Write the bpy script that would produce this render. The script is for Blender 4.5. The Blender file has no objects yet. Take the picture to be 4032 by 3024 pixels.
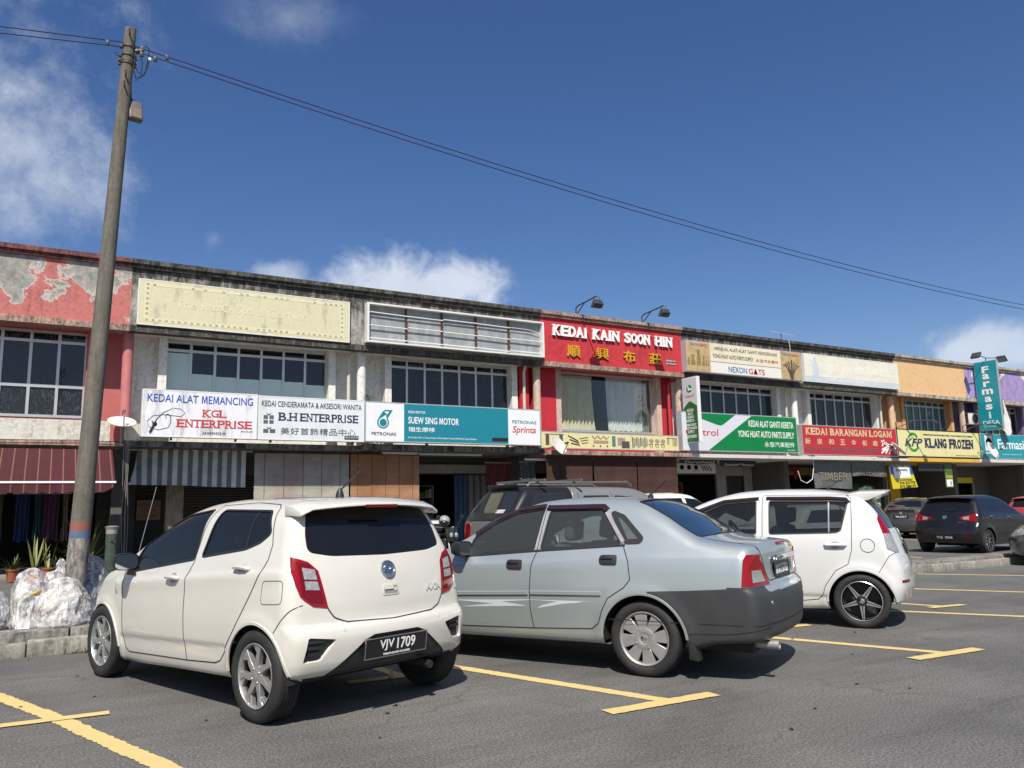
import bpy, bmesh, math, random
import numpy as np
from mathutils import Vector, Matrix

# ------------------------------------------------------------------ camera, sky, sun, exposure
SC = bpy.context.scene
COL = SC.collection
random.seed(7)
cam_d = bpy.data.cameras.new('camera'); cam = bpy.data.objects.new('camera', cam_d); COL.objects.link(cam)
_R = ((0.86379143, -0.50343853, -0.02034723), (-0.05932997, -0.14173395, 0.98812522), (0.5003442, 0.85232689, 0.15229756))
cam.matrix_world = Matrix(((_R[0][0], _R[1][0], -_R[2][0], 0.0), (_R[0][1], _R[1][1], -_R[2][1], 0.0),
                           (_R[0][2], _R[1][2], -_R[2][2], 1.43), (0, 0, 0, 1)))
cam_d.sensor_width = 36.0; cam_d.lens = 28.15; cam_d.clip_start = 0.05; cam_d.clip_end = 5000
SC.camera = cam
SC.view_settings.view_transform = 'Standard'; SC.view_settings.look = 'None'
SC.view_settings.exposure = 0.36; SC.view_settings.gamma = 1.0
SUN = Vector((-0.321, -0.528, 0.785)).normalized()
sun_d = bpy.data.lights.new('sun', 'SUN'); sun_d.energy = 4.9; sun_d.angle = math.radians(0.53); sun_d.color = (1.0, 0.94, 0.84)
sun = bpy.data.objects.new('sun', sun_d); COL.objects.link(sun)
sun.rotation_euler = SUN.to_track_quat('Z', 'Y').to_euler(); sun.location = (-20, -30, 50)

W = bpy.data.worlds.new('World'); SC.world = W; W.use_nodes = True
nt = W.node_tree; nt.nodes.clear()
def wn(t, **k):
    n = nt.nodes.new(t)
    for a, b in k.items(): setattr(n, a, b)
    return n
def wmath(op, a, b=None, c=None):
    n = wn('ShaderNodeMath', operation=op)
    for i, v in enumerate((a, b, c)):
        if v is None: continue
        if isinstance(v, (int, float)): n.inputs[i].default_value = v
        else: nt.links.new(v, n.inputs[i])
    return n.outputs[0]
w_out = wn('ShaderNodeOutputWorld'); w_bg = wn('ShaderNodeBackground'); w_bg.inputs[1].default_value = 0.083
sky = wn('ShaderNodeTexSky', sky_type='NISHITA'); sky.sun_disc = False
sky.sun_elevation = math.asin(SUN.z); sky.sun_rotation = math.atan2(SUN.x, SUN.y)
sky.altitude = 0; sky.air_density = 1.0; sky.dust_density = 1.0; sky.ozone_density = 2.5
w_hs = wn('ShaderNodeHueSaturation'); w_hs.inputs['Saturation'].default_value = 1.24; w_hs.inputs['Hue'].default_value = 0.511
nt.links.new(sky.outputs[0], w_hs.inputs['Color'])
w_tc = wn('ShaderNodeTexCoord'); w_sep = wn('ShaderNodeSeparateXYZ'); nt.links.new(w_tc.outputs['Generated'], w_sep.inputs[0])
w_az = wmath('ARCTAN2', w_sep.outputs[0], w_sep.outputs[1]); w_el = wmath('ARCSINE', w_sep.outputs[2])
def wnoise(scale, detail, rough, dist=0.0):
    n = wn('ShaderNodeTexNoise'); n.inputs['Scale'].default_value = scale; n.inputs['Detail'].default_value = detail
    n.inputs['Roughness'].default_value = rough; n.inputs['Distortion'].default_value = dist
    nt.links.new(w_tc.outputs['Generated'], n.inputs['Vector']); return n.outputs[0]
n_puff = wnoise(16, 8, 0.6, 0.3); n_wisp = wnoise(6, 12, 0.66, 0.15)
cloud = None
def add_cloud(az, el, ra, re, nz, k, lo, hi, amt, flat=0.0):
    """an elliptical cloud bank at a direction of the sky (degrees), its edge broken by noise"""
    global cloud
    a = wmath('DIVIDE', wmath('SUBTRACT', w_az, math.radians(az)), math.radians(ra))
    e = wmath('DIVIDE', wmath('SUBTRACT', w_el, math.radians(el)), math.radians(re))
    if flat: e = wmath('MULTIPLY', e, wmath('ADD', 1.0, wmath('MULTIPLY', wmath('LESS_THAN', e, 0.0), flat)))
    d = wmath('SUBTRACT', 1.0, wmath('SQRT', wmath('ADD', wmath('MULTIPLY', a, a), wmath('MULTIPLY', e, e))))
    v = wmath('ADD', d, wmath('MULTIPLY', wmath('SUBTRACT', nz, 0.5), k))
    m = wn('ShaderNodeMapRange', interpolation_type='SMOOTHSTEP'); nt.links.new(v, m.inputs[0])
    m.inputs[1].default_value = lo; m.inputs[2].default_value = hi; m.inputs[4].default_value = amt
    cloud = m.outputs[0] if cloud is None else wmath('MAXIMUM', cloud, m.outputs[0])
add_cloud(-3.0, 22.5, 9.0, 11.0, n_wisp, 3.4, 0.0, 1.35, 0.68)
add_cloud(23.9, 15.6, 9.8, 3.3, n_puff, 1.5, 0.12, 0.75, 0.8, 0.0)
add_cloud(13.6, 16.2, 3.2, 1.7, n_puff, 1.7, 0.2, 0.9, 0.5)
add_cloud(61.5, 9.0, 6.0, 2.6, n_puff, 1.5, 0.15, 0.8, 0.62)
add_cloud(14.0, 32.5, 9.0, 4.0, n_wisp, 2.6, 0.4, 1.9, 0.4)
add_cloud(9.3, 18.2, 1.6, 1.8, n_wisp, 3.0, 0.3, 1.6, 0.3)
w_mix = wn('ShaderNodeMixRGB'); nt.links.new(cloud, w_mix.inputs[0]); nt.links.new(w_hs.outputs[0], w_mix.inputs[1])
w_ccol = wn('ShaderNodeMixRGB'); nt.links.new(n_puff, w_ccol.inputs[0])
w_ccol.inputs[1].default_value = (5.6, 6.3, 7.6, 1); w_ccol.inputs[2].default_value = (9.2, 9.5, 10.0, 1)
nt.links.new(w_ccol.outputs[0], w_mix.inputs[2])
nt.links.new(w_mix.outputs[0], w_bg.inputs[0]); nt.links.new(w_bg.outputs[0], w_out.inputs[0])

# ------------------------------------------------------------------ materials
MATS = {}
def nmat(name):
    m = bpy.data.materials.new(name); m.use_nodes = True
    t = m.node_tree; b = t.nodes['Principled BSDF']; MATS[name] = m
    return m, t, b
def setc(b, col, rough=0.5, metal=0.0, coat=0.0, spec=None):
    b.inputs['Base Color'].default_value = (*col, 1); b.inputs['Roughness'].default_value = rough
    b.inputs['Metallic'].default_value = metal; b.inputs['Coat Weight'].default_value = coat; b.inputs['Coat Roughness'].default_value = 0.04
    if spec is not None: b.inputs['Specular IOR Level'].default_value = spec
def tnode(t, kind, **k):
    n = t.nodes.new(kind)
    for a, b in k.items(): setattr(n, a, b)
    return n
def coords(t, scale=(1, 1, 1)):
    tc = tnode(t, 'ShaderNodeTexCoord'); mp = tnode(t, 'ShaderNodeMapping'); mp.inputs['Scale'].default_value = scale
    t.links.new(tc.outputs['Object'], mp.inputs[0]); return mp.outputs[0]
def noise(t, vec, scale, detail=6, rough=0.6, dist=0.0):
    n = tnode(t, 'ShaderNodeTexNoise'); n.inputs['Scale'].default_value = scale; n.inputs['Detail'].default_value = detail
    n.inputs['Roughness'].default_value = rough; n.inputs['Distortion'].default_value = dist
    t.links.new(vec, n.inputs['Vector']); return n.outputs[0]
def ramp(t, fac, stops):
    r = tnode(t, 'ShaderNodeValToRGB'); e = r.color_ramp.elements
    while len(e) < len(stops): e.new(0.5)
    for q, (p, c) in zip(e, stops):
        q.position = p; q.color = (c, c, c, 1) if isinstance(c, (int, float)) else (*c, 1)
    t.links.new(fac, r.inputs[0]); return r.outputs[0]
def mixc(t, fac, a, b, mode='MIX'):
    m = tnode(t, 'ShaderNodeMixRGB', blend_type=mode)
    for i, v in zip((0, 1, 2), (fac, a, b)):
        if isinstance(v, (int, float)): m.inputs[i].default_value = v
        elif isinstance(v, tuple): m.inputs[i].default_value = (*v, 1)
        else: t.links.new(v, m.inputs[i])
    return m.outputs[0]
def bump(t, b, h, strength, dist=0.01):
    n = tnode(t, 'ShaderNodeBump'); n.inputs['Strength'].default_value = strength; n.inputs['Distance'].default_value = dist
    t.links.new(h, n.inputs['Height']); t.links.new(n.outputs[0], b.inputs['Normal'])
def plain(name, col, rough=0.5, metal=0.0, coat=0.0, var=0.18, scale=3.0, spec=None):
    """a procedural colour with gentle noise mottling"""
    if name in MATS: return MATS[name]
    m, t, b = nmat(name); setc(b, col, rough, metal, coat, spec)
    if var:
        v = coords(t); n = noise(t, v, scale, 8, 0.65)
        f = ramp(t, n, [(0.3, 1 - var), (0.7, 1.0)])
        t.links.new(mixc(t, 1.0, col, f, 'MULTIPLY'), b.inputs['Base Color'])
    return m
def streaked(name, light, dark, amt=0.5, scale=1.0, rough=0.9, extra=None, top=None, soft=0.075):
    """plaster with mould: blotches and downward streaks; top=(z0,z1,strength) thickens the mould towards a drip edge"""
    m, t, b = nmat(name); setc(b, light, rough)
    v1 = coords(t, (3.4 * scale, 3.4 * scale, 0.42 * scale)); v2 = coords(t, (1, 1, 1))
    s = noise(t, v1, 2.6, 9, 0.72); k = noise(t, v2, 1.7 * scale, 10, 0.72, 0.4); f = noise(t, v2, 13 * scale, 7, 0.75)
    def madd(x, w, y=None):
        n = tnode(t, 'ShaderNodeMath', operation='MULTIPLY_ADD'); t.links.new(x, n.inputs[0]); n.inputs[1].default_value = w
        if y is None: n.inputs[2].default_value = 0
        else: t.links.new(y, n.inputs[2])
        return n.outputs[0]
    o = madd(s, 0.42, madd(k, 0.36, madd(f, 0.22)))
    if top:
        sp = tnode(t, 'ShaderNodeSeparateXYZ'); t.links.new(v2, sp.inputs[0]); mr = tnode(t, 'ShaderNodeMapRange'); t.links.new(sp.outputs[2], mr.inputs[0])
        mr.inputs[1].default_value = top[0]; mr.inputs[2].default_value = top[1]; mr.inputs[3].default_value = 0; mr.inputs[4].default_value = top[2]
        a3 = tnode(t, 'ShaderNodeMath', operation='SUBTRACT'); t.links.new(o, a3.inputs[0]); t.links.new(mr.outputs[0], a3.inputs[1]); o = a3.outputs[0]
    th = 0.5 + (amt - 0.5) * 0.36
    c = mixc(t, ramp(t, o, [(th - soft, 1.0), (th + soft, 0.0)]), light, dark)
    c = mixc(t, 1.0, c, ramp(t, f, [(0.32, 0.74), (0.68, 1.06)]), 'MULTIPLY')
    if extra: c = extra(t, c, v2)
    t.links.new(c, b.inputs['Base Color']); bump(t, b, k, 0.3, 0.02)
    return m
def peel(level, under, edge=(0.46, 0.43, 0.39), scale=1.1, zr=None):
    """paint flaked off in patches showing plaster, white rim round each flake"""
    def f(t, c, v):
        n = noise(t, v, scale, 9, 0.58, 0.35)
        if zr:
            sp = tnode(t, 'ShaderNodeSeparateXYZ'); t.links.new(v, sp.inputs[0])
            mr = tnode(t, 'ShaderNodeMapRange'); t.links.new(sp.outputs[2], mr.inputs[0])
            mr.inputs[1].default_value = zr[0]; mr.inputs[2].default_value = zr[1]; mr.inputs[4].default_value = zr[2]
            mx = tnode(t, 'ShaderNodeMapRange'); t.links.new(sp.outputs[0], mx.inputs[0])
            mx.inputs[1].default_value = zr[3]; mx.inputs[2].default_value = zr[4]; mx.inputs[3].default_value = 0.0; mx.inputs[4].default_value = zr[5]
            ad = tnode(t, 'ShaderNodeMath', operation='ADD'); t.links.new(n, ad.inputs[0]); t.links.new(mr.outputs[0], ad.inputs[1])
            ad2 = tnode(t, 'ShaderNodeMath', operation='ADD'); t.links.new(ad.outputs[0], ad2.inputs[0]); t.links.new(mx.outputs[0], ad2.inputs[1]); n = ad2.outputs[0]
        g = noise(t, v, 5.0, 8, 0.7)
        u = mixc(t, ramp(t, g, [(0.35, 0.0), (0.65, 1.0)]), under, tuple(min(1, q * 2.4) for q in under))
        c = mixc(t, ramp(t, n, [(level - 0.012, 0.0), (level, 1.0)]), c, edge)
        return mixc(t, ramp(t, n, [(level + 0.012, 0.0), (level + 0.03, 1.0)]), c, u)
    return f

# ------------------------------------------------------------------ mesh helpers
class MB:
    """collects shapes into one mesh"""
    def __init__(s): s.v = []; s.f = []; s.mi = []
    def add(s, v, f, mi=0):
        o = len(s.v); s.v += [tuple(q) for q in v]; s.f += [tuple(i + o for i in q) for q in f]; s.mi += [mi] * len(f); return s
    def box(s, x0, x1, y0, y1, z0, z1, mi=0):
        v = [(x, y, z) for z in (z0, z1) for y in (y0, y1) for x in (x0, x1)]
        return s.add(v, [(0, 2, 3, 1), (4, 5, 7, 6), (0, 1, 5, 4), (2, 6, 7, 3), (0, 4, 6, 2), (1, 3, 7, 5)], mi)
    def obox(s, M, x0, x1, y0, y1, z0, z1, mi=0):
        v = [M @ Vector((x, y, z)) for z in (z0, z1) for y in (y0, y1) for x in (x0, x1)]
        return s.add(v, [(0, 2, 3, 1), (4, 5, 7, 6), (0, 1, 5, 4), (2, 6, 7, 3), (0, 4, 6, 2), (1, 3, 7, 5)], mi)
    def tube(s, pts, r, n=8, cap=True, mi=0):
        pts = [Vector(p) for p in pts]; rs = r if isinstance(r, (list, tuple)) else [r] * len(pts)
        rings = []; prev = None
        for i, p in enumerate(pts):
            d = (pts[min(i + 1, len(pts) - 1)] - pts[max(i - 1, 0)]).normalized()
            a = prev - d * prev.dot(d) if prev is not None else d.cross(Vector((0, 0, 1)) if abs(d.z) < 0.95 else Vector((1, 0, 0)))
            a.normalize(); prev = a; b = d.cross(a)
            rings.append([p + (a * math.cos(2 * math.pi * k / n) + b * math.sin(2 * math.pi * k / n)) * rs[i] for k in range(n)])
        v = [q for rr in rings for q in rr]; f = []
        for i in range(len(pts) - 1):
            for k in range(n): f.append((i * n + k, i * n + (k + 1) % n, (i + 1) * n + (k + 1) % n, (i + 1) * n + k))
        if cap: f.append(tuple(range(n - 1, -1, -1))); f.append(tuple(range((len(pts) - 1) * n, len(pts) * n)))
        return s.add(v, f, mi)
    def lathe(s, prof, M=None, n=32, mi=0, close=False):
        """prof: (r, h) spun round local z; M places it"""
        M = M or Matrix(); v = []; f = []
        for r, h in prof:
            for k in range(n):
                a = 2 * math.pi * k / n; v.append(M @ Vector((r * math.cos(a), r * math.sin(a), h)))
        m = len(prof)
        for i in range(m - 1 + (1 if close else 0)):
            j = (i + 1) % m
            for k in range(n): f.append((i * n + k, i * n + (k + 1) % n, j * n + (k + 1) % n, j * n + k))
        return s.add(v, f, mi)
    def prism(s, poly, M, h, mi=0):
        """2-D polygon in local xy, extruded h along local z"""
        n = len(poly); v = [M @ Vector((x, y, 0)) for x, y in poly] + [M @ Vector((x, y, h)) for x, y in poly]
        f = [tuple(range(n - 1, -1, -1)), tuple(range(n, 2 * n))] + [(i, (i + 1) % n, n + (i + 1) % n, n + i) for i in range(n)]
        return s.add(v, f, mi)
    def ball(s, c, r, n=12, m=8, sc=(1, 1, 1), mi=0):
        v = []; f = []
        for i in range(m + 1):
            t = math.pi * i / m
            for k in range(n):
                a = 2 * math.pi * k / n
                v.append((c[0] + r * sc[0] * math.sin(t) * math.cos(a), c[1] + r * sc[1] * math.sin(t) * math.sin(a), c[2] + r * sc[2] * math.cos(t)))
        for i in range(m):
            for k in range(n): f.append((i * n + k, (i + 1) * n + k, (i + 1) * n + (k + 1) % n, i * n + (k + 1) % n))
        return s.add(v, f, mi)
    def build(s, name, mats, parent=None, smooth=False, bevel=0.0, seg=2, loc=None):
        me = bpy.data.meshes.new(name); me.from_pydata(s.v, [], s.f)
        mats = mats if isinstance(mats, (list, tuple)) else [mats]
        for m in mats: me.materials.append(m)
        if len(mats) > 1: me.polygons.foreach_set('material_index', s.mi)
        bm = bmesh.new(); bm.from_mesh(me)
        bmesh.ops.remove_doubles(bm, verts=bm.verts, dist=1e-5); bmesh.ops.recalc_face_normals(bm, faces=bm.faces)
        if bevel:
            ed = [e for e in bm.edges if len(e.link_faces) == 2 and e.calc_face_angle(0) > 0.6]
            bmesh.ops.bevel(bm, geom=ed, offset=bevel, segments=seg, affect='EDGES', profile=0.5, clamp_overlap=True)
        if smooth or bevel:
            for fc in bm.faces: fc.smooth = True
        bm.to_mesh(me); bm.free(); me.update()
        if smooth or bevel:
            try: me.set_sharp_from_angle(angle=math.radians(38))
            except Exception: pass
        o = bpy.data.objects.new(name, me); COL.objects.link(o)
        if parent is not None: o.parent = parent
        if loc is not None: o.location = loc
        return o
def thing(name, label, cat, loc=(0, 0, 0), rz=0.0, group=None):
    o = bpy.data.objects.new(name, None); COL.objects.link(o); o.empty_display_size = 0.2
    o.location = loc; o.rotation_euler = (0, 0, rz); o['label'] = label; o['category'] = cat
    if group: o['group'] = group
    return o
def tag(o, label, cat, group=None):
    o['label'] = label; o['category'] = cat
    if group: o['group'] = group
    return o
def struct(o, kind='structure'):
    o['kind'] = kind; return o
def inpoly(x, y, poly):
    c = False; j = len(poly) - 1
    for i in range(len(poly)):
        xi, yi = poly[i]; xj, yj = poly[j]
        if (yi > y) != (yj > y) and x < (xj - xi) * (y - yi) / (yj - yi) + xi: c = not c
        j = i
    return c

# lettering: Blender's own built-in font, turned into mesh and fitted to a box
SERIF = {'K': ((.14, 0), (.14, 1), (.88, 0), (.84, 1)), 'E': ((.12, 0), (.12, 1)), 'D': ((.12, 0), (.12, 1)), 'A': ((.07, 0), (.93, 0)),
         'I': ((.5, 0), (.5, 1)), 'N': ((.12, 0), (.08, 1), (.9, 1)), 'H': ((.13, 0), (.13, 1), (.87, 0), (.87, 1)), 'R': ((.13, 0), (.13, 1), (.9, 0)),
         'T': ((.5, 0),), 'P': ((.13, 0), (.13, 1)), 'B': ((.12, 0), (.12, 1)), 'M': ((.08, 0), (.92, 0), (.1, 1), (.9, 1)), 'L': ((.12, 0), (.12, 1)), 'F': ((.12, 0), (.12, 1))}
def text_mesh(s, bold=0.0, shear=0.0, ext=0.0):
    cu = bpy.data.curves.new('lettering', 'FONT'); cu.body = s; cu.offset = bold; cu.shear = shear; cu.extrude = ext; cu.resolution_u = 3
    o = bpy.data.objects.new('lettering', cu); COL.objects.link(o)
    dg = bpy.context.evaluated_depsgraph_get(); dg.update()
    me = bpy.data.meshes.new_from_object(o.evaluated_get(dg))
    v = np.zeros(len(me.vertices) * 3); me.vertices.foreach_get('co', v); v = v.reshape(-1, 3)
    f = [tuple(p.vertices) for p in me.polygons]
    bpy.data.objects.remove(o); bpy.data.curves.remove(cu); bpy.data.meshes.remove(me)
    if 'M' in s:                                                     # the built-in M fills badly: give it an outline of its own
        mw = M_W.get((bold, shear))
        if mw is None:
            M_W[(bold, shear)] = 'busy'; mv, _ = text_mesh('M', bold, shear, ext); mw = M_W[(bold, shear)] = (mv[:, 0].min(), mv[:, 0].max(), mv[:, 1].min(), mv[:, 1].max())
        if mw != 'busy':
            for i, ch in enumerate(s):
                if ch != 'M': continue
                xr = _extent(s[:i + 1], bold, shear); xl = xr - (mw[1] - mw[0]); cen = np.array([v[list(q)].mean(0)[0] for q in f]); keep = (cen < xl - .01) | (cen > xr + .01)
                f = [q for q, k in zip(f, keep) if k]; P2 = ((0, 0), (.06, 1), (.26, 1), (.5, .34), (.74, 1), (.94, 1), (1, 0), (.83, 0), (.79, .74), (.57, .08), (.43, .08), (.21, .74), (.17, 0)); n = len(P2); o = len(v)
                zs = (v[:, 2].min(), v[:, 2].max()) if ext else (0, 0)
                nv = [(xl + a * (xr - xl), mw[2] + b_ * (mw[3] - mw[2]), zz) for zz in zs for a, b_ in P2]; v = np.concatenate([v, np.array(nv)])
                f += [tuple(range(o + n, o + 2 * n))] + [(o + k, o + (k + 1) % n, o + n + (k + 1) % n, o + n + k) for k in range(n)]
            used = sorted({i for q in f for i in q}); mp = {a: b_ for b_, a in enumerate(used)}; v = v[used]; f = [tuple(mp[i] for i in q) for q in f]
    return v, f
M_W = {}
def _extent(s, bold, shear):
    cu = bpy.data.curves.new('lettering', 'FONT'); cu.body = s; cu.offset = bold; cu.shear = shear; o = bpy.data.objects.new('lettering', cu); COL.objects.link(o)
    dg = bpy.context.evaluated_depsgraph_get(); dg.update(); me = bpy.data.meshes.new_from_object(o.evaluated_get(dg)); x = max(q.co.x for q in me.vertices)
    bpy.data.objects.remove(o); bpy.data.curves.remove(cu); bpy.data.meshes.remove(me); return x
def letters(s, box, M, mat, parent, bold=0.0, shear=0.0, depth=0.004, serif=0.0, name='lettering', rows=None):
    """text s stretched to box=(x0,x1,z0,z1) of the plane M (local x right, y up, z out)"""
    mb = MB(); items = rows or [(s, box)]
    for st, (x0, x1, z0, z1) in items:
        if serif:
            ws = {'I': .5, ' ': .45, '.': .3, 'M': 1.25, 'W': 1.3, '&': 1.1}
            tot = sum(ws.get(c, 1.0) for c in st); gap = 0.10; cx = x0
            for c in st:
                w = (x1 - x0) * ws.get(c, 1.0) / tot
                if c not in ' ':
                    v, f = text_mesh(c, bold, 0, 0.5)
                    lo = v.min(0); hi = v.max(0); h1 = z1 if c != '.' else z0 + (z1 - z0) * .2
                    a0 = cx + w * gap / 2; a1 = cx + w * (1 - gap / 2)
                    if c == 'I': a0, a1 = cx + w * .28, cx + w * .72
                    q = np.stack([a0 + (v[:, 0] - lo[0]) / (hi[0] - lo[0]) * (a1 - a0), z0 + (v[:, 1] - lo[1]) / (hi[1] - lo[1]) * (h1 - z0), (v[:, 2] - lo[2]) / max(1e-6, hi[2] - lo[2]) * depth], 1)
                    mb.add([M @ Vector(p) for p in q], f)
                    sh = (z1 - z0) * 0.10
                    for u, t in SERIF.get(c, ()):
                        xc = a0 + (a1 - a0) * u; hw = w * serif * (1.15 if c == 'I' else 1); zz = z0 if t == 0 else z1 - sh
                        mb.obox(M, xc - hw, xc + hw, zz, zz + sh, 0, depth * 0.97)
                cx += w
        else:
            v, f = text_mesh(st, bold, shear, 0.5 if depth else 0)
            if len(v) == 0: continue
            lo = v.min(0); hi = v.max(0)
            q = np.stack([x0 + (v[:, 0] - lo[0]) / (hi[0] - lo[0]) * (x1 - x0), z0 + (v[:, 1] - lo[1]) / (hi[1] - lo[1]) * (z1 - z0), (v[:, 2] - lo[2]) / max(1e-6, hi[2] - lo[2]) * depth], 1)
            mb.add([M @ Vector(p) for p in q], f)
    return mb.build(name, mat, parent)
def FRONT(y, x=0.0, z=0.0):
    """plane facing -y (towards the car park): local x -> world x, local y -> world z, local z -> -y"""
    return Matrix(((1, 0, 0, x), (0, 0, -1, y), (0, 1, 0, z), (0, 0, 0, 1)))
# ------------------------------------------------------------------ ground, markings, kerb and median
m_asph, t, b = nmat('asphalt'); setc(b, (0.1, 0.098, 0.094), 0.85, spec=0.3)
v = coords(t); f1 = noise(t, v, 60, 3, 0.75); f2 = noise(t, v, 0.55, 9, 0.62, 0.4); f3 = noise(t, v, 110, 1, 0.5)
v2 = coords(t, (0.35, 3.0, 1)); f4 = noise(t, v2, 1.3, 8, 0.7, 0.2); f5 = noise(t, v, 2.6, 10, 0.75, 0.8)
c = mixc(t, ramp(t, f1, [(0.36, 0.0), (0.64, 1.0)]), (0.060, 0.058, 0.055), (0.205, 0.200, 0.190))
c = mixc(t, ramp(t, f3, [(0.64, 0.0), (0.74, 1.0)]), c, (0.27, 0.265, 0.25))
c = mixc(t, 1.0, c, ramp(t, f2, [(0.3, 0.66), (0.7, 1.12)]), 'MULTIPLY')
c = mixc(t, 1.0, c, ramp(t, f4, [(0.34, 0.82), (0.55, 1.0)]), 'MULTIPLY')
c = mixc(t, ramp(t, f5, [(0.67, 0.0), (0.74, 0.75)]), c, (0.04, 0.038, 0.036))
vo = tnode(t, 'ShaderNodeTexVoronoi', feature='DISTANCE_TO_EDGE'); vo.inputs['Scale'].default_value = 0.42; wob = tnode(t, 'ShaderNodeVectorMath', operation='MULTIPLY_ADD'); nz = tnode(t, 'ShaderNodeTexNoise'); nz.inputs['Scale'].default_value = 1.7; nz.inputs['Detail'].default_value = 7; t.links.new(v, nz.inputs['Vector'])
t.links.new(nz.outputs['Color'], wob.inputs[0]); wob.inputs[1].default_value = (1.1, 1.1, 0); t.links.new(v, wob.inputs[2]); t.links.new(wob.outputs[0], vo.inputs['Vector'])
crk = mixc(t, 1.0, ramp(t, vo.outputs['Distance'], [(0.0015, 0.4), (0.005, 0.0)]), ramp(t, f2, [(0.44, 0.0), (0.56, 1.0)]), 'MULTIPLY')      # hairline cracks, here and there
c = mixc(t, crk, c, (0.03, 0.029, 0.027))
t.links.new(c, b.inputs['Base Color']); bump(t, b, f1, 0.55, 0.006)
g = MB()
xs = [-400, -60, -20, 0, 30, 60, 120, 500]; ys = [-400, -40, 0, 12, 22.7, 40, 500]
gv = [(x, y, 0) for y in ys for x in xs]; nx = len(xs)
g.add(gv, [(j * nx + i, j * nx + i + 1, (j + 1) * nx + i + 1, (j + 1) * nx + i) for j in range(len(ys) - 1) for i in range(nx - 1)])
struct(g.build('ground', m_asph))
m_yel, t, b = nmat('yellow_paint'); setc(b, (0.62, 0.44, 0.12), 0.75, spec=0.3)
v = coords(t); f1 = noise(t, v, 40, 6, 0.8); f2 = noise(t, coords(t, (1.2, 6, 1)), 4, 8, 0.7)
c = mixc(t, ramp(t, f2, [(0.35, 0.78), (0.6, 1.0)]), (0.36, 0.27, 0.115), (0.60, 0.455, 0.195))
c = mixc(t, ramp(t, f1, [(0.66, 0.0), (0.74, 0.85)]), c, (0.09, 0.08, 0.065)); t.links.new(c, b.inputs['Base Color']); bump(t, b, f1, 0.3, 0.004)
def stripe(mb, a, bpt, w, z=0.004, jag=0.006, step=0.035):
    """a painted strip whose edges fray a little"""
    a = Vector(a); bpt = Vector(bpt); d = bpt - a; L = d.length; d.normalize(); nrm = Vector((-d.y, d.x)); n = max(2, int(L / step))
    v = []
    for i in range(n + 1):
        p = a + d * (L * i / n)
        for s in (-1, 1):
            q = p + nrm * s * (w / 2 + random.uniform(-jag, jag)); v.append((q.x, q.y, z))
    mb.add(v, [(2 * i, 2 * i + 2, 2 * i + 3, 2 * i + 1) for i in range(n)])
mk = MB()
for a, bb, w, z in (((4.07, 4.78), (2.35, 9.8), 0.125, 0.004), ((3.50, 4.745), (4.49, 4.725), 0.14, 0.008),
                    ((7.40, 4.70), (5.55, 9.8), 0.125, 0.004), ((6.89, 4.69), (7.83, 4.63), 0.14, 0.008),
                    ((10.36, 5.50), (7.9, 9.9), 0.125, 0.004), ((10.53, 6.70), (10.35, 7.4), 0.11, 0.004), ((10.26, 6.67), (10.88, 6.585), 0.13, 0.008),
                    ((13.1, 6.65), (11.35, 9.85), 0.12, 0.004), ((16.0, 7.8), (14.7, 9.75), 0.11, 0.004),
                    ((2.80, 6.78), (2.74, 7.35), 0.11, 0.004), ((2.32, 6.77), (2.85, 6.745), 0.12, 0.008), ((7.55, 6.70), (7.86, 6.63), 0.12, 0.004),
                    ((19.2, 13.4), (18.8, 12.3), 0.11, 0.004), ((27.3, 18.5), (26.9, 17.7), 0.11, 0.004)):
    stripe(mk, a, bb, w, z)
for a, bb, w, z, j in (((-0.85, 9.8), (0.20, 6.86), 0.125, 0.004, 0.008), ((0.20, 6.86), (1.55, 2.5), 0.13, 0.004, 0.010), ((-0.45, 6.86), (0.53, 6.82), 0.115, 0.009, 0.003)):
    stripe(mk, a, bb, w, z, j)
struct(mk.build('road_markings', m_yel))
m_conc = streaked('kerb_concrete', (0.33, 0.31, 0.265), (0.10, 0.095, 0.08), 0.42, 1.6)
m_slab = streaked('slab_concrete', (0.30, 0.285, 0.25), (0.07, 0.066, 0.056), 0.5, 1.3)
kb = MB(); x = -30.0
while x < 60:
    L = 1.2 + random.uniform(-0.1, 0.1); dy = random.uniform(-0.012, 0.012); dz = random.uniform(-0.012, 0.012)
    y0 = 9.98 - 0.011 * max(0, x) + dy
    kb.box(x + 0.004, x + L - 0.004, y0, y0 + 0.16, -0.05, 0.15 + dz); x += L
struct(kb.build('kerb', m_conc, bevel=0.02))
sl = MB(); x = -30.55
while x < 60:
    L = 1.55 + random.uniform(-0.1, 0.1); dz = random.uniform(-0.015, 0.015); hgt = 0.225 if x < 4 else 0.17
    y0 = 10.2 - 0.011 * max(0, x) + random.uniform(-0.02, 0.02)
    sl.box(x + 0.008, x + L - 0.008, y0, y0 + 0.55, 0.0, hgt + dz); x += L
struct(sl.build('median_slabs', m_slab, bevel=0.016))
m_dirt = streaked('packed_earth', (0.20, 0.18, 0.145), (0.06, 0.055, 0.045), 0.5, 2.5)
dm = MB(); n = 240; rows = [10.02, 10.35, 10.7, 10.95, 11.12]; zs = [0.125, 0.14, 0.16, 0.15, 0.0]
vv = [(-30 + 90 * i / n, y - 0.011 * max(0, -30 + 90 * i / n), z + (random.uniform(-0.02, 0.03) if 0 < k < 4 else 0)) for k, (y, z) in enumerate(zip(rows, zs)) for i in range(n + 1)]
dm.add(vv, [(k * (n + 1) + i, k * (n + 1) + i + 1, (k + 1) * (n + 1) + i + 1, (k + 1) * (n + 1) + i) for k in range(4) for i in range(n)])
struct(dm.build('median', m_dirt, smooth=True))
pv = MB(); pv.box(-12, 60, 22.55, 26.0, -0.1, 0.12)
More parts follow.
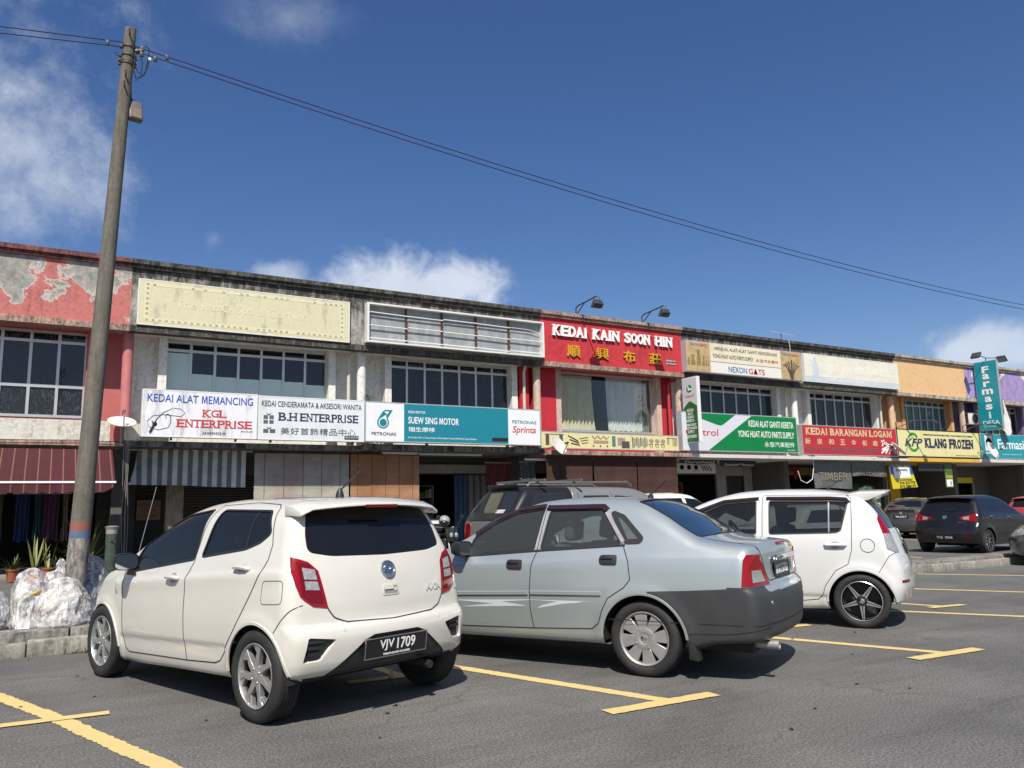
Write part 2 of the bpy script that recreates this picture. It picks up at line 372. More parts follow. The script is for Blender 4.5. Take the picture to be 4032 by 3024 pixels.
struct(pv.build('pavement', plain('walkway_tiles', (0.22, 0.19, 0.17), 0.6, scale=4), bevel=0.02))

# ------------------------------------------------------------------ the row of shophouses
B = [-4.7, 1.77, 8.30, 14.68, 21.17, 27.72, 34.37, 40.10, 46.6, 53.1]
white = streaked('white_wall', (0.76, 0.745, 0.69), (0.36, 0.335, 0.28), 0.22, 0.9)
grey_parapet = streaked('mouldy_parapet', (0.40, 0.385, 0.345), (0.035, 0.033, 0.029), 0.45, 1.0, top=(7.2, 8.0, 0.10))
pink_parapet = streaked('flaking_pink_parapet', (0.52, 0.165, 0.15), (0.22, 0.09, 0.08), 0.3, 0.8, extra=peel(0.63, (0.16, 0.155, 0.14), scale=1.15, zr=(6.5, 8.0, 0.15, 1.9, 0.9, 0.07)))
red_parapet = streaked('red_parapet', (0.52, 0.035, 0.045), (0.22, 0.02, 0.025), 0.3, 0.8, extra=peel(0.725, (0.42, 0.36, 0.32), scale=1.9))
peach_parapet = streaked('peach_parapet', (0.72, 0.46, 0.24), (0.33, 0.25, 0.17), 0.24, 1.0)
purple_parapet = streaked('purple_parapet', (0.36, 0.28, 0.55), (0.14, 0.125, 0.17), 0.35, 0.9, extra=peel(0.62, (0.4, 0.38, 0.36), scale=1.1))
mould = streaked('black_mould_cornice', (0.17, 0.16, 0.135), (0.022, 0.021, 0.018), 0.62, 1.4)
pinkcor = streaked('pink_cornice', (0.30, 0.10, 0.09), (0.03, 0.02, 0.018), 0.55, 1.3)
pinklip = streaked('worn_pink_lip', (0.52, 0.34, 0.27), (0.06, 0.055, 0.045), 0.48, 1.6)
creamlip = streaked('worn_cream_lip', (0.60, 0.52, 0.42), (0.05, 0.045, 0.04), 0.48, 1.6)
ledge_grey = streaked('stained_ledge', (0.26, 0.25, 0.225), (0.03, 0.029, 0.026), 0.56, 1.5)
ledge_white = streaked('white_ledge', (0.64, 0.62, 0.58), (0.25, 0.22, 0.19), 0.26, 1.4)
ledge_yel = streaked('yellow_ledge', (0.66, 0.42, 0.06), (0.32, 0.2, 0.06), 0.25, 1.2)
pinkwall = plain('pink_wall', (0.47, 0.135, 0.13), 0.85)
redwall = plain('red_wall', (0.48, 0.02, 0.035), 0.8)
peachwall = plain('peach_wall', (0.66, 0.36, 0.16), 0.85); purplewall = plain('purple_wall', (0.16, 0.12, 0.22), 0.85)
blushpost = streaked('faded_pillar', (0.58, 0.44, 0.36), (0.3, 0.22, 0.17), 0.3, 1.2)
pinkpost = plain('pink_pipe', (0.50, 0.17, 0.165), 0.7); peachpost = plain('peach_pillar', (0.66, 0.42, 0.24), 0.8)
dim_wall = plain('shop_wall', (0.105, 0.10, 0.09), 0.9); dim_floor = plain('shop_floor', (0.12, 0.11, 0.10), 0.7); dim_ceil = plain('dim_ceiling', (0.32, 0.31, 0.29), 0.9)  # shop wall colour lowered to deepen the shade under the ledge
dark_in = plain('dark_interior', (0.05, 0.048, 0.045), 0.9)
alu = plain('aluminium_frame', (0.60, 0.60, 0.59), 0.38, 0.55, var=0.1)
def glass_mat(name, tint, rough=0.04, streak=0.0, trans=0.0):
    m, t, b = nmat(name); setc(b, tint, rough, spec=0.6)
    v = coords(t); n = noise(t, v, 0.8, 3, 0.5); bump(t, b, n, 0.06, 0.05)
    if streak:
        s = noise(t, coords(t, (5, 5, 1.6)), 3.2, 9, 0.72, 1.4)
        fc = ramp(t, s, [(0.53, 0.0), (0.60, streak)])
        t.links.new(mixc(t, fc, tint, (0.22, 0.235, 0.25)), b.inputs['Base Color']); t.links.new(ramp(t, s, [(0.5, rough), (0.62, 0.5)]), b.inputs['Roughness'])
    return m
gl_dark = glass_mat('dark_window_glass', (0.012, 0.014, 0.018))
gl_dirty = glass_mat('grimy_window_glass', (0.010, 0.012, 0.016), 0.07, 0.22)
gl_blue = glass_mat('teal_window_glass', (0.03, 0.075, 0.09), 0.06, 0.1)
gl_film = glass_mat('frosted_film', (0.52, 0.66, 0.64), 0.25, 0.2)
m_clear, t, b = nmat('clear_shop_glass')
tr = tnode(t, 'ShaderNodeBsdfTransparent'); tr.inputs[0].default_value = (0.90, 0.94, 0.92, 1); gs = tnode(t, 'ShaderNodeBsdfGlossy'); gs.inputs['Roughness'].default_value = 0.03
fr = tnode(t, 'ShaderNodeFresnel'); fr.inputs[0].default_value = 1.5; mx = tnode(t, 'ShaderNodeMixShader'); t.links.new(fr.outputs[0], mx.inputs[0]); t.links.new(tr.outputs[0], mx.inputs[1]); t.links.new(gs.outputs[0], mx.inputs[2])
t.links.new(mx.outputs[0], t.nodes['Material Output'].inputs[0])

def window(p, x0, x1, z0, z1, cols, trans, mat, y=23.9, fw=0.05, films=None, glass_name='pane'):
    f = MB(); w = (x1 - x0) / cols
    f.box(x0, x1, y - 0.05, y + 0.05, z1 - fw, z1); f.box(x0, x1, y - 0.05, y + 0.05, z0, z0 + fw)
    for i in range(cols + 1):
        xc = x0 + w * i; hw = fw * (0.5 if 0 < i < cols else 0.6)
        f.box(max(x0, xc - hw), min(x1, xc + hw), y - 0.047, y + 0.047, z0 + fw, z1 - fw)
    for tz in trans: f.box(x0 + fw * .6, x1 - fw * .6, y - 0.044, y + 0.044, tz - fw * .55, tz + fw * .55)
    fo = f.build('window_frame', alu, p)
    g = MB()
    for i in range(cols):
        a0, a1 = x0 + w * i + fw * .5, x0 + w * (i + 1) - fw * .5; zz = [z0 + fw] + list(trans) + [z1 - fw]
        for za, zb in zip(zz, zz[1:]):
            ty = random.uniform(-0.006, 0.006); tz2 = random.uniform(-0.005, 0.005)      # panes never sit quite true
            g.add([(a0, y + ty, za), (a1, y - ty, za), (a1, y - ty + tz2, zb), (a0, y + ty + tz2, zb)], [(0, 1, 2, 3)])
    g.build(glass_name, mat, fo)
    if films:
        h = MB()
        for i, zt in films: h.box(x0 + w * i + fw * .5, x0 + w * (i + 1) - fw * .5, y - 0.004 - 0.02, y - 0.018, z0 + fw, zt)
        h.build('frosted_film', gl_film, fo)
def shophouse(i, label, wall, par, cor, lip, led, post, win, zledge=(3.20, 3.34), hole=None, shopwall=None, pilaster=None):
    x0, x1 = B[i], B[i + 1]; p = thing('shophouse', label, 'shophouse', ((x0 + x1) / 2, 23, 0), 0, 'terrace of two storey shophouses')
    M = Matrix.Translation(Vector((-(x0 + x1) / 2, -23, 0)))
    def put(mb, name, mat, par_=p, **k):
        o = mb.build(name, mat, par_, **k)
        return o
    e = 0.002
    def T(mb): mb.v = [(a - (x0 + x1) / 2, b_ - 23, c_) for a, b_, c_ in mb.v]; return mb
    q = T(MB().box(x0 + e, x1 - e, 23.0, 23.22, 6.42, 8.0)); put(q, 'parapet', par)
    q = MB().box(x0 + e, x1 - e, 22.86, 23.24, 8.10, 8.22).box(x0 + e, x1 - e, 22.92, 23.24, 8.0, 8.10); put(T(q), 'cornice', cor)
    q = MB().box(x0 + e, x1 - e, 22.93, 23.25, 6.25, 6.42); put(T(q), 'lip', lip)
    q = MB().box(x0 + e, x1 - e, 23.25, 24.1, 6.30, 6.44); put(T(q), 'soffit', wall)
    wx0, wx1, wz0, wz1, cols, trans, gm, films = win
    q = MB().box(x0 + e, wx0, 23.9, 24.05, 3.34, 6.30).box(wx1, x1 - e, 23.9, 24.05, 3.34, 6.30).box(wx0, wx1, 23.9, 24.05, 3.34, wz0)
    if wz1 < 6.29: q.box(wx0, wx1, 23.9, 24.05, wz1, 6.30)
    put(T(q), 'upper_wall', wall)
    pm = pilaster or wall
    for a, b_ in ((wx0 - 0.22, wx0 - e), (wx1 + e, wx1 + 0.22)): put(T(MB().box(a, b_, 23.62, 23.9 - e, 3.36, 6.30 - e)), 'pilaster', pm)
    q = MB().lathe([(0.135, 3.36), (0.135, 6.30)], Matrix.Translation((x0 + 0.03, 23.36, 0)), 20); put(T(q), 'round_pillar', post, smooth=True)
    ly = 22.68 if 3 <= i <= 7 else 22.95; dz = 0.026 if 3 <= i <= 7 else 0
    q = MB().box(x0 + e, x1 - e, ly, 26.0, zledge[0] - dz, zledge[1] - dz); put(T(q), 'ledge', led)
    q = MB().box(x0 - 0.14, x0 + 0.14, 24.0, 24.3, 0.1, zledge[0] - e); put(T(q), 'ground_pillar', dim_wall)
    # ground floor: party wall, shop front with its opening, the room behind
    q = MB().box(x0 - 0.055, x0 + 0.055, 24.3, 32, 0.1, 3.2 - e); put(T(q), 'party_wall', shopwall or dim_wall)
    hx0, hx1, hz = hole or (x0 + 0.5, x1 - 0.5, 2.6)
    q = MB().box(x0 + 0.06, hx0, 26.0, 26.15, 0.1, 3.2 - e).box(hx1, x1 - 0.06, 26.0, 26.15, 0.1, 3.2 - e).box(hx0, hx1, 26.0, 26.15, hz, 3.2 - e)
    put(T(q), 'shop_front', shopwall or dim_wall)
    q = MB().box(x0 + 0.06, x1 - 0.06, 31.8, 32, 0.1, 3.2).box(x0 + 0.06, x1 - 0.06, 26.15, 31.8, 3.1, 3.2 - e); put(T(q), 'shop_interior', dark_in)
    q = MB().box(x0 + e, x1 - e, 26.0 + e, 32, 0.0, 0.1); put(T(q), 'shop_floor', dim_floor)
    q = MB().box(x0 + e, x1 - e, 24.05 + e, 32, 6.5, 6.6).box(x0 + e, x1 - e, 31.9, 32.1, 3.3, 6.5).box(x0 + e, x0 + 0.08, 24.06, 31.9, 3.36, 6.5).box(x0 + e, x1 - e, 26.0, 32, 3.21, 3.34); put(T(q), 'roof', dark_in)  # unseen dark box closing the upper room, added to block light




    _window_local(p, (x0 + x1) / 2, wx0, wx1, wz0, wz1, cols, trans, gm, films)
    return p
def _window_local(p, cx, wx0, wx1, wz0, wz1, cols, trans, gm, films):
    """the window sits in the wall plane; coordinates relative to the house"""
    window(p, wx0 - cx, wx1 - cx, wz0, wz1, cols, trans, gm, 23.93 - 23, 0.07, films)
w_tr = 6.0
U = []
U.append(shophouse(0, 'pink shophouse with flaking paint at the left end, above the maroon awning', pinkwall, pink_parapet, pinkcor, pinklip, pinklip, pinkpost,
      (-3.0, 0.84, 3.98, 6.27, 6, (4.80, 5.98), gl_dirty, None), (3.20, 3.32), (-4.3, 1.4, 2.7)))
U.append(shophouse(1, 'mouldy grey shophouse with half frosted windows and the big faded yellow sign', white, grey_parapet, mould, mould, ledge_grey, pinkpost,
      (2.81, 7.38, 4.3, 6.27, 7, (6.0,), gl_dark, ((0, 5.93), (1, 5.36), (2, 5.32), (3, 5.30), (4, 5.34), (5, 5.30), (6, 5.24))), (3.20, 3.35), (2.4, 7.9, 2.6)))
U.append(shophouse(2, 'mouldy grey shophouse with the empty sign frame and grimy windows', white, grey_parapet, mould, mould, ledge_grey, white,
      (9.43, 13.86, 4.3, 6.27, 7, (6.0,), gl_dirty, None), (3.23, 3.41), (10.9, 13.3, 2.65)))
U.append(shophouse(3, 'red shophouse with raised white letters and curtains in its wide window', redwall, red_parapet, pinklip, pinklip, pinklip, blushpost,
      (15.90, 20.33, 4.10, 6.29, 1, (), m_clear, None), (3.20, 3.34), (15.2, 20.6, 2.7), pilaster=blushpost))
U.append(shophouse(4, 'mouldy grey shophouse with the green and white ledge sign', white, grey_parapet, mould, mould, ledge_white, blushpost,
      (22.0, 27.0, 4.3, 6.27, 7, (5.98,), gl_dark, None), (3.19, 3.32), (22.6, 25.6, 2.66)))
U.append(shophouse(5, 'mouldy grey shophouse with the red sign and one open window sash', white, grey_parapet, mould, mould, ledge_white, white,
      (29.12, 33.68, 4.3, 6.27, 7, (5.98,), gl_dark, None), (3.19, 3.31), (28.6, 33.6, 2.7)))
U.append(shophouse(6, 'peach shophouse with teal louvred windows above the pale yellow sign', peachwall, peach_parapet, creamlip, creamlip, ledge_yel, peachpost,
      (35.85, 40.35 - 0.75, 4.3, 6.27, 7, (5.98,), gl_blue, None), (3.18, 3.34), (38.9, 39.9, 2.75)))
U.append(shophouse(7, 'purple shophouse with peeling paint at the right end', purplewall, purple_parapet, creamlip, creamlip, ledge_white, blushpost,
      (41.9, 46.2, 4.3, 6.27, 7, (5.98,), gl_dark, None), (3.2, 3.36), (42.2, 45.0, 2.6)))
U.append(shophouse(8, 'last shophouse past the purple one at the right edge', white, grey_parapet, mould, mould, ledge_white, white,
      (48.0, 52.3, 4.3, 6.27, 7, (5.98,), gl_dark, None), (3.2, 3.36), (47.5, 52.0, 2.6)))
# extra pieces that belong to single houses
def hpart(i, mb, name, mat, **k):
    cx = (B[i] + B[i + 1]) / 2; mb.v = [(a - cx, b_ - 23, c_) for a, b_, c_ in mb.v]; return mb.build(name, mat, U[i], **k)
band = streaked('grubby_white_band', (0.64, 0.62, 0.55), (0.28, 0.25, 0.18), 0.3, 1.0)
hpart(0, MB().box(-4.69, 1.45, 22.97, 23.2, 3.325, 3.84), 'white_band', band)
hpart(0, MB().box(1.455, 1.765, 22.965, 23.22, 3.325, 3.83), 'band_end', pinkwall)
hpart(1, MB().box(1.775, 2.75, 22.97, 23.2, 3.355, 3.80), 'white_band', band)
for i, x in ((1, 7.96), (2, 8.40), (2, 14.25), (5, 33.75), (6, 34.75), (4, 27.35)):
    hpart(i, MB().tube([(x, 23.45, 3.4), (x, 23.45, 6.05), (x + (0.1 if x < 8 else 0.02), 23.4, 6.2), (x + (0.16 if x < 8 else 0.05), 23.36, 6.3)], 0.055, 10), 'downpipe', plain('cream_pipe', (0.58, 0.54, 0.45), 0.6), smooth=True)
hpart(3, MB().tube([(20.74, 23.4, 3.4), (20.74, 23.4, 5.95), (20.8, 23.38, 6.1), (21.1, 23.36, 6.2)], 0.06, 10), 'downpipe', plain('red_pipe', (0.42, 0.03, 0.04), 0.5), smooth=True)
hpart(3, MB().box(14.69, 15.66, 23.6, 23.9, 3.36, 6.29), 'red_return', redwall); hpart(3, MB().box(20.56, 21.16, 23.7, 23.9, 3.36, 6.29), 'red_return', redwall)
hpart(2, MB().box(14.16, 14.5, 23.55, 23.9, 3.42, 6.29), 'red_strip', redwall)
hpart(6, MB().box(34.38, 35.6, 23.7, 23.9, 3.35, 6.29), 'peach_return', plain('deep_peach', (0.62, 0.33, 0.14), 0.85))
# ------------------------------------------------------------------ shop signs
class Grp:
    """a thing standing at loc; shapes are given in world metres and stored relative to it"""
    def __init__(s, name, label, cat, loc, group=None):
        s.l = Vector(loc); s.o = thing(name, label, cat, loc, 0, group)
    def put(s, mb, name, mat, parent=None, **k):
        mb.v = [(a - s.l.x, b_ - s.l.y, c_ - s.l.z) for a, b_, c_ in mb.v]
        return mb.build(name, mat, parent or s.o, **k)
    def text(s, st, x0, x1, z0, z1, y, mat, parent=None, **k):
        return letters(st, (x0, x1, z0, z1), FRONT(y - s.l.y, -s.l.x, -s.l.z), mat, parent or s.o, **k)
m_frame = plain('sign_frame_metal', (0.55, 0.56, 0.56), 0.4, 0.5, var=0.12)
m_frame_w = plain('white_sign_edge', (0.74, 0.74, 0.72), 0.45, var=0.15)
m_frame_k = plain('black_sign_edge', (0.02, 0.02, 0.022), 0.5)
P_white = plain('sign_white', (0.74, 0.76, 0.78), 0.35, var=0.06); P_teal = plain('sign_teal', (0.012, 0.20, 0.27), 0.3, var=0.05)
T_white = plain('letter_white', (0.82, 0.82, 0.8), 0.4, var=0.05); T_black = plain('letter_black', (0.015, 0.015, 0.018), 0.4, var=0)
T_blue = plain('letter_blue', (0.02, 0.075, 0.42), 0.4, var=0.1); T_red = plain('letter_red', (0.56, 0.035, 0.04), 0.4, var=0.1)
T_navy = plain('letter_navy', (0.025, 0.03, 0.09), 0.4, var=0.15); T_grey = plain('letter_grey', (0.12, 0.12, 0.13), 0.5, var=0.3, scale=8)
T_gold = plain('letter_gold', (0.62, 0.33, 0.02), 0.4, var=0.15); T_teal = plain('letter_teal', (0.01, 0.19, 0.23), 0.4, var=0)
T_cream = plain('letter_cream', (0.66, 0.52, 0.28), 0.45, var=0.15); T_green = plain('letter_green', (0.03, 0.28, 0.02), 0.35, var=0.1)
P_green = plain('sign_green', (0.0, 0.185, 0.045), 0.3, var=0.06); P_red = plain('sign_red', (0.47, 0.025, 0.04), 0.32, var=0.1)
def stained(name, base, dirt, lo, hi, sx=1.2, sz=0.35, fine=0.0):
    m, t, b = nmat(name); setc(b, base, 0.42); n = noise(t, coords(t, (sx * 2, 2, sz * 2)), 1.6, 9, 0.7); f = noise(t, coords(t), 22, 5, 0.8)
    c = mixc(t, ramp(t, n, [(lo, 0.0), (hi, 1.0)]), base, dirt)
    if fine: c = mixc(t, ramp(t, f, [(0.5, 0.0), (0.72, fine)]), c, dirt)
    t.links.new(c, b.inputs['Base Color']); return m
def board(g, x0, x1, z0, z1, y, depth, face, frame, fw=0.04, back=None):
    """a lightbox sign: body, raised rim and face panel; returns the panel"""
    body = g.put(MB().box(x0, x1, y + 0.012, y + depth, z0, z1), 'sign_box', frame)
    r = MB().box(x0, x1, y, y + 0.010, z1 - fw, z1).box(x0, x1, y, y + 0.010, z0, z0 + fw).box(x0, x0 + fw, y, y + 0.010, z0 + fw, z1 - fw).box(x1 - fw, x1, y, y + 0.010, z0 + fw, z1 - fw)
    g.put(r, 'rim', frame, body)
    return g.put(MB().box(x0 + fw, x1 - fw, y + 0.004, y + 0.0115, z0 + fw, z1 - fw), 'panel', face, body)
def brackets(g, xs, z, y0, y1):
    for x in xs: g.put(MB().box(x - 0.02, x + 0.02, y0, y1, z - 0.07, z), 'bracket', m_frame_k)

# faded yellow sign
g = Grp('shop_sign', 'big faded pale yellow sign with a border of small squares on the grey parapet', 'sign', (4.85, 22.95, 6.44))
f_yel = stained('faded_yellow_panel', (0.62, 0.585, 0.40), (0.22, 0.21, 0.16), 0.54, 0.8, fine=0.35)
pn = board(g, 1.93, 7.78, 6.44, 7.70, 22.88, 0.11, f_yel, m_frame_w, 0.025)
T_ghost = plain('ghost_letter', (0.70, 0.655, 0.43), 0.45, var=0.1); T_sq = plain('ghost_square', (0.49, 0.46, 0.33), 0.5, var=0.55, scale=5)
g.put(MB().box(2.10, 7.60, 22.8805, 22.884, 6.54, 6.64).box(2.10, 2.22, 22.8805, 22.884, 6.64, 7.53).box(7.48, 7.60, 22.8805, 22.884, 6.64, 7.53).box(2.10, 7.60, 22.8805, 22.884, 7.53, 7.60), 'border', T_ghost, pn)
sq = MB()
for i in range(34):
    if random.random() < 0.93: sq.box(2.13 + i * 0.162, 2.20 + i * 0.162, 22.877, 22.88, 6.562, 6.615)
    if random.random() < 0.6: sq.box(2.13 + i * 0.162, 2.20 + i * 0.162, 22.877, 22.88, 7.54, 7.585)
for i in range(6): sq.box(2.13, 2.19, 22.877, 22.88, 6.72 + i * 0.14, 6.78 + i * 0.14).box(7.51, 7.57, 22.877, 22.88, 6.72 + i * 0.14, 6.78 + i * 0.14)
g.put(sq, 'border_squares', T_sq, pn)
g.text('The RazQ Spa', 2.85, 4.95, 6.92, 7.22, 22.881, T_ghost, pn, bold=0.0084, depth=0.002); g.text('& CorNer', 5.05, 6.45, 6.98, 7.22, 22.881, T_ghost, pn, bold=0.0084, depth=0.002)
brackets(g, (3.75, 6.3), 6.44, 22.9, 22.99)

# empty sign frame with its fluorescent tubes
g = Grp('empty_sign_frame', 'empty white sign frame with bare fluorescent tubes on the grey parapet', 'sign frame', (11.5, 22.9, 6.5))
m_galv = stained('galvanised_back', (0.26, 0.275, 0.28), (0.44, 0.45, 0.46), 0.45, 0.8, 1.5, 0.6)
m_rust = plain('rusty_bar', (0.10, 0.05, 0.03), 0.8, var=0.5, scale=9); m_tube = plain('white_tube', (0.66, 0.67, 0.67), 0.25, var=0)
fr = g.put(MB().box(8.29, 8.36, 22.76, 22.99, 6.50, 7.74).box(14.62, 14.69, 22.76, 22.99, 6.50, 7.74).box(8.36, 14.62, 22.76, 22.99, 7.69, 7.74).box(8.36, 14.62, 22.76, 22.99, 6.50, 6.55), 'frame', m_frame_w)
g.put(MB().box(8.36, 14.62, 22.965, 22.985, 6.55, 7.69), 'back_panel', m_galv)
xs = [8.36, 9.63, 10.87, 12.11, 13.36, 14.62]
for x in xs[1:-1]: g.put(MB().box(x - 0.025, x + 0.025, 22.90, 22.96, 6.55, 7.69).box(x + 0.0, x + 0.04, 22.87, 22.9, 6.75, 6.80).box(x + 0.0, x + 0.04, 22.87, 22.9, 7.05, 7.10).box(x + 0.0, x + 0.04, 22.87, 22.9, 7.2, 7.26), 'upright', m_rust)
for k, (za, zb) in enumerate(zip(xs, xs[1:])):
    for zt in (6.66, 7.06, 7.45):
        dz = random.uniform(-0.02, 0.02)
        if k == 4 and zt == 7.45: continue
        g.put(MB().tube([(za + 0.04, 22.87, zt + dz), (zb + 0.02, 22.87, zt + dz - random.uniform(0, 0.03))], 0.02, 8), 'fluorescent_tube', m_tube, smooth=True)
g.put(MB().tube([(13.4, 22.87, 7.45), (14.1, 22.87, 7.44), (14.6, 22.87, 7.36)], 0.012, 6), 'fluorescent_tube', m_tube)

# raised letters on the red house
g = Grp('raised_lettering', 'raised white and gold letters on the red parapet', 'sign letters', (18, 22.97, 6.65))
Tw = plain('raised_white', (0.86, 0.86, 0.84), 0.5, var=0.06)
for st, a, b_ in (('KEDAI', 15.16, 16.66), ('KAIN', 16.88, 18.10), ('SOON', 18.33, 19.55), ('HIN', 19.79, 20.65)):
    g.text(st, a, b_, 7.37, 7.76, 22.985, Tw, name='white_word', bold=0.03, depth=0.07, serif=0.2)
for ch, a, b_ in (('順', 15.76, 16.33), ('興', 17.02, 17.59), ('布', 18.27, 18.82), ('莊', 19.49, 20.05)):
    g.text(ch, a, b_, 6.66, 7.08, 22.985, T_gold, name='gold_character', bold=0.012, depth=0.05)
for z, s in ((6.83, '001200611-W'), (6.71, 'MDKL.PPL.JB/70')):
    q = g.put(MB().box(20.32, 20.83, 22.99, 22.999, z - 0.012, z + 0.07), 'number_strip', T_grey); g.text(s, 20.34, 20.81, z, z + 0.055, 22.989, T_white, q, depth=0.002)

# car parts sign with two picture panels
g = Grp('shop_sign', 'cream parapet sign with pictured brass fittings left and hoses right', 'sign', (24.4, 22.8, 6.45))
P_tan = stained('tan_picture', (0.50, 0.37, 0.18), (0.30, 0.20, 0.09), 0.42, 0.75, 1.5, 1.5, 0.3); P_cream = stained('cream_panel', (0.70, 0.64, 0.48), (0.55, 0.48, 0.33), 0.5, 0.8)
P_pale = stained('pale_panel', (0.70, 0.69, 0.64), (0.55, 0.53, 0.48), 0.5, 0.85)
body = g.put(MB().box(21.12, 27.6, 22.712, 22.99, 6.46, 7.69), 'sign_box', plain('lilac_sign_side', (0.42, 0.37, 0.42), 0.5))
for a, b_, z0, z1, mt in ((21.13, 22.33, 6.49, 7.66, P_tan), (22.37, 26.34, 6.94, 7.66, P_cream), (22.37, 26.34, 6.49, 6.91, P_pale), (26.38, 27.57, 6.49, 7.66, P_tan)):
    g.put(MB().box(a, b_, 22.70, 22.711, z0, z1), 'panel', mt, body)
NX = plain('letter_mid_blue', (0.01, 0.13, 0.36), 0.4, var=0); NR = plain('letter_crimson', (0.42, 0.015, 0.03), 0.4, var=0)
for a, b_, z0, z1 in ((21.33, 21.77, 7.49, 7.59), (26.48, 26.96, 7.49, 7.59), (23.31, 24.34, 6.56, 6.80)): g.text('NEXON', a, b_, z0, z1, 22.699, NX, body, bold=0.0126, depth=0.003)
for a, b_, z0, z1 in ((21.79, 22.20, 7.49, 7.59), (27.0, 27.44, 7.49, 7.59), (24.43, 25.35, 6.56, 6.80)): g.text('G∆TS', a, b_, z0, z1, 22.699, NR, body, bold=0.0126, depth=0.003)
g.text('MENJUAL ALAT-ALAT GANTI KENDERAAN', 22.62, 26.12, 7.36, 7.54, 22.699, T_black, body, bold=0.00504, depth=0.003)
g.text('YONG HUAT AUTO PARTS SUPPLY', 22.50, 24.75, 7.09, 7.25, 22.699, T_black, body, bold=0.0105, depth=0.003)
g.text('永发汽车零件', 24.88, 26.20, 7.08, 7.22, 22.699, NR, body, bold=0.0042, depth=0.003)
br = plain('printed_brass', (0.33, 0.24, 0.10), 0.5, var=0.5, scale=14); hs_ = plain('printed_hose', (0.07, 0.06, 0.05), 0.6, var=0.4, scale=10)
q = MB()
for x, w, h in ((21.24, .06, .3), (21.46, .11, .42), (21.75, .11, .62), (22.0, .07, .38), (22.14, .04, .26), (22.26, .03, .2)):
    z = 6.72; q.prism([(x - w, z), (x + w, z), (x + w, z + h * .45), (x + w * .5, z + h * .55), (x + w * .8, z + h), (x - w * .8, z + h), (x - w * .5, z + h * .55), (x - w, z + h * .45)], FRONT(22.6995), 0.003)
g.put(q, 'printed_fittings', br, body)
q = MB()
for i, dx in enumerate((-.42, -.3, -.16, 0, .05, .18, .3, .42)): q.tube([(26.97 + dx * .12, 22.697, 6.52), (26.97 + dx * .35, 22.697, 6.8), (26.97 + dx * .8, 22.697, 7.02 + .25 * (1 - abs(dx) * 2)), (26.97 + dx * 1.15, 22.697, 7.06 + .28 * (1 - abs(dx) * 2))], 0.022, 6)
g.put(q, 'printed_hoses', hs_, body)

# bleached hardware sign
g = Grp('shop_sign', 'bleached cream white sign with a ghost of lettering, right of the hose picture', 'sign', (31.2, 22.9, 6.5))
pn = board(g, 27.95, 34.43, 6.51, 7.74, 22.84, 0.15, stained('bleached_panel', (0.72, 0.70, 0.60), (0.58, 0.55, 0.42), 0.45, 0.75, 0.5, 1.6), m_frame_w, 0.03)
T_bl = plain('bleached_letter', (0.80, 0.79, 0.72), 0.4, var=0.1); g.text('PASTI ADA KEGUNAANNYA', 29.4, 33.9, 7.05, 7.36, 22.842, T_bl, pn, bold=0.0126, depth=0.002)
P_fb = plain('bleached_blue', (0.55, 0.62, 0.66), 0.4, var=0.15, scale=2); g.put(MB().box(27.99, 34.39, 22.8395, 22.8425, 6.545, 6.78), 'bleached_band', P_fb, pn)
g.text('GAN SAN HARDWARE', 29.45, 31.9, 6.62, 6.74, 22.838, T_bl, pn, bold=0.0084, depth=0.002)
g.put(MB().prism([(28.45, 6.75), (28.85, 6.75), (28.85, 7.2), (28.76, 7.38), (28.74, 7.6), (28.58, 7.6), (28.56, 7.38), (28.45, 7.2)], FRONT(22.8415), 0.003), 'printed_bottle', P_fb, pn)

# row along the ledge
P_rain = stained('rain_streaked_white', (0.72, 0.73, 0.76), (0.30, 0.30, 0.31), 0.48, 0.72, 1.6, 0.3)
g = Grp('shop_sign', 'rain streaked white sign with a fishing rod, left end of the ledge row', 'sign', (3.6, 22.85, 3.44))
pn = board(g, 2.15, 5.09, 3.445, 4.70, 22.72, 0.26, P_rain, m_frame_w, 0.03)
g.text('KEDAI ALAT MEMANCING', 2.27, 4.96, 4.37, 4.58, 22.719, T_blue, pn, bold=0.004, depth=0.003)
g.text('KGL', 3.64, 4.28, 4.01, 4.21, 22.719, T_red, pn, bold=0.01, depth=0.003, serif=0.22); g.text('ENTERPRISE', 3.0, 4.96, 3.72, 3.93, 22.719, T_red, pn, bold=0.01, depth=0.003, serif=0.24)
g.text('SA0430423-M', 3.66, 4.25, 3.54, 3.61, 22.719, T_black, pn, depth=0.003); g.text('MDKL.PPL.JB/70', 4.66, 4.97, 3.62, 3.66, 22.719, T_black, pn, depth=0.003)
y = 22.715
g.put(MB().tube([(2.36, y, 3.56), (2.44, y, 3.74)], 0.028, 8).tube([(2.44, y, 3.74), (2.52, y, 3.93), (2.66, y, 4.09), (2.9, y, 4.22)], [0.013, 0.01, 0.008, 0.004], 6).ball((2.47, y, 3.78), 0.06, 10, 6, (1, 0.12, 1)).tube([(2.4, y, 3.86), (2.45, y, 3.78)], 0.012, 5).tube([(2.74, y, 3.93), (2.72, y, 4.02), (2.78, y, 4.06), (2.85, y, 4.0), (2.855, y, 3.84)], 0.009, 5), 'printed_fishing_rod', T_black, pn)
g.put(MB().tube([(2.92, y, 4.22), (3.1, y, 4.2), (3.2, y, 4.1), (3.1, y, 4.0), (2.7, y, 4.04), (2.42, y, 4.0), (2.28, y, 3.85), (2.34, y, 3.7), (2.55, y, 3.63), (2.8, y, 3.7), (2.855, y, 3.84)], 0.005, 5), 'printed_line', T_grey, pn)
brackets(g, (2.9, 4.55), 3.445, 22.8, 22.95)
g = Grp('shop_sign', 'white sign with two grey gift boxes, second in the ledge row', 'sign', (6.65, 22.85, 3.44))
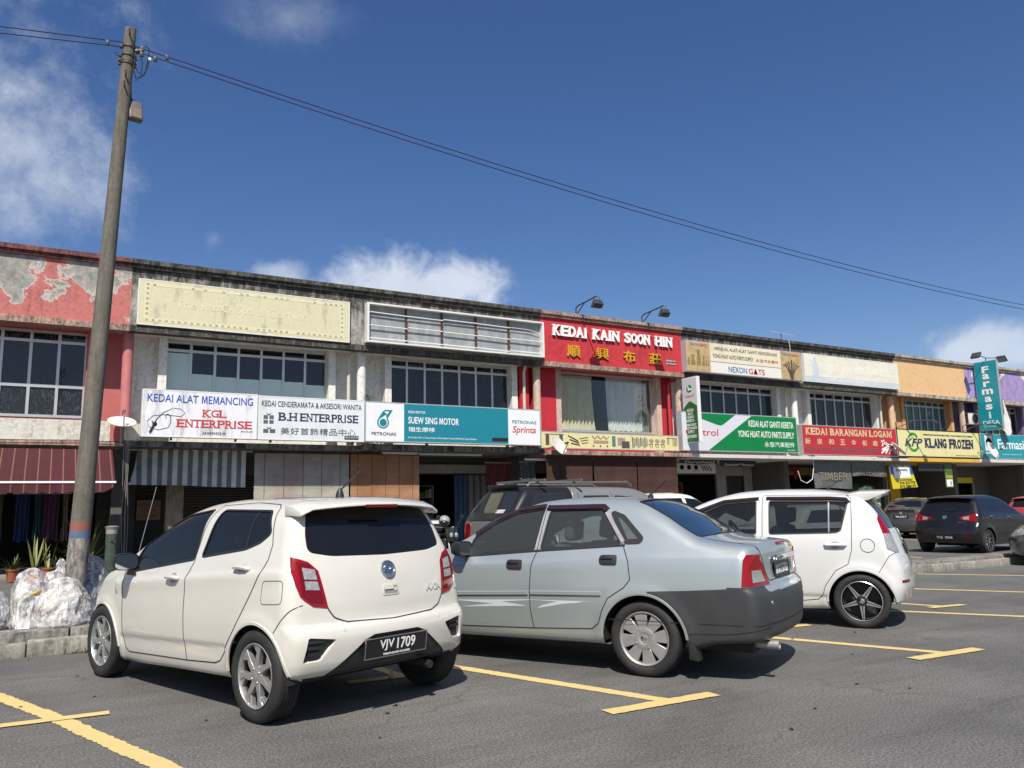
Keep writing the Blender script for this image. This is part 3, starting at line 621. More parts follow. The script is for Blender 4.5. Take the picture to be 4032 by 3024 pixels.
pn = board(g, 5.11, 8.21, 3.44, 4.675, 22.72, 0.26, stained('dusty_white', (0.66, 0.69, 0.71), (0.50, 0.51, 0.52), 0.5, 0.8), m_frame_w, 0.03)
g.text('KEDAI CENDERAMATA & AKSESORI WANITA', 5.2, 8.12, 4.38, 4.54, 22.719, T_navy, pn, bold=0.00504, depth=0.003)
g.text('B.H', 5.67, 6.2, 3.99, 4.22, 22.719, T_navy, pn, bold=0.012, depth=0.003, serif=0.22); g.text('ENTERPRISE', 6.28, 8.03, 3.99, 4.22, 22.719, T_navy, pn, bold=0.012, depth=0.003, serif=0.22)
for k, ch in enumerate('美好首飾精品中心'): g.text(ch, 5.74 + k * 0.28, 5.98 + k * 0.28, 3.60, 3.80, 22.719, T_grey, pn, depth=0.003)
g.text('001513707-M', 7.63, 8.0, 3.535, 3.585, 22.716, T_white, g.put(MB().box(7.6, 8.03, 22.717, 22.7235, 3.5, 3.61), 'number_strip', T_black, pn), depth=0.002)
q = MB()
for x0, x1, z0, z1 in ((5.26, 5.38, 3.89, 3.99), (5.42, 5.54, 3.89, 3.99), (5.26, 5.38, 4.02, 4.13), (5.42, 5.54, 4.02, 4.13), (5.26, 5.40, 3.63, 3.74), (5.44, 5.59, 3.63, 3.74)): q.box(x0, x1, 22.7195, 22.7235, z0, z1)
for x, z in ((5.40, 4.13), (5.42, 3.74)): q.prism([(x - .08, z + .07), (x, z), (x + .08, z + .07), (x + .03, z + .01), (x - .03, z + .01)], FRONT(22.7235), 0.004)
g.put(q, 'printed_gift_boxes', T_grey, pn)
brackets(g, (5.5, 7.9), 3.44, 22.8, 22.95)
g = Grp('shop_sign', 'teal sign with white ends and a drop shaped logo on the ledge', 'sign', (11.3, 22.85, 3.45))
pn = board(g, 8.23, 14.42, 3.455, 4.67, 22.72, 0.26, P_white, m_frame, 0.03)
g.put(MB().box(9.48, 13.16, 22.72, 22.7235, 3.49, 4.635), 'teal_panel', P_teal, pn)
def ring(cx, cz, r0, r1, n=36, a0=0, a1=2 * math.pi):
    return [(cx + r1 * math.cos(a0 + (a1 - a0) * i / n), cz + r1 * math.sin(a0 + (a1 - a0) * i / n)) for i in range(n + 1)] + [(cx + r0 * math.cos(a1 - (a1 - a0) * i / n), cz + r0 * math.sin(a1 - (a1 - a0) * i / n)) for i in range(n + 1)]
q = MB(); cx, cz = 8.80, 4.05
drop = [(cx + .19 * math.cos(a), cz + .19 * math.sin(a)) for a in [math.radians(140 + 260 * i / 24) for i in range(25)]]
drop = drop + [(9.11, 4.43), (8.86, 4.43), (8.78, 4.37)]
q.prism(drop, FRONT(22.7235), 0.004)
lg = g.put(q, 'logo', T_teal, pn)
inn = [(cx + .145 * math.cos(a), cz - .005 + .145 * math.sin(a)) for a in [math.radians(130 + 270 * i / 20) for i in range(21)]] + [(8.89, 4.28)]
g.put(MB().prism(inn, FRONT(22.7194), 0.003).prism([(8.83, 4.38), (9.0, 4.38), (8.93, 4.29)], FRONT(22.7194), 0.003), 'logo_inside', P_white, lg)
g.put(MB().prism([(cx + .115 * math.cos(math.radians(i * 15)), cz - .01 + .115 * math.sin(math.radians(i * 15))) for i in range(24)], FRONT(22.7162), 0.003), 'logo_dot', T_teal, lg)
g.text('PETRONAS', 8.44, 9.22, 3.65, 3.75, 22.722, T_black, pn, bold=0.0126, depth=0.003)
g.text('KEDAI MOTOR', 9.62, 10.19, 4.36, 4.44, 22.719, T_white, pn, depth=0.003); g.text('SUEW SING MOTOR', 9.62, 11.35, 4.04, 4.25, 22.719, T_white, pn, bold=0.0126, depth=0.003)
g.text('瑞生摩哆', 9.63, 10.52, 3.79, 3.94, 22.719, T_white, pn, bold=0.0063, depth=0.003); g.text('No.45, Jalan Wira 2, Taman Perwira, Telok Panglima Garang, 42500 Kuala Langat, Selangor.', 9.61, 11.99, 3.575, 3.64, 22.719, T_white, pn, depth=0.003)
g.put(MB().box(12.55, 13.14, 22.716, 22.7195, 3.56, 3.68), 'number_strip', T_black, pn)
g.text('PETRONAS', 13.32, 14.25, 4.17, 4.28, 22.722, T_teal, pn, bold=0.0126, depth=0.003); g.text('Sprinta', 13.32, 14.23, 3.80, 4.09, 22.722, T_red, pn, bold=0.0126, shear=0.2, depth=0.003)
brackets(g, (10.3, 13.2), 3.455, 22.8, 22.95)
# curtain strip
g = Grp('picture_strip', 'pale yellow strip sign picturing curtains under the wide curtained window', 'sign', (17.5, 22.88, 3.38))
pn = board(g, 14.47, 20.6, 3.385, 3.965, 22.80, 0.16, stained('pale_yellow_strip', (0.66, 0.60, 0.30), (0.5, 0.46, 0.28), 0.5, 0.8), m_frame, 0.03)
pr = plain('print_dark', (0.10, 0.10, 0.11), 0.5, var=0.6, scale=16); pb = plain('print_blue', (0.10, 0.22, 0.28), 0.5, var=0.4, scale=9); pk = plain('print_rose', (0.42, 0.30, 0.25), 0.5, var=0.4, scale=12)
q = MB(); q2 = MB(); q3 = MB()
for x in (14.66, 15.22): q.box(x, x + .14, 22.797, 22.8, 3.5, 3.86)
q.box(14.62, 15.4, 22.797, 22.8, 3.86, 3.88)
for k in range(3):
    q.tube([(15.58 + .06 * k, 22.799, 3.84 - .13 * k), (16.0 + .03 * k, 22.799, 3.66 - .07 * k)], 0.02, 5); q.tube([(16.05 + .05 * k, 22.799, 3.74 - .08 * k), (16.42, 22.799, 3.8 - .09 * k)], 0.012, 5)
for k in range(3): q3.tube([(16.6 + .25 * k, 22.799, 3.86), (16.7 + .25 * k, 22.799, 3.76), (16.82 + .25 * k, 22.799, 3.86)], 0.02, 5); q.box(16.62 + .3 * k, 16.68 + .3 * k, 22.797, 22.8, 3.47, 3.53)
q3.box(16.65, 17.3, 22.797, 22.8, 3.6, 3.7); q2.box(17.47, 17.62, 22.797, 22.8, 3.5, 3.87); q3.box(17.72, 18.05, 22.797, 22.8, 3.55, 3.82); q.box(17.9, 18.25, 22.796, 22.7995, 3.45, 3.7)
for k in range(12): (q, q2, q3)[k % 3].box(18.38 + k * .062, 18.42 + k * .062, 22.797, 22.8, 3.46 + .03 * (k % 4), 3.86 - .03 * (k % 3))
for x in (19.22, 19.5, 19.78): q.tube([(x, 22.799, 3.5), (x - .06, 22.799, 3.62), (x + .1, 22.799, 3.64), (x + .08, 22.799, 3.5)], 0.014, 5); q3.ball((x + .05, 22.8, 3.74), 0.11, 10, 6, (1, .03, .7))
q.box(20.02, 20.5, 22.797, 22.8, 3.85, 3.87)
for x in (20.04, 20.1, 20.3, 20.36, 20.42, 20.48): q.box(x, x + .025, 22.797, 22.8, 3.62 - .05 * (x > 20.2), 3.85)
g.put(q, 'printed_furnishings', pr, pn); g.put(q2, 'printed_curtains', pb, pn); g.put(q3, 'printed_drapes', pk, pn)
# green and white sign on the ledge
g = Grp('shop_sign', 'green and white ledge sign with white lettering behind the upright green sign', 'sign', (23.9, 22.85, 3.4))
pn = board(g, 20.7, 27.06, 3.405, 4.90, 22.72, 0.26, plain('lilac_white', (0.62, 0.62, 0.68), 0.32, var=0.06), m_frame, 0.035)
g.put(MB().prism([(21.0, 4.865), (23.55, 4.865), (22.86, 4.46), (22.72, 4.415), (22.5, 4.45), (21.0, 4.95 - .12)], FRONT(22.7235), 0.004), 'green_wedge', P_green, pn)
g.put(MB().prism([(22.02, 3.44), (27.02, 3.44), (27.02, 4.865), (24.45, 4.865)], FRONT(22.7235), 0.004), 'green_panel', P_green, pn)
g.text('Castrol', 20.9, 22.57, 4.0, 4.27, 22.722, T_red, pn, bold=0.0063, depth=0.003)
g.text('KEDAI ALAT GANTI KERETA', 24.25, 26.84, 4.42, 4.68, 22.719, T_white, pn, bold=0.0084, depth=0.003); g.text('YONG HUAT AUTO PARTS SUPPLY', 23.63, 26.84, 4.0, 4.26, 22.719, T_white, pn, bold=0.0084, depth=0.003)
g.text('永發汽車配件', 25.08, 26.84, 3.63, 3.84, 22.719, T_white, pn, depth=0.003); g.text('MDKL.LJ/08/70', 26.4, 26.85, 3.5, 3.54, 22.719, T_white, pn, depth=0.003)
# red hardware sign
g = Grp('shop_sign', 'red sign with cream lettering and a big white character on the ledge', 'sign', (30.5, 22.82, 3.35))
pn = board(g, 27.3, 33.65, 3.35, 4.62, 22.69, 0.28, P_red, m_frame, 0.03)
g.text('KEDAI BARANGAN LOGAM', 27.53, 33.3, 4.2, 4.5, 22.689, T_cream, pn, bold=0.035, depth=0.004, serif=0.16)
for k, ch in enumerate('新泉和五金板廠'): g.text(ch, 27.46 + k * .74, 27.80 + k * .74, 3.80, 4.05, 22.689, T_cream, pn, bold=0.012, depth=0.004)
g.text('GAN SAN HARDWARE & TIMBER', 27.46, 32.2, 3.52, 3.7, 22.689, T_grey, pn, bold=0.0147, depth=0.004)
q = MB()
for a, b_ in (((32.5, 4.05), (32.95, 3.85)), ((32.7, 4.1), (32.55, 3.8)), ((32.75, 3.98), (33.5, 3.7)), ((32.45, 3.5), (32.95, 3.75)), ((32.5, 3.65), (33.4, 3.95)), ((32.75, 3.48), (33.0, 3.75)), ((33.05, 3.9), (33.5, 3.5)), ((33.0, 3.48), (33.3, 3.8))):
    q.tube([(a[0], 22.69, a[1]), (b_[0], 22.69, b_[1])], 0.045, 6)
q.v = [(x, 22.688 if y_ < 22.69 else 22.693, z) for x, y_, z in q.v]; g.put(q, 'white_character', T_white, pn)
# pale yellow frozen food sign
g = Grp('shop_sign', 'pale yellow sign with navy lettering in a black frame above the yellow ledge', 'sign', (37, 22.82, 3.35))
pn = board(g, 33.68, 40.28, 3.355, 4.65, 22.69, 0.28, stained('butter_panel', (0.68, 0.64, 0.32), (0.60, 0.52, 0.2), 0.5, 0.8), m_frame_k, 0.045)
g.text('PEMBORONG MAKANAN SEJUK BEKU, AYAM, DAGING, IKAN, KAMBING', 35.67, 39.69, 4.36, 4.46, 22.689, T_black, pn, bold=0.0126, depth=0.004)
g.text('KLANG', 35.72, 37.45, 3.82, 4.26, 22.689, T_navy, pn, bold=0.03, depth=0.02, serif=0.18); g.text('FROZEN', 37.65, 39.66, 3.82, 4.26, 22.689, T_navy, pn, bold=0.03, depth=0.02, serif=0.18)
g.text('KFP', 34.2, 35.55, 3.86, 4.22, 22.687, T_navy, pn, bold=0.0126, shear=0.3, depth=0.01)
g.put(MB().prism(ring(34.86, 4.05, .33, .45, 20, math.radians(35), math.radians(150)), FRONT(22.689), .004).prism(ring(34.86, 4.05, .33, .45, 20, math.radians(205), math.radians(330)), FRONT(22.689), .004), 'swirl', T_green, pn)
g.text('Dimiliki oleh: Klang Frozen Products (2008) Sdn. Bhd.', 38.12, 40.03, 3.44, 3.50, 22.689, T_black, pn, depth=0.003)
# pharmacy ledge sign
g = Grp('shop_sign', 'teal pharmacy sign with a round white emblem at the right end of the ledge row', 'sign', (43.5, 22.82, 3.35))
P_tq = plain('sign_turquoise', (0.01, 0.27, 0.33), 0.3, var=0.06)
pn = board(g, 40.36, 46.55, 3.36, 4.62, 22.69, 0.28, P_tq, m_frame, 0.03)
q = g.put(MB().box(40.74, 41.42, 22.69, 22.6935, 3.62, 4.52), 'emblem_panel', P_white, pn)
g.put(MB().prism(ring(41.08, 4.12, .255, .29, 28), FRONT(22.6895), .003).prism([(41.08 + .2 * math.cos(math.radians(a)), 4.07 + .2 * math.sin(math.radians(a))) for a in range(180, 361, 15)], FRONT(22.6895), .003).prism([(41.12, 4.07), (41.2, 4.07), (41.27, 4.32), (41.18, 4.32)], FRONT(22.6895), .003), 'emblem', T_black, q)
g.put(MB().prism([(41.02, 3.95), (41.13, 3.95), (41.2, 4.14), (41.08, 4.14)], FRONT(22.686), .002), 'emblem_leaf', T_green, q)
g.text('Rx', 40.9, 41.03, 4.14, 4.28, 22.689, T_black, q, depth=.003); g.text('FARMASI', 40.8, 41.36, 3.66, 3.74, 22.689, T_navy, q, bold=0.0084, depth=.003)
g.text('Farmasi', 41.86, 44.3, 3.86, 4.36, 22.689, T_white, pn, bold=0.0126, depth=0.006); g.text('Desa Primatin', 44.5, 46.2, 3.86, 4.2, 22.689, T_white, pn, depth=0.006); g.text('Desa Primatin Sdn Bhd 24, Jalan Wira', 42.2, 44.0, 3.56, 3.62, 22.689, T_white, pn, depth=0.003)
# upright projecting signs
def SIDE(x): return Matrix(((0, 0, -1, x), (-1, 0, 0, 22.9), (0, 1, 0, 0), (0, 0, 0, 1)))   # plane facing -x, local x runs from the wall outwards
def upright(label, x, y0, z0, z1, th, face, edge):
    g = Grp('projecting_sign', label, 'sign', (x, 22.9, z0)); L = 22.9 - y0
    bd = g.put(MB().box(x + 0.006, x + th, y0, 22.88, z0, z1), 'sign_box', edge)
    M = Matrix.Translation(-g.l) @ SIDE(x)
    def flat(poly, mat, name, d=0.004, par=bd): return MB().prism(poly, M @ Matrix.Translation((0, 0, -0.0055 + (0 if d < .005 else 0))), d).build(name, mat, par)
    pn = flat([(0.04, z0 + 0.03), (L - 0.02, z0 + 0.03), (L - 0.02, z1 - 0.03), (0.04, z1 - 0.03)], face, 'panel', 0.0075)
    g.put(MB().box(x + .03, x + .06, 22.85, 22.99, z1 - .35, z1 - .3).box(x + .03, x + .06, 22.85, 22.99, z0 + .3, z0 + .35), 'wall_bracket', m_frame_k)
    return g, M @ Matrix.Translation((0, 0, 0.0025)), pn, L, flat
g, M, pn, L, flat = upright('upright green and white sign projecting beside the red house', 20.97, 22.08, 3.69, 6.17, 0.16, plain('lilac_white_face', (0.56, 0.55, 0.58), 0.35, var=0.06), m_frame_w)
MB().prism([(0.05, 3.72), (L - .03, 3.72), (L - .03, 5.05), (L * .62, 5.22), (L * .5, 5.26), (L * .36, 5.2), (0.05, 5.0)], M, 0.003).build('green_panel', plain('deep_green', (0.015, 0.11, 0.015), 0.35, var=.08), pn)
M2 = M @ Matrix.Translation((0, 0, 0.0035))
lg = MB().prism(ring(L / 2, 5.73, 0, .15, 28), M, .002).build('emblem', plain('emblem_green', (0.01, 0.2, 0.06), .4, var=0), pn)
MB().prism([(L / 2 - .08, 5.85), (L / 2 - .03, 5.85), (L / 2 - .02, 5.74), (L / 2 + .14, 5.74), (L / 2 + .14, 5.69), (L / 2 - .06, 5.66)], M2, .002).build('emblem_stroke', T_white, lg)
letters('Castrol', (.17, L - .17, 5.40, 5.51), M, T_red, pn, bold=0.0063, depth=.003)
letters('', (0, 1, 0, 1), M2, T_white, pn, depth=.003, rows=[('KEDAI', (.25, .57, 4.86, 4.97)), ('ALAT', (.27, .55, 4.73, 4.83)), ('GANTI', (.25, .58, 4.60, 4.70)), ('KERETA', (.22, .60, 4.47, 4.57)), ('YONG HUAT', (.12, .70, 4.31, 4.41)), ('AUTO PARTS', (.11, .72, 4.18, 4.28)), ('SUPPLY', (.24, .60, 4.05, 4.15)), ('永發汽車配件', (.13, .70, 3.86, 3.98))])
g, M, pn, L, flat = upright('tall teal pharmacy sign sticking out from the purple house', 40.80, 21.75, 4.75, 8.25, 0.14, P_tq, m_frame)
for k, ch in enumerate('Farmasi'):
    h = {'F': .34, 'i': .33}.get(ch, .27); zc = 7.98 - .385 * k
    letters(ch, (L / 2 - {'m': .27, 'i': .05}.get(ch, .17), L / 2 + {'m': .27, 'i': .05}.get(ch, .17), zc - h, zc), M, T_white, pn, bold=.03, depth=.006)
letters('DESA', (.2, L - .14, 5.02, 5.24), M, T_white, pn, depth=.004); letters('primatin', (.25, L - .18, 4.87, 5.0), M, plain('pale_teal_letter', (.35, .6, .62), .4, var=0), pn, depth=.004)

# ------------------------------------------------------------------ flood lamps on arms, dishes, aerial, air conditioner
m_lampk = plain('lamp_housing', (0.05, 0.055, 0.055), 0.45, var=0.3); m_rod = plain('lamp_arm', (0.055, 0.04, 0.035), 0.6, var=0.3)
m_glassl = plain('lamp_glass', (0.35, 0.36, 0.36), 0.1, var=0)
def arm_lamp(label, base, reach, rise, dx=0.0, size=0.22, drop=0.34, led=False, group='lamps on arms above the signs'):
    g = Grp('sign_lamp', label, 'lamp', base, group); x, y, z = base
    tip = (x + dx, y - reach, z + rise)
    g.put(MB().tube([(x, y, z), (x, y, z + 0.28), (x + dx * .1, y - 0.12, z + 0.34), tip], 0.025, 8).tube([(x, y - .02, z + .02), (x + dx * .45, y - reach * .45, z + .34 + (rise - .34) * .45)], 0.02, 6), 'arm', m_rod, smooth=True)
    tx, ty, tz = tip; s = size
    if led:
        Mx = Matrix.Translation((tx, ty + .02, tz - .08)) @ Matrix.Rotation(math.radians(35), 4, 'X')
        h = MB().obox(Mx, -s, s, -s * .7, s * .7, -.03, .03); g.put(h, 'housing', m_lampk, bevel=.01)
        g.put(MB().obox(Mx, -s * .85, s * .85, -s * .6, s * .6, -.036, -.031), 'lens', m_glassl)
    else:
        g.put(MB().tube([(tx - .12, ty, tz - .2), (tx - .12, ty, tz - .02), (tx + .12, ty, tz - .02), (tx + .12, ty, tz - .2)], .01, 6), 'yoke', m_rod)
        pts = [(0, -.09), (.04, -.03), (.2, -.01), (.33, .1), (.3, .2)]
        v = []; f = []
        for (dz, dy), hw in zip([(-.1, .02), (-.14, -.1), (-.3, -.16), (-.42, -.02), (-.40, .12)], (.12, .15, .19, .21, .2)): v += [(tx - hw, ty + dy, tz + dz), (tx + hw, ty + dy, tz + dz)]
        m = MB().add(v, [(0, 1, 3, 2), (2, 3, 5, 4), (4, 5, 7, 6), (6, 7, 9, 8), (8, 9, 1, 0), (0, 2, 4, 6, 8), (9, 7, 5, 3, 1)]); g.put(m, 'housing', m_lampk, bevel=.015)
    return g
arm_lamp('left of two dark floodlights leaning out over the red parapet', (16.27, 23.05, 8.2), 1.25, .42)
arm_lamp('right of two dark floodlights leaning out over the red parapet', (19.3, 23.05, 8.2), 1.25, .42)
arm_lamp('small lamp on a thin arm above the left half of the pale yellow sign', (34.0, 22.9, 4.68), 1.3, .28, 1.0, .14, led=True)
arm_lamp('small lamp on a thin arm at the right end of the pale yellow sign', (39.3, 22.9, 4.68), 1.3, .28, .9, .14, led=True)
for lab, sx in (('lamp on the left of the rod over the tall teal sign', -1), ('lamp on the right of the rod over the tall teal sign', 1)):
    g = Grp('sign_lamp', lab, 'lamp', (40.87, 22.2, 8.26), 'lamps on arms above the signs')
    g.put(MB().tube([(40.87, 22.3, 8.26), (40.87, 22.25, 8.4), (40.87 + sx * 1.1, 22.1, 8.48)], .022, 6), 'arm', m_rod)
    Mx = Matrix.Translation((40.87 + sx * 1.15, 22.1, 8.42)) @ Matrix.Rotation(math.radians(-40 * sx), 4, 'Y')
    g.put(MB().obox(Mx, -.05, .05, -.22, .22, -.17, .17), 'housing', m_lampk, bevel=.012); g.put(MB().obox(Mx, -.058 if sx > 0 else .051, -.051 if sx > 0 else .058, -.19, .19, -.14, .14), 'lens', m_glassl)
m_dish = stained('weathered_dish', (0.62, 0.60, 0.56), (0.40, 0.25, 0.12), 0.62, 0.85, 2, 2); m_dgrey = plain('dish_arm', (0.30, 0.30, 0.30), 0.5, 0.3)
def dish(label, c, mast, r, az, el, flip=1, hz=0.9):
    """satellite dish: bowl, feed arm with its horn, mast"""
    g = Grp('satellite_dish', label, 'satellite dish', mast, 'satellite dishes on the ledge'); c = Vector(c)
    d = Vector((math.sin(az) * math.cos(el), -math.cos(az) * math.cos(el), math.sin(el))); q = d.to_track_quat('Z', 'Y').to_matrix().to_4x4()
    M = Matrix.Translation(c) @ q
    prof = [(0.0, 0.0)] + [(r * k / 8, 0.16 * r * (k / 8) ** 2) for k in range(1, 9)]; prof2 = [(r * k / 8, 0.16 * r * (k / 8) ** 2 - 0.02) for k in range(8, 0, -1)] + [(0, -0.02)]
    g.put(MB().lathe([(max(1e-4, a), b_) for a, b_ in prof + prof2], M, 36), 'bowl', m_dish, smooth=True)
    foot = M @ Vector((0, -r * .95, .03)); horn = M @ Vector((0, -r * .35, r * 1.15))
    g.put(MB().tube([foot, horn], .02, 6), 'feed_arm', m_dgrey); g.put(MB().tube([horn, horn + (c - horn).normalized() * .13], .035, 10), 'horn', m_lampk)
    mx = Vector(mast); g.put(MB().tube([mx, (mx.x, mx.y, c.z - .05), c - d * .03], .025, 8).box(mx.x - .07, mx.x + .07, mx.y - .02, mx.y + .07, mx.z - .02, mx.z + .03), 'mast', m_dgrey)
    return g
dish('rust streaked satellite dish tilted flat beside the concrete pole', (1.68, 22.6, 3.76), (1.70, 22.86, 3.22), .34, math.radians(5), math.radians(63))
dish('white satellite dish in front of the curtain pictures', (14.95, 22.5, 3.45), (14.72, 22.86, 3.18), .36, math.radians(22), math.radians(28))
dish('dark backed satellite dish between the red and pale yellow signs', (33.15, 22.35, 3.66), (32.9, 22.86, 3.2), .40, math.radians(42), math.radians(42))
dish('white satellite dish in front of the pharmacy emblem', (40.35, 22.2, 3.72), (39.9, 22.86, 3.2), .44, math.radians(6), math.radians(22))
g = Grp('roof_aerial', 'thin white aerial on the grey roofline', 'aerial', (26.9, 23.05, 8.2))
g.put(MB().tube([(26.9, 23.05, 8.2), (26.9, 23.05, 8.55)], .02, 6), 'mast', m_lampk); g.put(MB().tube([(26.0, 22.9, 8.53), (27.9, 23.2, 8.57)], .008, 5), 'rod', m_frame_w); g.put(MB().tube([(27.1, 22.84, 8.22), (27.12, 22.82, 7.9), (27.13, 22.84, 7.7)], .01, 5), 'cable', T_white)
g = Grp('air_conditioner', 'rusty white air conditioner box beside the tall teal sign', 'air conditioner', (41.0, 23.5, 5.15))
g.put(MB().box(40.62, 41.5, 23.3, 23.62, 5.15, 5.75), 'casing', m_dish, bevel=.02); g.put(MB().lathe([(.02, 0), (.24, 0), (.24, .03), (.2, .03)], FRONT(23.297, 41.15, 5.45), 24), 'fan_grille', m_lampk); g.put(MB().box(40.605, 40.618, 23.33, 23.6, 5.2, 5.68), 'rusty_vent', m_rust)
g = Grp('hanging_cloth', 'white cloth knotted on a rod right of the tall teal sign', 'cloth', (42.3, 22.4, 4.6))
v = []; n = 12
for k in range(8):
    for i in range(n): a = 2 * math.pi * i / n; r = .03 + .28 * (k / 7) ** 1.2 * (1 + .35 * math.sin(3 * a + k)); v.append((42.3 + .1 * k / 7 + r * math.cos(a), 22.4 + .5 * r * math.sin(a), 6.35 - 1.65 * k / 7 - .2 * math.sin(a * 2) * k / 7))
g.put(MB().add(v, [(k * n + i, k * n + (i + 1) % n, (k + 1) * n + (i + 1) % n, (k + 1) * n + i) for k in range(7) for i in range(n)]), 'cloth', plain('white_cloth', (.62, .61, .58), .9), smooth=True)
g.put(MB().tube([(42.3, 22.85, 6.2), (42.3, 22.4, 6.38)], .02, 6), 'rod', m_rod)
from mathutils.bvhtree import BVHTree
# ------------------------------------------------------------------ car bodies: an implicit solid (side, plan and end curves with rounded
# meetings) is turned into a mesh, then cut along panel outlines into separate parts
def curve(pts):
    p = np.array(sorted(pts), float); x, y = p[:, 0], p[:, 1]; h = np.diff(x); d = np.diff(y) / h; m = np.zeros(len(x))
    m[0], m[-1] = d[0], d[-1]
    for i in range(1, len(x) - 1):
        m[i] = 0 if d[i - 1] * d[i] <= 0 else 3 * (h[i - 1] + h[i]) / ((2 * h[i] + h[i - 1]) / d[i - 1] + (h[i] + 2 * h[i - 1]) / d[i])
    def f(a):
        a = np.asarray(a, float); k = np.clip(np.searchsorted(x, a) - 1, 0, len(x) - 2); t = np.clip((a - x[k]) / h[k], 0, 1); hh = h[k]
        return (2 * t**3 - 3 * t**2 + 1) * y[k] + (t**3 - 2 * t**2 + t) * hh * m[k] + (-2 * t**3 + 3 * t**2) * y[k + 1] + (t**3 - t**2) * hh * m[k + 1]
    return f
def smax(a, b, k):
    h = np.maximum(k - np.abs(a - b), 0) / k; return np.maximum(a, b) + h * h * k * 0.25
class Body:
    def __init__(s, **k):
        s.__dict__.update(k)
        s.fW, s.fin, s.fZ = curve(k['W']), curve(k['inset']), curve(k['Z'])
        s.fXr, s.fXf, s.fb = curve(k['Xr']), curve(k['Xf']), curve(k['zb'])
        s.kt = curve(k.get('ktop', [(-1, .12), (4, .12)]))
    def F(s, x, y, z):
        ay = np.abs(y); Wx = s.fW(x)
        side = ay - (Wx - s.fin(z))
        for (pts, amt, wid) in s.__dict__.get('creases', ()):       # a raised or sunk line along the flank
            zl = np.interp(x, [p[0] for p in pts], [p[1] for p in pts]); m = (x > pts[0][0]) & (x < pts[-1][0])
            t = (z - zl) / wid; side = side - np.where(m, amt * np.where(t > 0, np.exp(-(t * 2.2)**2), np.exp(-(t * 0.7)**2)), 0)
        for (xa, za, r, amt) in s.__dict__.get('flares', ()):
            d = np.sqrt((x - xa)**2 + (z - za)**2); side = side - amt * np.exp(-((d - r) / 0.055)**2)
        top = (z - (s.fZ(x) - s.crown * (ay / 0.8)**2)) * 0.9
        rear = (s.fXr(z) + s.bow_r * ay**2.4) - x
        for (z0, z1, y0, y1, dx) in s.__dict__.get('rear_dents', ()):  # shallow pockets pressed in the tail
            m = np.clip(np.minimum(np.minimum(z - z0, z1 - z), np.minimum(y - y0, y1 - y)) / 0.02, 0, 1); rear = rear + dx * m
        front = x - (s.fXf(z) - s.bow_f * ay**2.4)
        f = smax(side, top, s.kt(x)); f = smax(f, rear, s.k_r); f = smax(f, front, s.k_f)
        return smax(f, s.fb(x) - z, 0.05)
    def grad(s, p, e=1.5e-3):
        g = np.zeros_like(p)
        for i in range(3):
            a = p.copy(); a[:, i] += e; b_ = p.copy(); b_[:, i] -= e
            g[:, i] = (s.F(*a.T) - s.F(*b_.T)) / (2 * e)
        return g
    def mesh(s, h):
        lo = np.array([min(q[1] for q in s.Xr) - .1, -max(q[1] for q in s.W) - .08, .05]); hi = np.array([max(q[1] for q in s.Xf) + .1, max(q[1] for q in s.W) + .08, max(q[1] for q in s.Z) + .1])
        n = np.ceil((hi - lo) / h).astype(int) + 1
        ax = [lo[i] + h * np.arange(n[i]) for i in range(3)]; X, Y, Zz = np.meshgrid(*ax, indexing='ij'); f = s.F(X, Y, Zz); ins = f < 0
        cs = np.zeros(n - 1, int)
        for a in (0, 1):
            for b_ in (0, 1):
                for c_ in (0, 1): cs += ins[a:n[0] - 1 + a, b_:n[1] - 1 + b_, c_:n[2] - 1 + c_]
        act = (cs > 0) & (cs < 8); idx = -np.ones(act.shape, int); ii = np.argwhere(act); idx[act] = np.arange(len(ii))
        P = lo + h * (ii + 0.5)
        for _ in range(6):
            g = s.grad(P); v = s.F(*P.T); st = g * (v / np.maximum((g * g).sum(1), 1e-6))[:, None]
            ln = np.linalg.norm(st, axis=1, keepdims=True); P = P - st * np.minimum(1, 0.5 * h / np.maximum(ln, 1e-9))
        q = []
        for a in range(3):
            b_, c_ = (a + 1) % 3, (a + 2) % 3; sl = [slice(None)] * 3; sl2 = [slice(None)] * 3; sl[a] = slice(0, -1); sl2[a] = slice(1, None)
            e = np.argwhere(ins[tuple(sl)] != ins[tuple(sl2)]); e = e[(e[:, b_] > 0) & (e[:, c_] > 0) & (e[:, b_] < n[b_] - 1) & (e[:, c_] < n[c_] - 1)]
            def at(db, dc): t_ = e.copy(); t_[:, b_] += db; t_[:, c_] += dc; return idx[t_[:, 0], t_[:, 1], t_[:, 2]]
            qq = np.stack([at(-1, -1), at(0, -1), at(0, 0), at(-1, 0)], 1); fl = ~ins[tuple(sl)][e[:, 0], e[:, 1], e[:, 2]]
            qq[fl] = qq[fl][:, ::-1]; q.append(qq)
        q = np.concatenate(q); q = q[(q >= 0).all(1)]
        me = bpy.data.meshes.new('body'); me.from_pydata(P.tolist(), [], q.tolist()); return me
def rounded(poly, r=0.03, n=4):
    """polygon with its corners rounded"""
    out = []; m = len(poly)
    for i in range(m):
        p0, p, p1 = (Vector(poly[i - 1][:2]), Vector(poly[i][:2]), Vector(poly[(i + 1) % m][:2])); rr = poly[i][2] if len(poly[i]) > 2 else r
        a = (p0 - p); b_ = (p1 - p); ra = min(rr, a.length * .45); rb = min(rr, b_.length * .45); A = p + a.normalized() * ra; B_ = p + b_.normalized() * rb
        for k in range(n + 1): t_ = k / n; q = A * (1 - t_)**2 + p * 2 * t_ * (1 - t_) + B_ * t_**2; out.append((q.x, q.y))
    return out
def circle(cx, cz, r, n=28, a0=0, a1=360):
    return [(cx + r * math.cos(math.radians(a0 + (a1 - a0) * i / n)), cz + r * math.sin(math.radians(a0 + (a1 - a0) * i / n))) for i in range(n)]
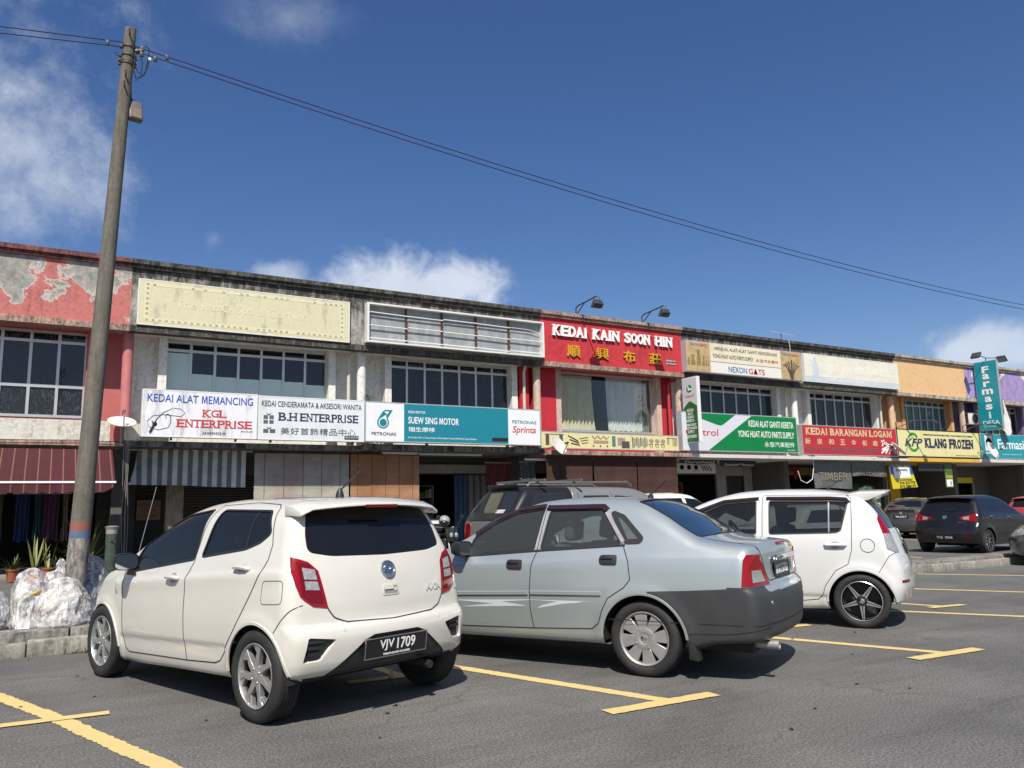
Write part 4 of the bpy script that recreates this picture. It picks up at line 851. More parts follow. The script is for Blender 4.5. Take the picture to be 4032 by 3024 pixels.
AX = {'y': (0, 2, 1), 'x': (1, 2, 0), 'z': (0, 1, 2)}
class Car:
    def __init__(s, name, label, origin, heading, body, h, pitch=0.0, group=None, cat='car'):
        s.o = thing(name, label, cat, (origin[0], origin[1], origin[2] if len(origin) > 2 else 0), math.radians(heading), group)
        if pitch: s.o.rotation_euler = (0, pitch, math.radians(heading))
        s.b = body; me = body.mesh(h); s.bm = bmesh.new(); s.bm.from_mesh(me); bpy.data.meshes.remove(me)
        s.lay = s.bm.faces.layers.int.new('part'); s.parts = ['body']; s.h = h
    def cut(s, name, poly, axis='y', sign=1, nmin=0.25, lim=None):
        """cut the outline into the skin and mark what lies inside as a part; sign picks the side (0: both)"""
        if name not in s.parts: s.parts.append(name)
        pid = s.parts.index(name); u, v, w = AX[axis]; poly = [tuple(p[:2]) for p in poly]
        u0, u1 = min(p[0] for p in poly), max(p[0] for p in poly); v0, v1 = min(p[1] for p in poly), max(p[1] for p in poly); e = s.h * 1.5
        s.bm.faces.ensure_lookup_table(); cand = []
        for f in s.bm.faces:
            c = f.calc_center_median()
            if not (u0 - e < c[u] < u1 + e and v0 - e < c[v] < v1 + e): continue
            if sign and f.normal[w] * sign < nmin: continue
            if not sign and abs(f.normal[w]) < nmin: continue
            if lim and not lim(c): continue
            cand.append(f)
        cand = set(cand)
        for i in range(len(poly)):
            a, b_ = poly[i], poly[(i + 1) % len(poly)]
            if math.hypot(a[0] - b_[0], a[1] - b_[1]) < 1e-5: continue
            no = Vector((0, 0, 0)); no[u] = -(b_[1] - a[1]); no[v] = b_[0] - a[0]; no.normalize(); co = Vector((0, 0, 0)); co[u], co[v] = a
            x0, x1 = min(a[0], b_[0]) - 1e-3, max(a[0], b_[0]) + 1e-3; y0, y1 = min(a[1], b_[1]) - 1e-3, max(a[1], b_[1]) + 1e-3
            near = []
            for f in cand:
                us = [q.co[u] for q in f.verts]; vs = [q.co[v] for q in f.verts]
                if max(us) < x0 or min(us) > x1 or max(vs) < y0 or min(vs) > y1: continue
                near.append(f)
            if not near: continue
            geo = set(near)
            for f in near: geo.update(f.edges); geo.update(f.verts)
            r = bmesh.ops.bisect_plane(s.bm, geom=list(geo), dist=1e-5, plane_co=co, plane_no=no)
            cand.difference_update(near); cand = {f for f in cand if f.is_valid}; cand.update(f for f in r['geom'] if isinstance(f, bmesh.types.BMFace) and f.is_valid)
        k = 0
        for f in cand:
            c = f.calc_center_median()
            if inpoly(c[u], c[v], poly): f[s.lay] = pid; k += 1
        return k
    def floor_hole(s, xa, r, yin):
        """open the floor over a wheel"""
        if 'hole' not in s.parts: s.parts.append('hole')
        pid = s.parts.index('hole')
        for f in s.bm.faces:
            c = f.calc_center_median()
            if f.normal.z < -0.3 and abs(c.x - xa) < r and abs(c.y) > yin: f[s.lay] = pid
    def finish(s, mats, sink=None, pname=None):
        """one mesh per part, shaded by the true surface normal; sink: parts set in by so many metres with a rim"""
        sink = sink or {}; by = {}
        s.bm.faces.ensure_lookup_table(); seen = set(); comps = {}
        for f in s.bm.faces:                                            # slivers cut loose from a part go back to the skin round them
            if f in seen or f[s.lay] == 0: continue
            st = [f]; seen.add(f); grp = []
            while st:
                q = st.pop(); grp.append(q)
                for e in q.edges:
                    for n in e.link_faces:
                        if n not in seen and n[s.lay] == f[s.lay]: seen.add(n); st.append(n)
            comps.setdefault(f[s.lay], []).append((sum(q.calc_area() for q in grp), grp))
        for pid, cs in comps.items():
            if s.parts[pid] == 'hole': continue
            big = max(a for a, _ in cs)
            for a, grp in cs:
                if a < .12 * big:
                    for q in grp: q[s.lay] = 0
        for f in s.bm.faces: by.setdefault(f[s.lay], []).append(f)
        out = {}
        for pid, fs in by.items():
            nm = s.parts[pid]
            if nm == 'hole': continue
            vm = {}; vs = []; fl = []
            for f in fs:
                for q in f.verts:
                    if q not in vm: vm[q] = len(vs); vs.append(tuple(q.co))
                fl.append(tuple(vm[q] for q in f.verts))
            P = np.array(vs); N = s.b.grad(P); N /= np.linalg.norm(N, axis=1, keepdims=True) + 1e-9; mi = [0] * len(fl)
            d = sink.get(nm, 0)
            if d:
                P2 = P - N * d; ec = {}
                for f in fs:
                    for e in f.edges: ec[e] = ec.get(e, 0) + 1
                nb = len(vs); P = np.concatenate([P2, P]); N = np.concatenate([N, N])
                for f in fs:
                    for lp in f.loops:
                        if ec[lp.edge] == 1:
                            a, b_ = vm[lp.vert], vm[lp.link_loop_next.vert]; fl.append((b_, a, nb + a, nb + b_)); mi.append(1)
            me = bpy.data.meshes.new(nm); me.from_pydata(P.tolist(), [], fl)
            ms = mats.get(nm.split(':')[0], mats['body']); ms = ms if isinstance(ms, (list, tuple)) else [ms, ms]
            for m in ms: me.materials.append(m)
            me.polygons.foreach_set('material_index', [min(q, len(ms) - 1) for q in mi]); me.polygons.foreach_set('use_smooth', [True] * len(fl))
            me.update()
            if d:
                ln = []
                for k, f in enumerate(fl):
                    for i in f: ln.append(tuple(N[i]) if mi[k] == 0 else (0, 0, 0))
                me.normals_split_custom_set(ln)
            else: me.normals_split_custom_set_from_vertices(N.tolist())
            nm2 = (pname or {}).get(nm, nm.split(':')[0]); o = bpy.data.objects.new(nm2, me); COL.objects.link(o); o.parent = s.o; out[nm] = o
        s.bvh = BVHTree.FromBMesh(s.bm); s.bm.free(); s.out = out; return out
    def onto(s, u, v, axis, sign):
        """points of the finished skin seen along an axis, with their normals"""
        P = []; d = Vector({'y': (0, -sign, 0), 'x': (-sign, 0, 0), 'z': (0, 0, -1)}[axis]); last = None
        for a, b_ in zip(np.ravel(u), np.ravel(v)):
            o = Vector({'y': (a, sign * 3, b_), 'x': (0.6 + sign * 6, a, b_), 'z': (a, b_, 4)}[axis]); h = None
            for j in ((1e-4, 2e-4), (.003, .002), (-.003, .004), (.006, -.005), (-.01, -.01), (0, .02)):
                k = o.copy(); ax_ = {'y': (0, 2), 'x': (1, 2), 'z': (0, 1)}[axis]; k[ax_[0]] += j[0]; k[ax_[1]] += j[1]; h = s.bvh.ray_cast(k, d)[0]
                if h is not None: break
            P.append(tuple(h) if h is not None else None)
        ok = [i for i, q in enumerate(P) if q is not None]
        if not ok: P = [(0, 0, .5)] * len(P); ok = list(range(len(P)))
        P = np.array([P[min(ok, key=lambda j: abs(j - i))] if q is None else q for i, q in enumerate(P)]); g = s.b.grad(P); g /= np.linalg.norm(g, axis=1, keepdims=True) + 1e-9
        return P, g

    def ribbon(s, name, path, mat, w=0.007, axis='y', sign=1, off=0.0025, step=0.02, parent=None, closed=False, th=0.0):
        """a thin strip lying on the skin along a path (a seam, a rubber, a strip)"""
        pts = [tuple(p[:2]) for p in path] + ([tuple(path[0][:2])] if closed else []); d = []
        for a, b_ in zip(pts, pts[1:]):
            L = math.hypot(a[0] - b_[0], a[1] - b_[1]); n = max(1, int(L / step))
            d += [(a[0] + (b_[0] - a[0]) * i / n, a[1] + (b_[1] - a[1]) * i / n) for i in range(n)]
        d.append(pts[-1]); d = np.array(d); P, N = s.onto(d[:, 0], d[:, 1], axis, sign)
        T_ = np.gradient(P, axis=0); S = np.cross(N, T_); S /= np.linalg.norm(S, axis=1, keepdims=True) + 1e-9
        ww = w if np.isscalar(w) else np.array(w)[:, None]
        L1 = P + S * ww / 2 + N * off; L2 = P - S * ww / 2 + N * off; n = len(P); mb = MB()
        if th:
            A1 = P + S * ww / 2; A2 = P - S * ww / 2; v = np.concatenate([A1, P + S * ww * .4 + N * th, P - S * ww * .4 + N * th, A2])
            mb.add(v.tolist(), [(k * n + i, k * n + i + 1, (k + 1) * n + i + 1, (k + 1) * n + i) for k in range(3) for i in range(n - 1)] + [(0, n, 2 * n, 3 * n), (n - 1, 2 * n - 1, 3 * n - 1, 4 * n - 1)])
        else: mb.add(np.concatenate([L1, L2]).tolist(), [(i, i + 1, n + i + 1, n + i) for i in range(n - 1)])
        return mb.build(name, mat, parent or s.o, smooth=bool(th))
    def patch(s, name, poly, mat, axis='y', sign=1, off=0.002, n=14, parent=None, th=0.0):
        """a thin sheet shaped like the polygon, lying on the skin"""
        u0, u1 = min(p[0] for p in poly), max(p[0] for p in poly); v0, v1 = min(p[1] for p in poly), max(p[1] for p in poly)
        bm = bmesh.new(); fc = bm.faces.new([bm.verts.new((p[0], p[1], 0)) for p in poly])
        for k in range(1, n):
            for ax_, lo, hi in ((0, u0, u1), (1, v0, v1)):
                co = Vector((0, 0, 0)); no = Vector((0, 0, 0)); co[ax_] = lo + (hi - lo) * k / n; no[ax_] = 1
                bmesh.ops.bisect_plane(bm, geom=bm.verts[:] + bm.edges[:] + bm.faces[:], plane_co=co, plane_no=no)
        bm.verts.index_update(); c = np.array([q.co[:2] for q in bm.verts]); P, N = s.onto(c[:, 0], c[:, 1], axis, sign); f = [tuple(q.index for q in fc.verts) for fc in bm.faces]
        bm.free(); mb = MB().add((P + N * off).tolist(), f); return mb.build(name, mat, parent or s.o, smooth=True)
    def frame(s, u, v, axis, sign, off=0.0, up=(0, 0, 1)):
        """matrix at a point of the skin: z out of the skin, y up"""
        P, N = s.onto(np.array([u]), np.array([v]), axis, sign); z = Vector(N[0]); x = Vector(up).cross(z).normalized(); y = z.cross(x); p = Vector(P[0]) + z * off
        return Matrix(((x.x, y.x, z.x, p.x), (x.y, y.y, z.y, p.y), (x.z, y.z, z.z, p.z), (0, 0, 0, 1)))
# paints, rubber, lamps
def paint(name, col, metal=0.0, rough=0.32, coat=1.0, dust=0.12, flake=False):
    m, t, b = nmat(name); setc(b, col, rough, metal, coat)
    v = coords(t); n = noise(t, v, 1.7, 8, 0.65); n2 = noise(t, v, 45, 4, 0.7)
    sp = tnode(t, 'ShaderNodeSeparateXYZ'); t.links.new(v, sp.inputs[0]); mr = tnode(t, 'ShaderNodeMapRange'); t.links.new(sp.outputs[2], mr.inputs[0])
    mr.inputs[1].default_value = 0.55; mr.inputs[2].default_value = 0.2; mr.inputs[3].default_value = 0.0; mr.inputs[4].default_value = min(.3, dust * 3)
    d = mixc(t, 1.0, ramp(t, n, [(0.35, 0.0), (0.75, dust * 2)]), mr.outputs[0], 'ADD'); d = mixc(t, 1.0, d, ramp(t, n2, [(0.3, 0.5), (0.7, 1.0)]), 'MULTIPLY')
    t.links.new(mixc(t, d, col, (0.34, 0.30, 0.24)), b.inputs['Base Color'])
    ad = tnode(t, 'ShaderNodeMath', operation='MULTIPLY_ADD'); t.links.new(n, ad.inputs[0]); ad.inputs[1].default_value = 0.25; ad.inputs[2].default_value = rough - 0.1; t.links.new(ad.outputs[0], b.inputs['Roughness'])
    b.inputs['Coat Roughness'].default_value = 0.06; return m
m_gap = plain('panel_gap', (0.012, 0.012, 0.012), 0.8, var=0); m_rub = plain('black_rubber_trim', (0.018, 0.018, 0.019), 0.5, var=0.2)
m_blkpl = plain('black_plastic', (0.022, 0.022, 0.024), 0.42, var=0.2, scale=8); m_tyre, t, b = nmat('tyre_rubber'); setc(b, (0.028, 0.027, 0.026), 0.75)
n_ = noise(t, coords(t), 6, 6, 0.7); t.links.new(mixc(t, ramp(t, n_, [(0.4, 0.0), (0.75, 0.6)]), (0.013, 0.013, 0.013), (0.038, 0.035, 0.031)), b.inputs['Base Color'])
m_under = plain('underbody', (0.015, 0.015, 0.015), 0.8); m_disc = plain('brake_disc', (0.06, 0.055, 0.05), 0.5, 0.5, var=0.3, scale=6)
m_alloy = plain('silver_alloy', (0.50, 0.50, 0.50), 0.36, 0.75, var=0.15, scale=6); m_alloyd = plain('dull_alloy', (0.42, 0.41, 0.40), 0.5, 0.6, var=0.25, scale=6)
m_alblk = plain('black_alloy', (0.012, 0.012, 0.012), 0.25, 0, 0.6, var=0); m_machined = plain('machined_alloy', (0.62, 0.62, 0.62), 0.25, 0.85, var=0)
m_chrome = plain('chrome', (0.7, 0.7, 0.7), 0.08, 1.0, var=0); m_mirror = plain('mirror_glass', (0.6, 0.62, 0.65), 0.02, 1.0, var=0)
def tinted(name, col, rough=0.02, trans=0.0):
    m, t, b = nmat(name); setc(b, col, rough, spec=0.5)
    if trans:
        tr = tnode(t, 'ShaderNodeBsdfTransparent'); tr.inputs[0].default_value = (trans * .88, trans * .97, trans * .95, 1); gs = tnode(t, 'ShaderNodeBsdfGlossy'); gs.inputs['Roughness'].default_value = rough
        fr = tnode(t, 'ShaderNodeFresnel'); fr.inputs[0].default_value = 1.52; mx = tnode(t, 'ShaderNodeMixShader'); t.links.new(fr.outputs[0], mx.inputs[0]); t.links.new(tr.outputs[0], mx.inputs[1]); t.links.new(gs.outputs[0], mx.inputs[2])
        df = tnode(t, 'ShaderNodeBsdfDiffuse'); df.inputs[0].default_value = (0.30, 0.33, 0.32, 1); mx2 = tnode(t, 'ShaderNodeMixShader'); mx2.inputs[0].default_value = 0.10 if trans > .6 else 0.03
        t.links.new(mx.outputs[0], mx2.inputs[1]); t.links.new(df.outputs[0], mx2.inputs[2]); t.links.new(mx2.outputs[0], t.nodes['Material Output'].inputs[0])
    return m
g_tint = tinted('tinted_car_glass', (0.008, 0.009, 0.010)); g_tint2 = tinted('smoked_car_glass', (0.02, 0.022, 0.024), 0.03); g_seet = tinted('see_through_tint', (.01, .01, .01), .02, .34); g_clear = tinted('clear_car_glass', (0.1, 0.1, 0.1), 0.02, 0.88); g_blue = tinted('blue_film_glass', (0.012, 0.03, 0.06), 0.03)
def lens(name, col, scale=130, rough=0.08):
    m, t, b = nmat(name); setc(b, col, rough, coat=0.25, spec=.35); w = tnode(t, 'ShaderNodeTexVoronoi'); w.inputs['Scale'].default_value = scale; t.links.new(coords(t, (1, 1, 1)), w.inputs['Vector'])
    t.links.new(mixc(t, 1.0, col, ramp(t, w.outputs['Distance'], [(0.1, 1.0), (0.7, 0.7)]), 'MULTIPLY'), b.inputs['Base Color']); return m
l_red = lens('red_lens', (0.30, 0.004, 0.008)); l_dred = lens('dark_red_lens', (0.17, 0.003, 0.006)); l_clr = lens('clear_lens', (0.33, 0.34, 0.34), 42); l_amber = plain('amber_lens', (0.5, 0.16, 0.02), 0.2, var=0)
m_plate = plain('plate_black', (0.012, 0.012, 0.013), 0.35, var=0); m_fabric = plain('seat_fabric', (0.05, 0.05, 0.052), 0.9); m_dash = plain('dashboard', (0.035, 0.035, 0.036), 0.7)
m_visor = plain('smoked_visor', (0.030, 0.018, 0.022), 0.18, var=0.2)
m_well = plain('rim_well_shade', (0.05, 0.047, 0.043), .6, .3, var=.3)  # inner barrel coloured dark, as the shade behind open spokes
def wheel(car, xa, ya, za, r, w, rim, style, sg=1):
    """tyre > rim > spokes; sg=+1: left side of the car"""
    M = Matrix.Translation((xa, ya, za)) @ (Matrix.Rotation(math.radians(-90 * sg), 4, 'X'))   # local z points out of the car
    rr = rim; t = w / 2
    prof = [(rr * .97, -t * .85), (rr + .01, -t), (r * .86, -t * 1.04), (r * .955, -t * .93), (r * .99, -t * .78)]
    tread = []
    for k in range(5):
        a0 = -t * .72 + k * t * .29; tread += [(r, a0), (r, a0 + t * .23), (r * .982, a0 + t * .24), (r * .982, a0 + t * .285)]
    prof += tread[:-2] + [(r * .99, t * .78), (r * .955, t * .93), (r * .86, t * 1.04), (rr + .012, t * .98), (rr * .98, t * .8)]
    ty = MB().lathe(prof, M, 56).build('wheel', m_tyre, car, smooth=True)
    al = {'six': m_alloy, 'eight': m_alloyd, 'star': m_alblk, 'twin': m_alblk}[style]
    b = MB().lathe([(rr * .99, t * .90), (rr * .985, t * .94), (rr * .96, t * .95), (rr * .935, t * .82), (rr * .925, t * .5)], M, 48)
    rimo = b.build('rim', al, ty, smooth=True); MB().lathe([(rr * .925, t * .5), (rr * .90, -t * .1), (rr * .86, -t * .7), (rr * .99, -t * .8)], M, 40).build('rim_well', m_well, ty, smooth=True)
    MB().lathe([(.001, -t * .35), (rr * .62, -t * .35), (rr * .62, -t * .42), (rr * .89, -t * .45), (rr * .89, -t * .75), (.001, -t * .75)], M, 32).build('brake_disc', m_disc, ty, smooth=True)
    def spoke(poly, z, h, a, mb): mb.prism(poly, M @ Matrix.Rotation(a, 4, 'Z') @ Matrix.Translation((0, 0, z)), h)
    sp = MB(); edge = MB()
    if style == 'six':        # seven blades that lean as they run out
        for k in range(7):
            a = 2 * math.pi * k / 7 + .25
            spoke([(.04, -.026), (rr * .5, -.034), (rr * .93, -.062), (rr * .94, .002), (rr * .72, -.012), (rr * .5, .012), (.04, .026)], t * .42, t * .42, a, sp)
            spoke([(rr * .62, -.012), (rr * .94, -.002), (rr * .925, .05)], t * .40, t * .38, a, sp)
    elif style == 'eight':    # eight broad pads
        for k in range(8):
            a = 2 * math.pi * k / 8 + .15
            spoke([(rr * .30, -.034), (rr * .60, -.045), (rr * .93, -.060), (rr * .93, .060), (rr * .60, .045), (rr * .30, .034)], t * .45, t * .36, a, sp)
        sp.lathe([(rr * .42, t * .45), (rr * .42, t * .82), (rr * .3, t * .88), (rr * .16, t * .86), (rr * .15, t * .7), (.001, t * .7)], M, 28)
        sp.lathe([(rr * .97, t * .95), (rr * .9, t * .82), (rr * .9, t * .5)], M, 48)
    elif style == 'star':     # five thin pointed spokes, polished faces
        for k in range(5):
            a = 2 * math.pi * k / 5 + .33
            spoke([(.03, -.030), (rr * .93, -.013), (rr * .93, .013), (.03, .030)], t * .45, t * .36, a, sp)
            spoke([(.05, -.026), (rr * .94, -.010), (rr * .94, -.004), (.06, -.006)], t * .812, .004, a, edge); spoke([(.05, .026), (.06, .006), (rr * .94, .004), (rr * .94, .010)], t * .812, .004, a, edge)
        edge.lathe([(rr * .995, t * .93), (rr * .97, t * .965), (rr * .955, t * .95)], M, 48)
    else:                     # five split spokes
        for k in range(5):
            a = 2 * math.pi * k / 5 + .2
            for q in (-1, 1):
                spoke([(.03, q * .01), (rr * .55, q * .05 - .012), (rr * .94, q * .035 - .012), (rr * .94, q * .035 + .014), (rr * .55, q * .05 + .014), (.03, q * .03)][::q], t * .45, t * .36, a, sp)
                spoke([(rr * .2, q * .022 - .006), (rr * .55, q * .05 - .006), (rr * .94, q * .035 - .006), (rr * .94, q * .035 + .006), (rr * .55, q * .05 + .006), (rr * .2, q * .022 + .006)][::q], t * .812, .004, a, edge)
        edge.lathe([(rr * .995, t * .93), (rr * .97, t * .965), (rr * .955, t * .95)], M, 48)
    hub = .055 if style != 'eight' else .03
    sp.lathe([(.075, t * .38), (.072, t * .78), (hub, t * .86), (.001, t * .87)], M, 20)
    for k in range(4 if style != 'star' else 5):
        a = 2 * math.pi * k / (4 if style != 'star' else 5) + .5; sp.lathe([(.011, t * .7), (.011, t * .9), (.001, t * .9)], M @ Matrix.Rotation(a, 4, 'Z') @ Matrix.Translation((.05 if style != 'eight' else rr * .36, 0, 0)), 8)
    sp.build('spokes', al, rimo, bevel=.003, seg=1)
    if edge.v: edge.build('polished_edge', m_machined, rimo)
    MB().lathe([(.03, t * .872), (.026, t * .885), (.001, t * .887)], M, 16).build('centre_cap', m_chrome if style != 'six' else m_alloyd, rimo, smooth=True)
    return ty
def liner(car, xa, za, r, y0, y1):
    """dark inner arch over a wheel"""
    mb = MB(); n = 18; v = []
    for y in (y0, y1): v += [(xa + r * math.cos(math.radians(-4 + 188 * i / n)), y, za + r * math.sin(math.radians(-4 + 188 * i / n))) for i in range(n + 1)]
    mb.add(v, [(i, i + 1, n + 2 + i, n + 1 + i) for i in range(n)]); mb.add([v[n + 1 + i] for i in range(n + 1)], [tuple(range(n + 1))])
    return mb.build('arch_liner', m_under, car)
def numplate(car, M, w, h, rows, rimmat, parent=None, tmat=None):
    """number plate: black board, rim, raised white characters"""
    p = MB().obox(M, -w / 2, w / 2, -h / 2, h / 2, 0, .006).build('number_plate', m_plate, parent or car)
    e = .007; MB().obox(M, -w / 2, w / 2, h / 2 - e, h / 2, .006, .010).obox(M, -w / 2, w / 2, -h / 2, -h / 2 + e, .006, .010).obox(M, -w / 2, -w / 2 + e, -h / 2 + e, h / 2 - e, .006, .010).obox(M, w / 2 - e, w / 2, -h / 2 + e, h / 2 - e, .006, .010).build('plate_rim', rimmat, p)
    if rows: letters('', (0, 0, 0, 0), M @ Matrix.Translation((0, 0, .0065)), tmat or T_white, p, depth=.002, rows=rows, bold=.012); return p
def grip(car, c, u, v, mat, w=.17, sign=1, flat=False, parent=None):
    """pull handle with its cup"""
    M = car.frame(u, v, 'y', sign)
    if flat:
        o = MB().prism(rounded([(-.085, -.045, .045), (.085, -.045, .02), (.085, .045, .02), (-.085, .045, .045)], .03), M, .008).build('door_handle', m_blkpl, parent or car.o, bevel=.003)
        MB().prism(rounded([(-.07, -.032, .02), (.04, -.032, .01), (.04, .004, .01), (-.07, .004, .01)], .02), M @ Matrix.Translation((0, 0, .0082)), .002).build('finger_cup', m_gap, o); MB().prism(rounded([(-.072, .004), (.045, .004), (.045, .034), (-.06, .034, .03)], .01), M @ Matrix.Translation((0, 0, .0082)), .012).build('lever', m_blkpl, o, bevel=.004); return o
    o = MB().tube([M @ Vector((-w / 2, 0, .0)), M @ Vector((-w / 2 + .02, 0, .026)), M @ Vector((0, .003, .034)), M @ Vector((w / 2 - .02, 0, .026)), M @ Vector((w / 2, 0, 0))], [.012, .017, .018, .017, .012], 8).build('door_handle', mat, parent or car.o, smooth=True)
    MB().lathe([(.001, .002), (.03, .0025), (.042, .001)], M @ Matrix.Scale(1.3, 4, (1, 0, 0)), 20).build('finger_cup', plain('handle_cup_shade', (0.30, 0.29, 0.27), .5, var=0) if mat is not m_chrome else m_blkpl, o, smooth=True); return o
def side_mirror(c, x, y, z, mat, sg=1):
    """door mirror: shell, glass facing back, foot"""
    m = MB(); v = []; f = []
    rings = [(-.05, 1.0), (-.02, 1.04), (.03, .98), (.07, .8), (.095, .45)]; n = 14
    for dx, s_ in rings:
        for k in range(n):
            a = 2 * math.pi * k / n; cy = math.copysign(abs(math.cos(a))**.6, math.cos(a)); cz = math.copysign(abs(math.sin(a))**.6, math.sin(a)); v.append((x + dx, y + sg * .10 + .105 * s_ * cy, z + .07 * s_ * cz))
    f = [(i * n + k, i * n + (k + 1) % n, (i + 1) * n + (k + 1) % n, (i + 1) * n + k) for i in range(len(rings) - 1) for k in range(n)] + [tuple(range((len(rings) - 1) * n, len(rings) * n))]
    o = m.add(v, f).build('door_mirror', mat, c.o, smooth=True)
    MB().add([(q[0] + .006, y + sg * .10 + (q[1] - y - sg * .10) * .93, z + (q[2] - z) * .93) for q in v[:n]], [tuple(range(n))]).build('mirror_glass', m_mirror, o)
    MB().prism([(-.06, -.05), (.12, -.05), (.08, .02), (-.03, .02)], Matrix.Translation((x, y + sg * .03, z - .07)) @ Matrix.Rotation(math.radians(90), 4, 'X') , .06).build('mirror_foot', m_blkpl, o)
    return o
# ------------------------------------------------------------------ the cars
ivory = paint('ivory_paint', (0.60, 0.58, 0.52), 0, .34, 1.0, .10)
SYM = ((1, ''), (-1, ' far'))
def mir(p): return [(-a, b_) for a, b_ in p][::-1]

# white hatchback, nearest
def axle(o, hd, shift): a = math.radians(hd); return (o[0] - math.sin(a) * shift, o[1] + math.cos(a) * shift)
bd = Body(W=[(-.6, .785), (-.4, .815), (0, .838), (.6, .842), (1.6, .842), (2.3, .832), (2.8, .80), (3.25, .71)],
    inset=[(.1, .12), (.22, .05), (.34, .022), (.5, .004), (.65, 0), (.82, .008), (.95, .024), (1.06, .05), (1.2, .098), (1.35, .155), (1.46, .215), (1.56, .30)],
    Z=[(-.6, 1.50), (-.2, 1.525), (.3, 1.545), (.8, 1.55), (1.2, 1.53), (1.45, 1.475), (1.75, 1.345), (2.1, 1.165), (2.32, 1.045), (2.5, 1.0), (2.8, .945), (3.05, .85), (3.2, .72)],
    Xr=[(.1, -.42), (.3, -.47), (.42, -.515), (.56, -.53), (.625, -.515), (.67, -.475), (.8, -.46), (.95, -.43), (1.08, -.385), (1.2, -.33), (1.4, -.235), (1.5, -.17), (1.6, -.1)],
    Xf=[(.1, 3.06), (.3, 3.16), (.45, 3.20), (.6, 3.19), (.75, 3.13), (.85, 3.05), (1.0, 2.85)], zb=[(-.6, .33), (-.35, .31), (.35, .25), (1.2, .215), (2.25, .17), (3.1, .2)],
    crown=.055, bow_r=.17, bow_f=.42, ktop=[(-.6, .16), (1.2, .16), (1.6, .12), (2.2, .06), (3, .10)], k_r=.10, k_f=.16,
    creases=[([(-.3, 1.02), (.4, .985), (1.3, .92), (2.35, .84)], .010, .05), ([(.4, .46), (1.3, .42), (2.2, .38)], -.010, .06)],
    flares=[(0, .31, .37, .010), (2.60, .30, .36, .010)], rear_dents=[(.78, .93, -.14, .12, .0)])
H1 = 107.97; c1 = Car('parked_car', 'cream white hatchback nearest the camera, parked left of the silver blue saloon', axle((2.0975, 6.1377), H1, -.045), H1, bd, .022, group='cars parked in the bays')
win_r = rounded([(.895, 1.095), (.878, 1.455), (.16, 1.44), (.02, 1.28), (.122, 1.214), (.29, 1.165)], .035)
win_f = rounded([(2.06, .945), (1.95, 1.17), (1.72, 1.315), (1.45, 1.418), (1.05, 1.462), (.995, 1.075)], .03)
for sg, nm in SYM:
    for k, w in enumerate((win_r, win_f)): c1.cut('side_window:%d%s' % (k, nm), w, 'y', sg, .3)
    for xa, za, r in ((0, .31, .352), (2.60, .30, .345)): c1.cut('hole', circle(xa, za, r, 36, -30, 210), 'y', sg, .3)
rg = [(.555, 1.44), (.30, 1.462), (0, 1.468), (-.30, 1.462), (-.555, 1.44), (-.61, 1.28), (-.625, 1.145, .05), (-.45, 1.112), (0, 1.10), (.45, 1.112), (.625, 1.145, .05), (.61, 1.28)]
gate = [(.70, 1.47), (-.70, 1.47), (-.765, 1.13), (-.64, 1.08), (-.58, 1.02), (-.537, .768), (-.49, .70), (-.40, .664), (0, .648), (.40, .664), (.49, .70), (.537, .768), (.58, 1.02), (.64, 1.08), (.765, 1.13)]
lamp = [(.735, 1.12), (.635, 1.08), (.578, 1.02), (.537, .768), (.64, .785), (.70, .83), (.725, .858), (.745, .93), (.755, 1.03)]
bump_line = [(.95, .862), (.78, .862), (.735, .835), (.64, .783), (.537, .766), (.49, .70), (.40, .664), (0, .648), (-.40, .664), (-.49, .70), (-.537, .766), (-.64, .783), (-.735, .835), (-.78, .862), (-.95, .862), (-.95, 0), (.95, 0)]
c1.cut('tailgate', rounded(gate, .03), 'x', -1, .2); c1.cut('rear_window', rounded(rg, .04), 'x', -1, .2); c1.cut('bumper', bump_line, 'x', -1, .35)
for sg, nm in SYM:
    c1.cut('bumper', [(-.23, .62), (-.33, .75), (-.50, .862), (-.9, .862), (-.9, .1), (-.30, .1), (-.345, .38)], 'y', sg, .3)
    c1.cut('tail_light' + nm, lamp if sg > 0 else mir(lamp), 'x', -1, .08, lambda c: c.x < -.15)
    fg = rounded([(.705, .59), (.505, .562), (.615, .43), (.735, .425)], .02); c1.cut('fog_insert' + nm, fg if sg > 0 else mir(fg), 'x', -1, .2)
c1.cut('diffuser', [(.545, .335), (.275, .535), (.20, .562), (-.20, .562), (-.275, .535), (-.545, .335), (-.60, .25), (.60, .25)], 'x', -1, .3)
for xa in (0, 2.60): c1.floor_hole(xa, .34, .45)
c1.cut('fuel_flap', rounded([(-.05, .955), (-.275, .965), (-.285, .81), (-.05, .797)], .035), 'y', 1, .3)
for sg, nm in SYM: c1.cut('headlight' + nm, [(2.62, .90), (2.95, .80), (3.1, .70), (3.0, .66), (2.78, .70)], 'y', sg, .2)
wsc = [(1.43, .52), (1.52, .56), (2.1, .63), (2.33, .60), (2.36, .45), (2.36, -.45), (2.33, -.60), (2.1, -.63), (1.52, -.56), (1.43, -.52)]
c1.cut('windscreen', wsc, 'z', 1, .2)
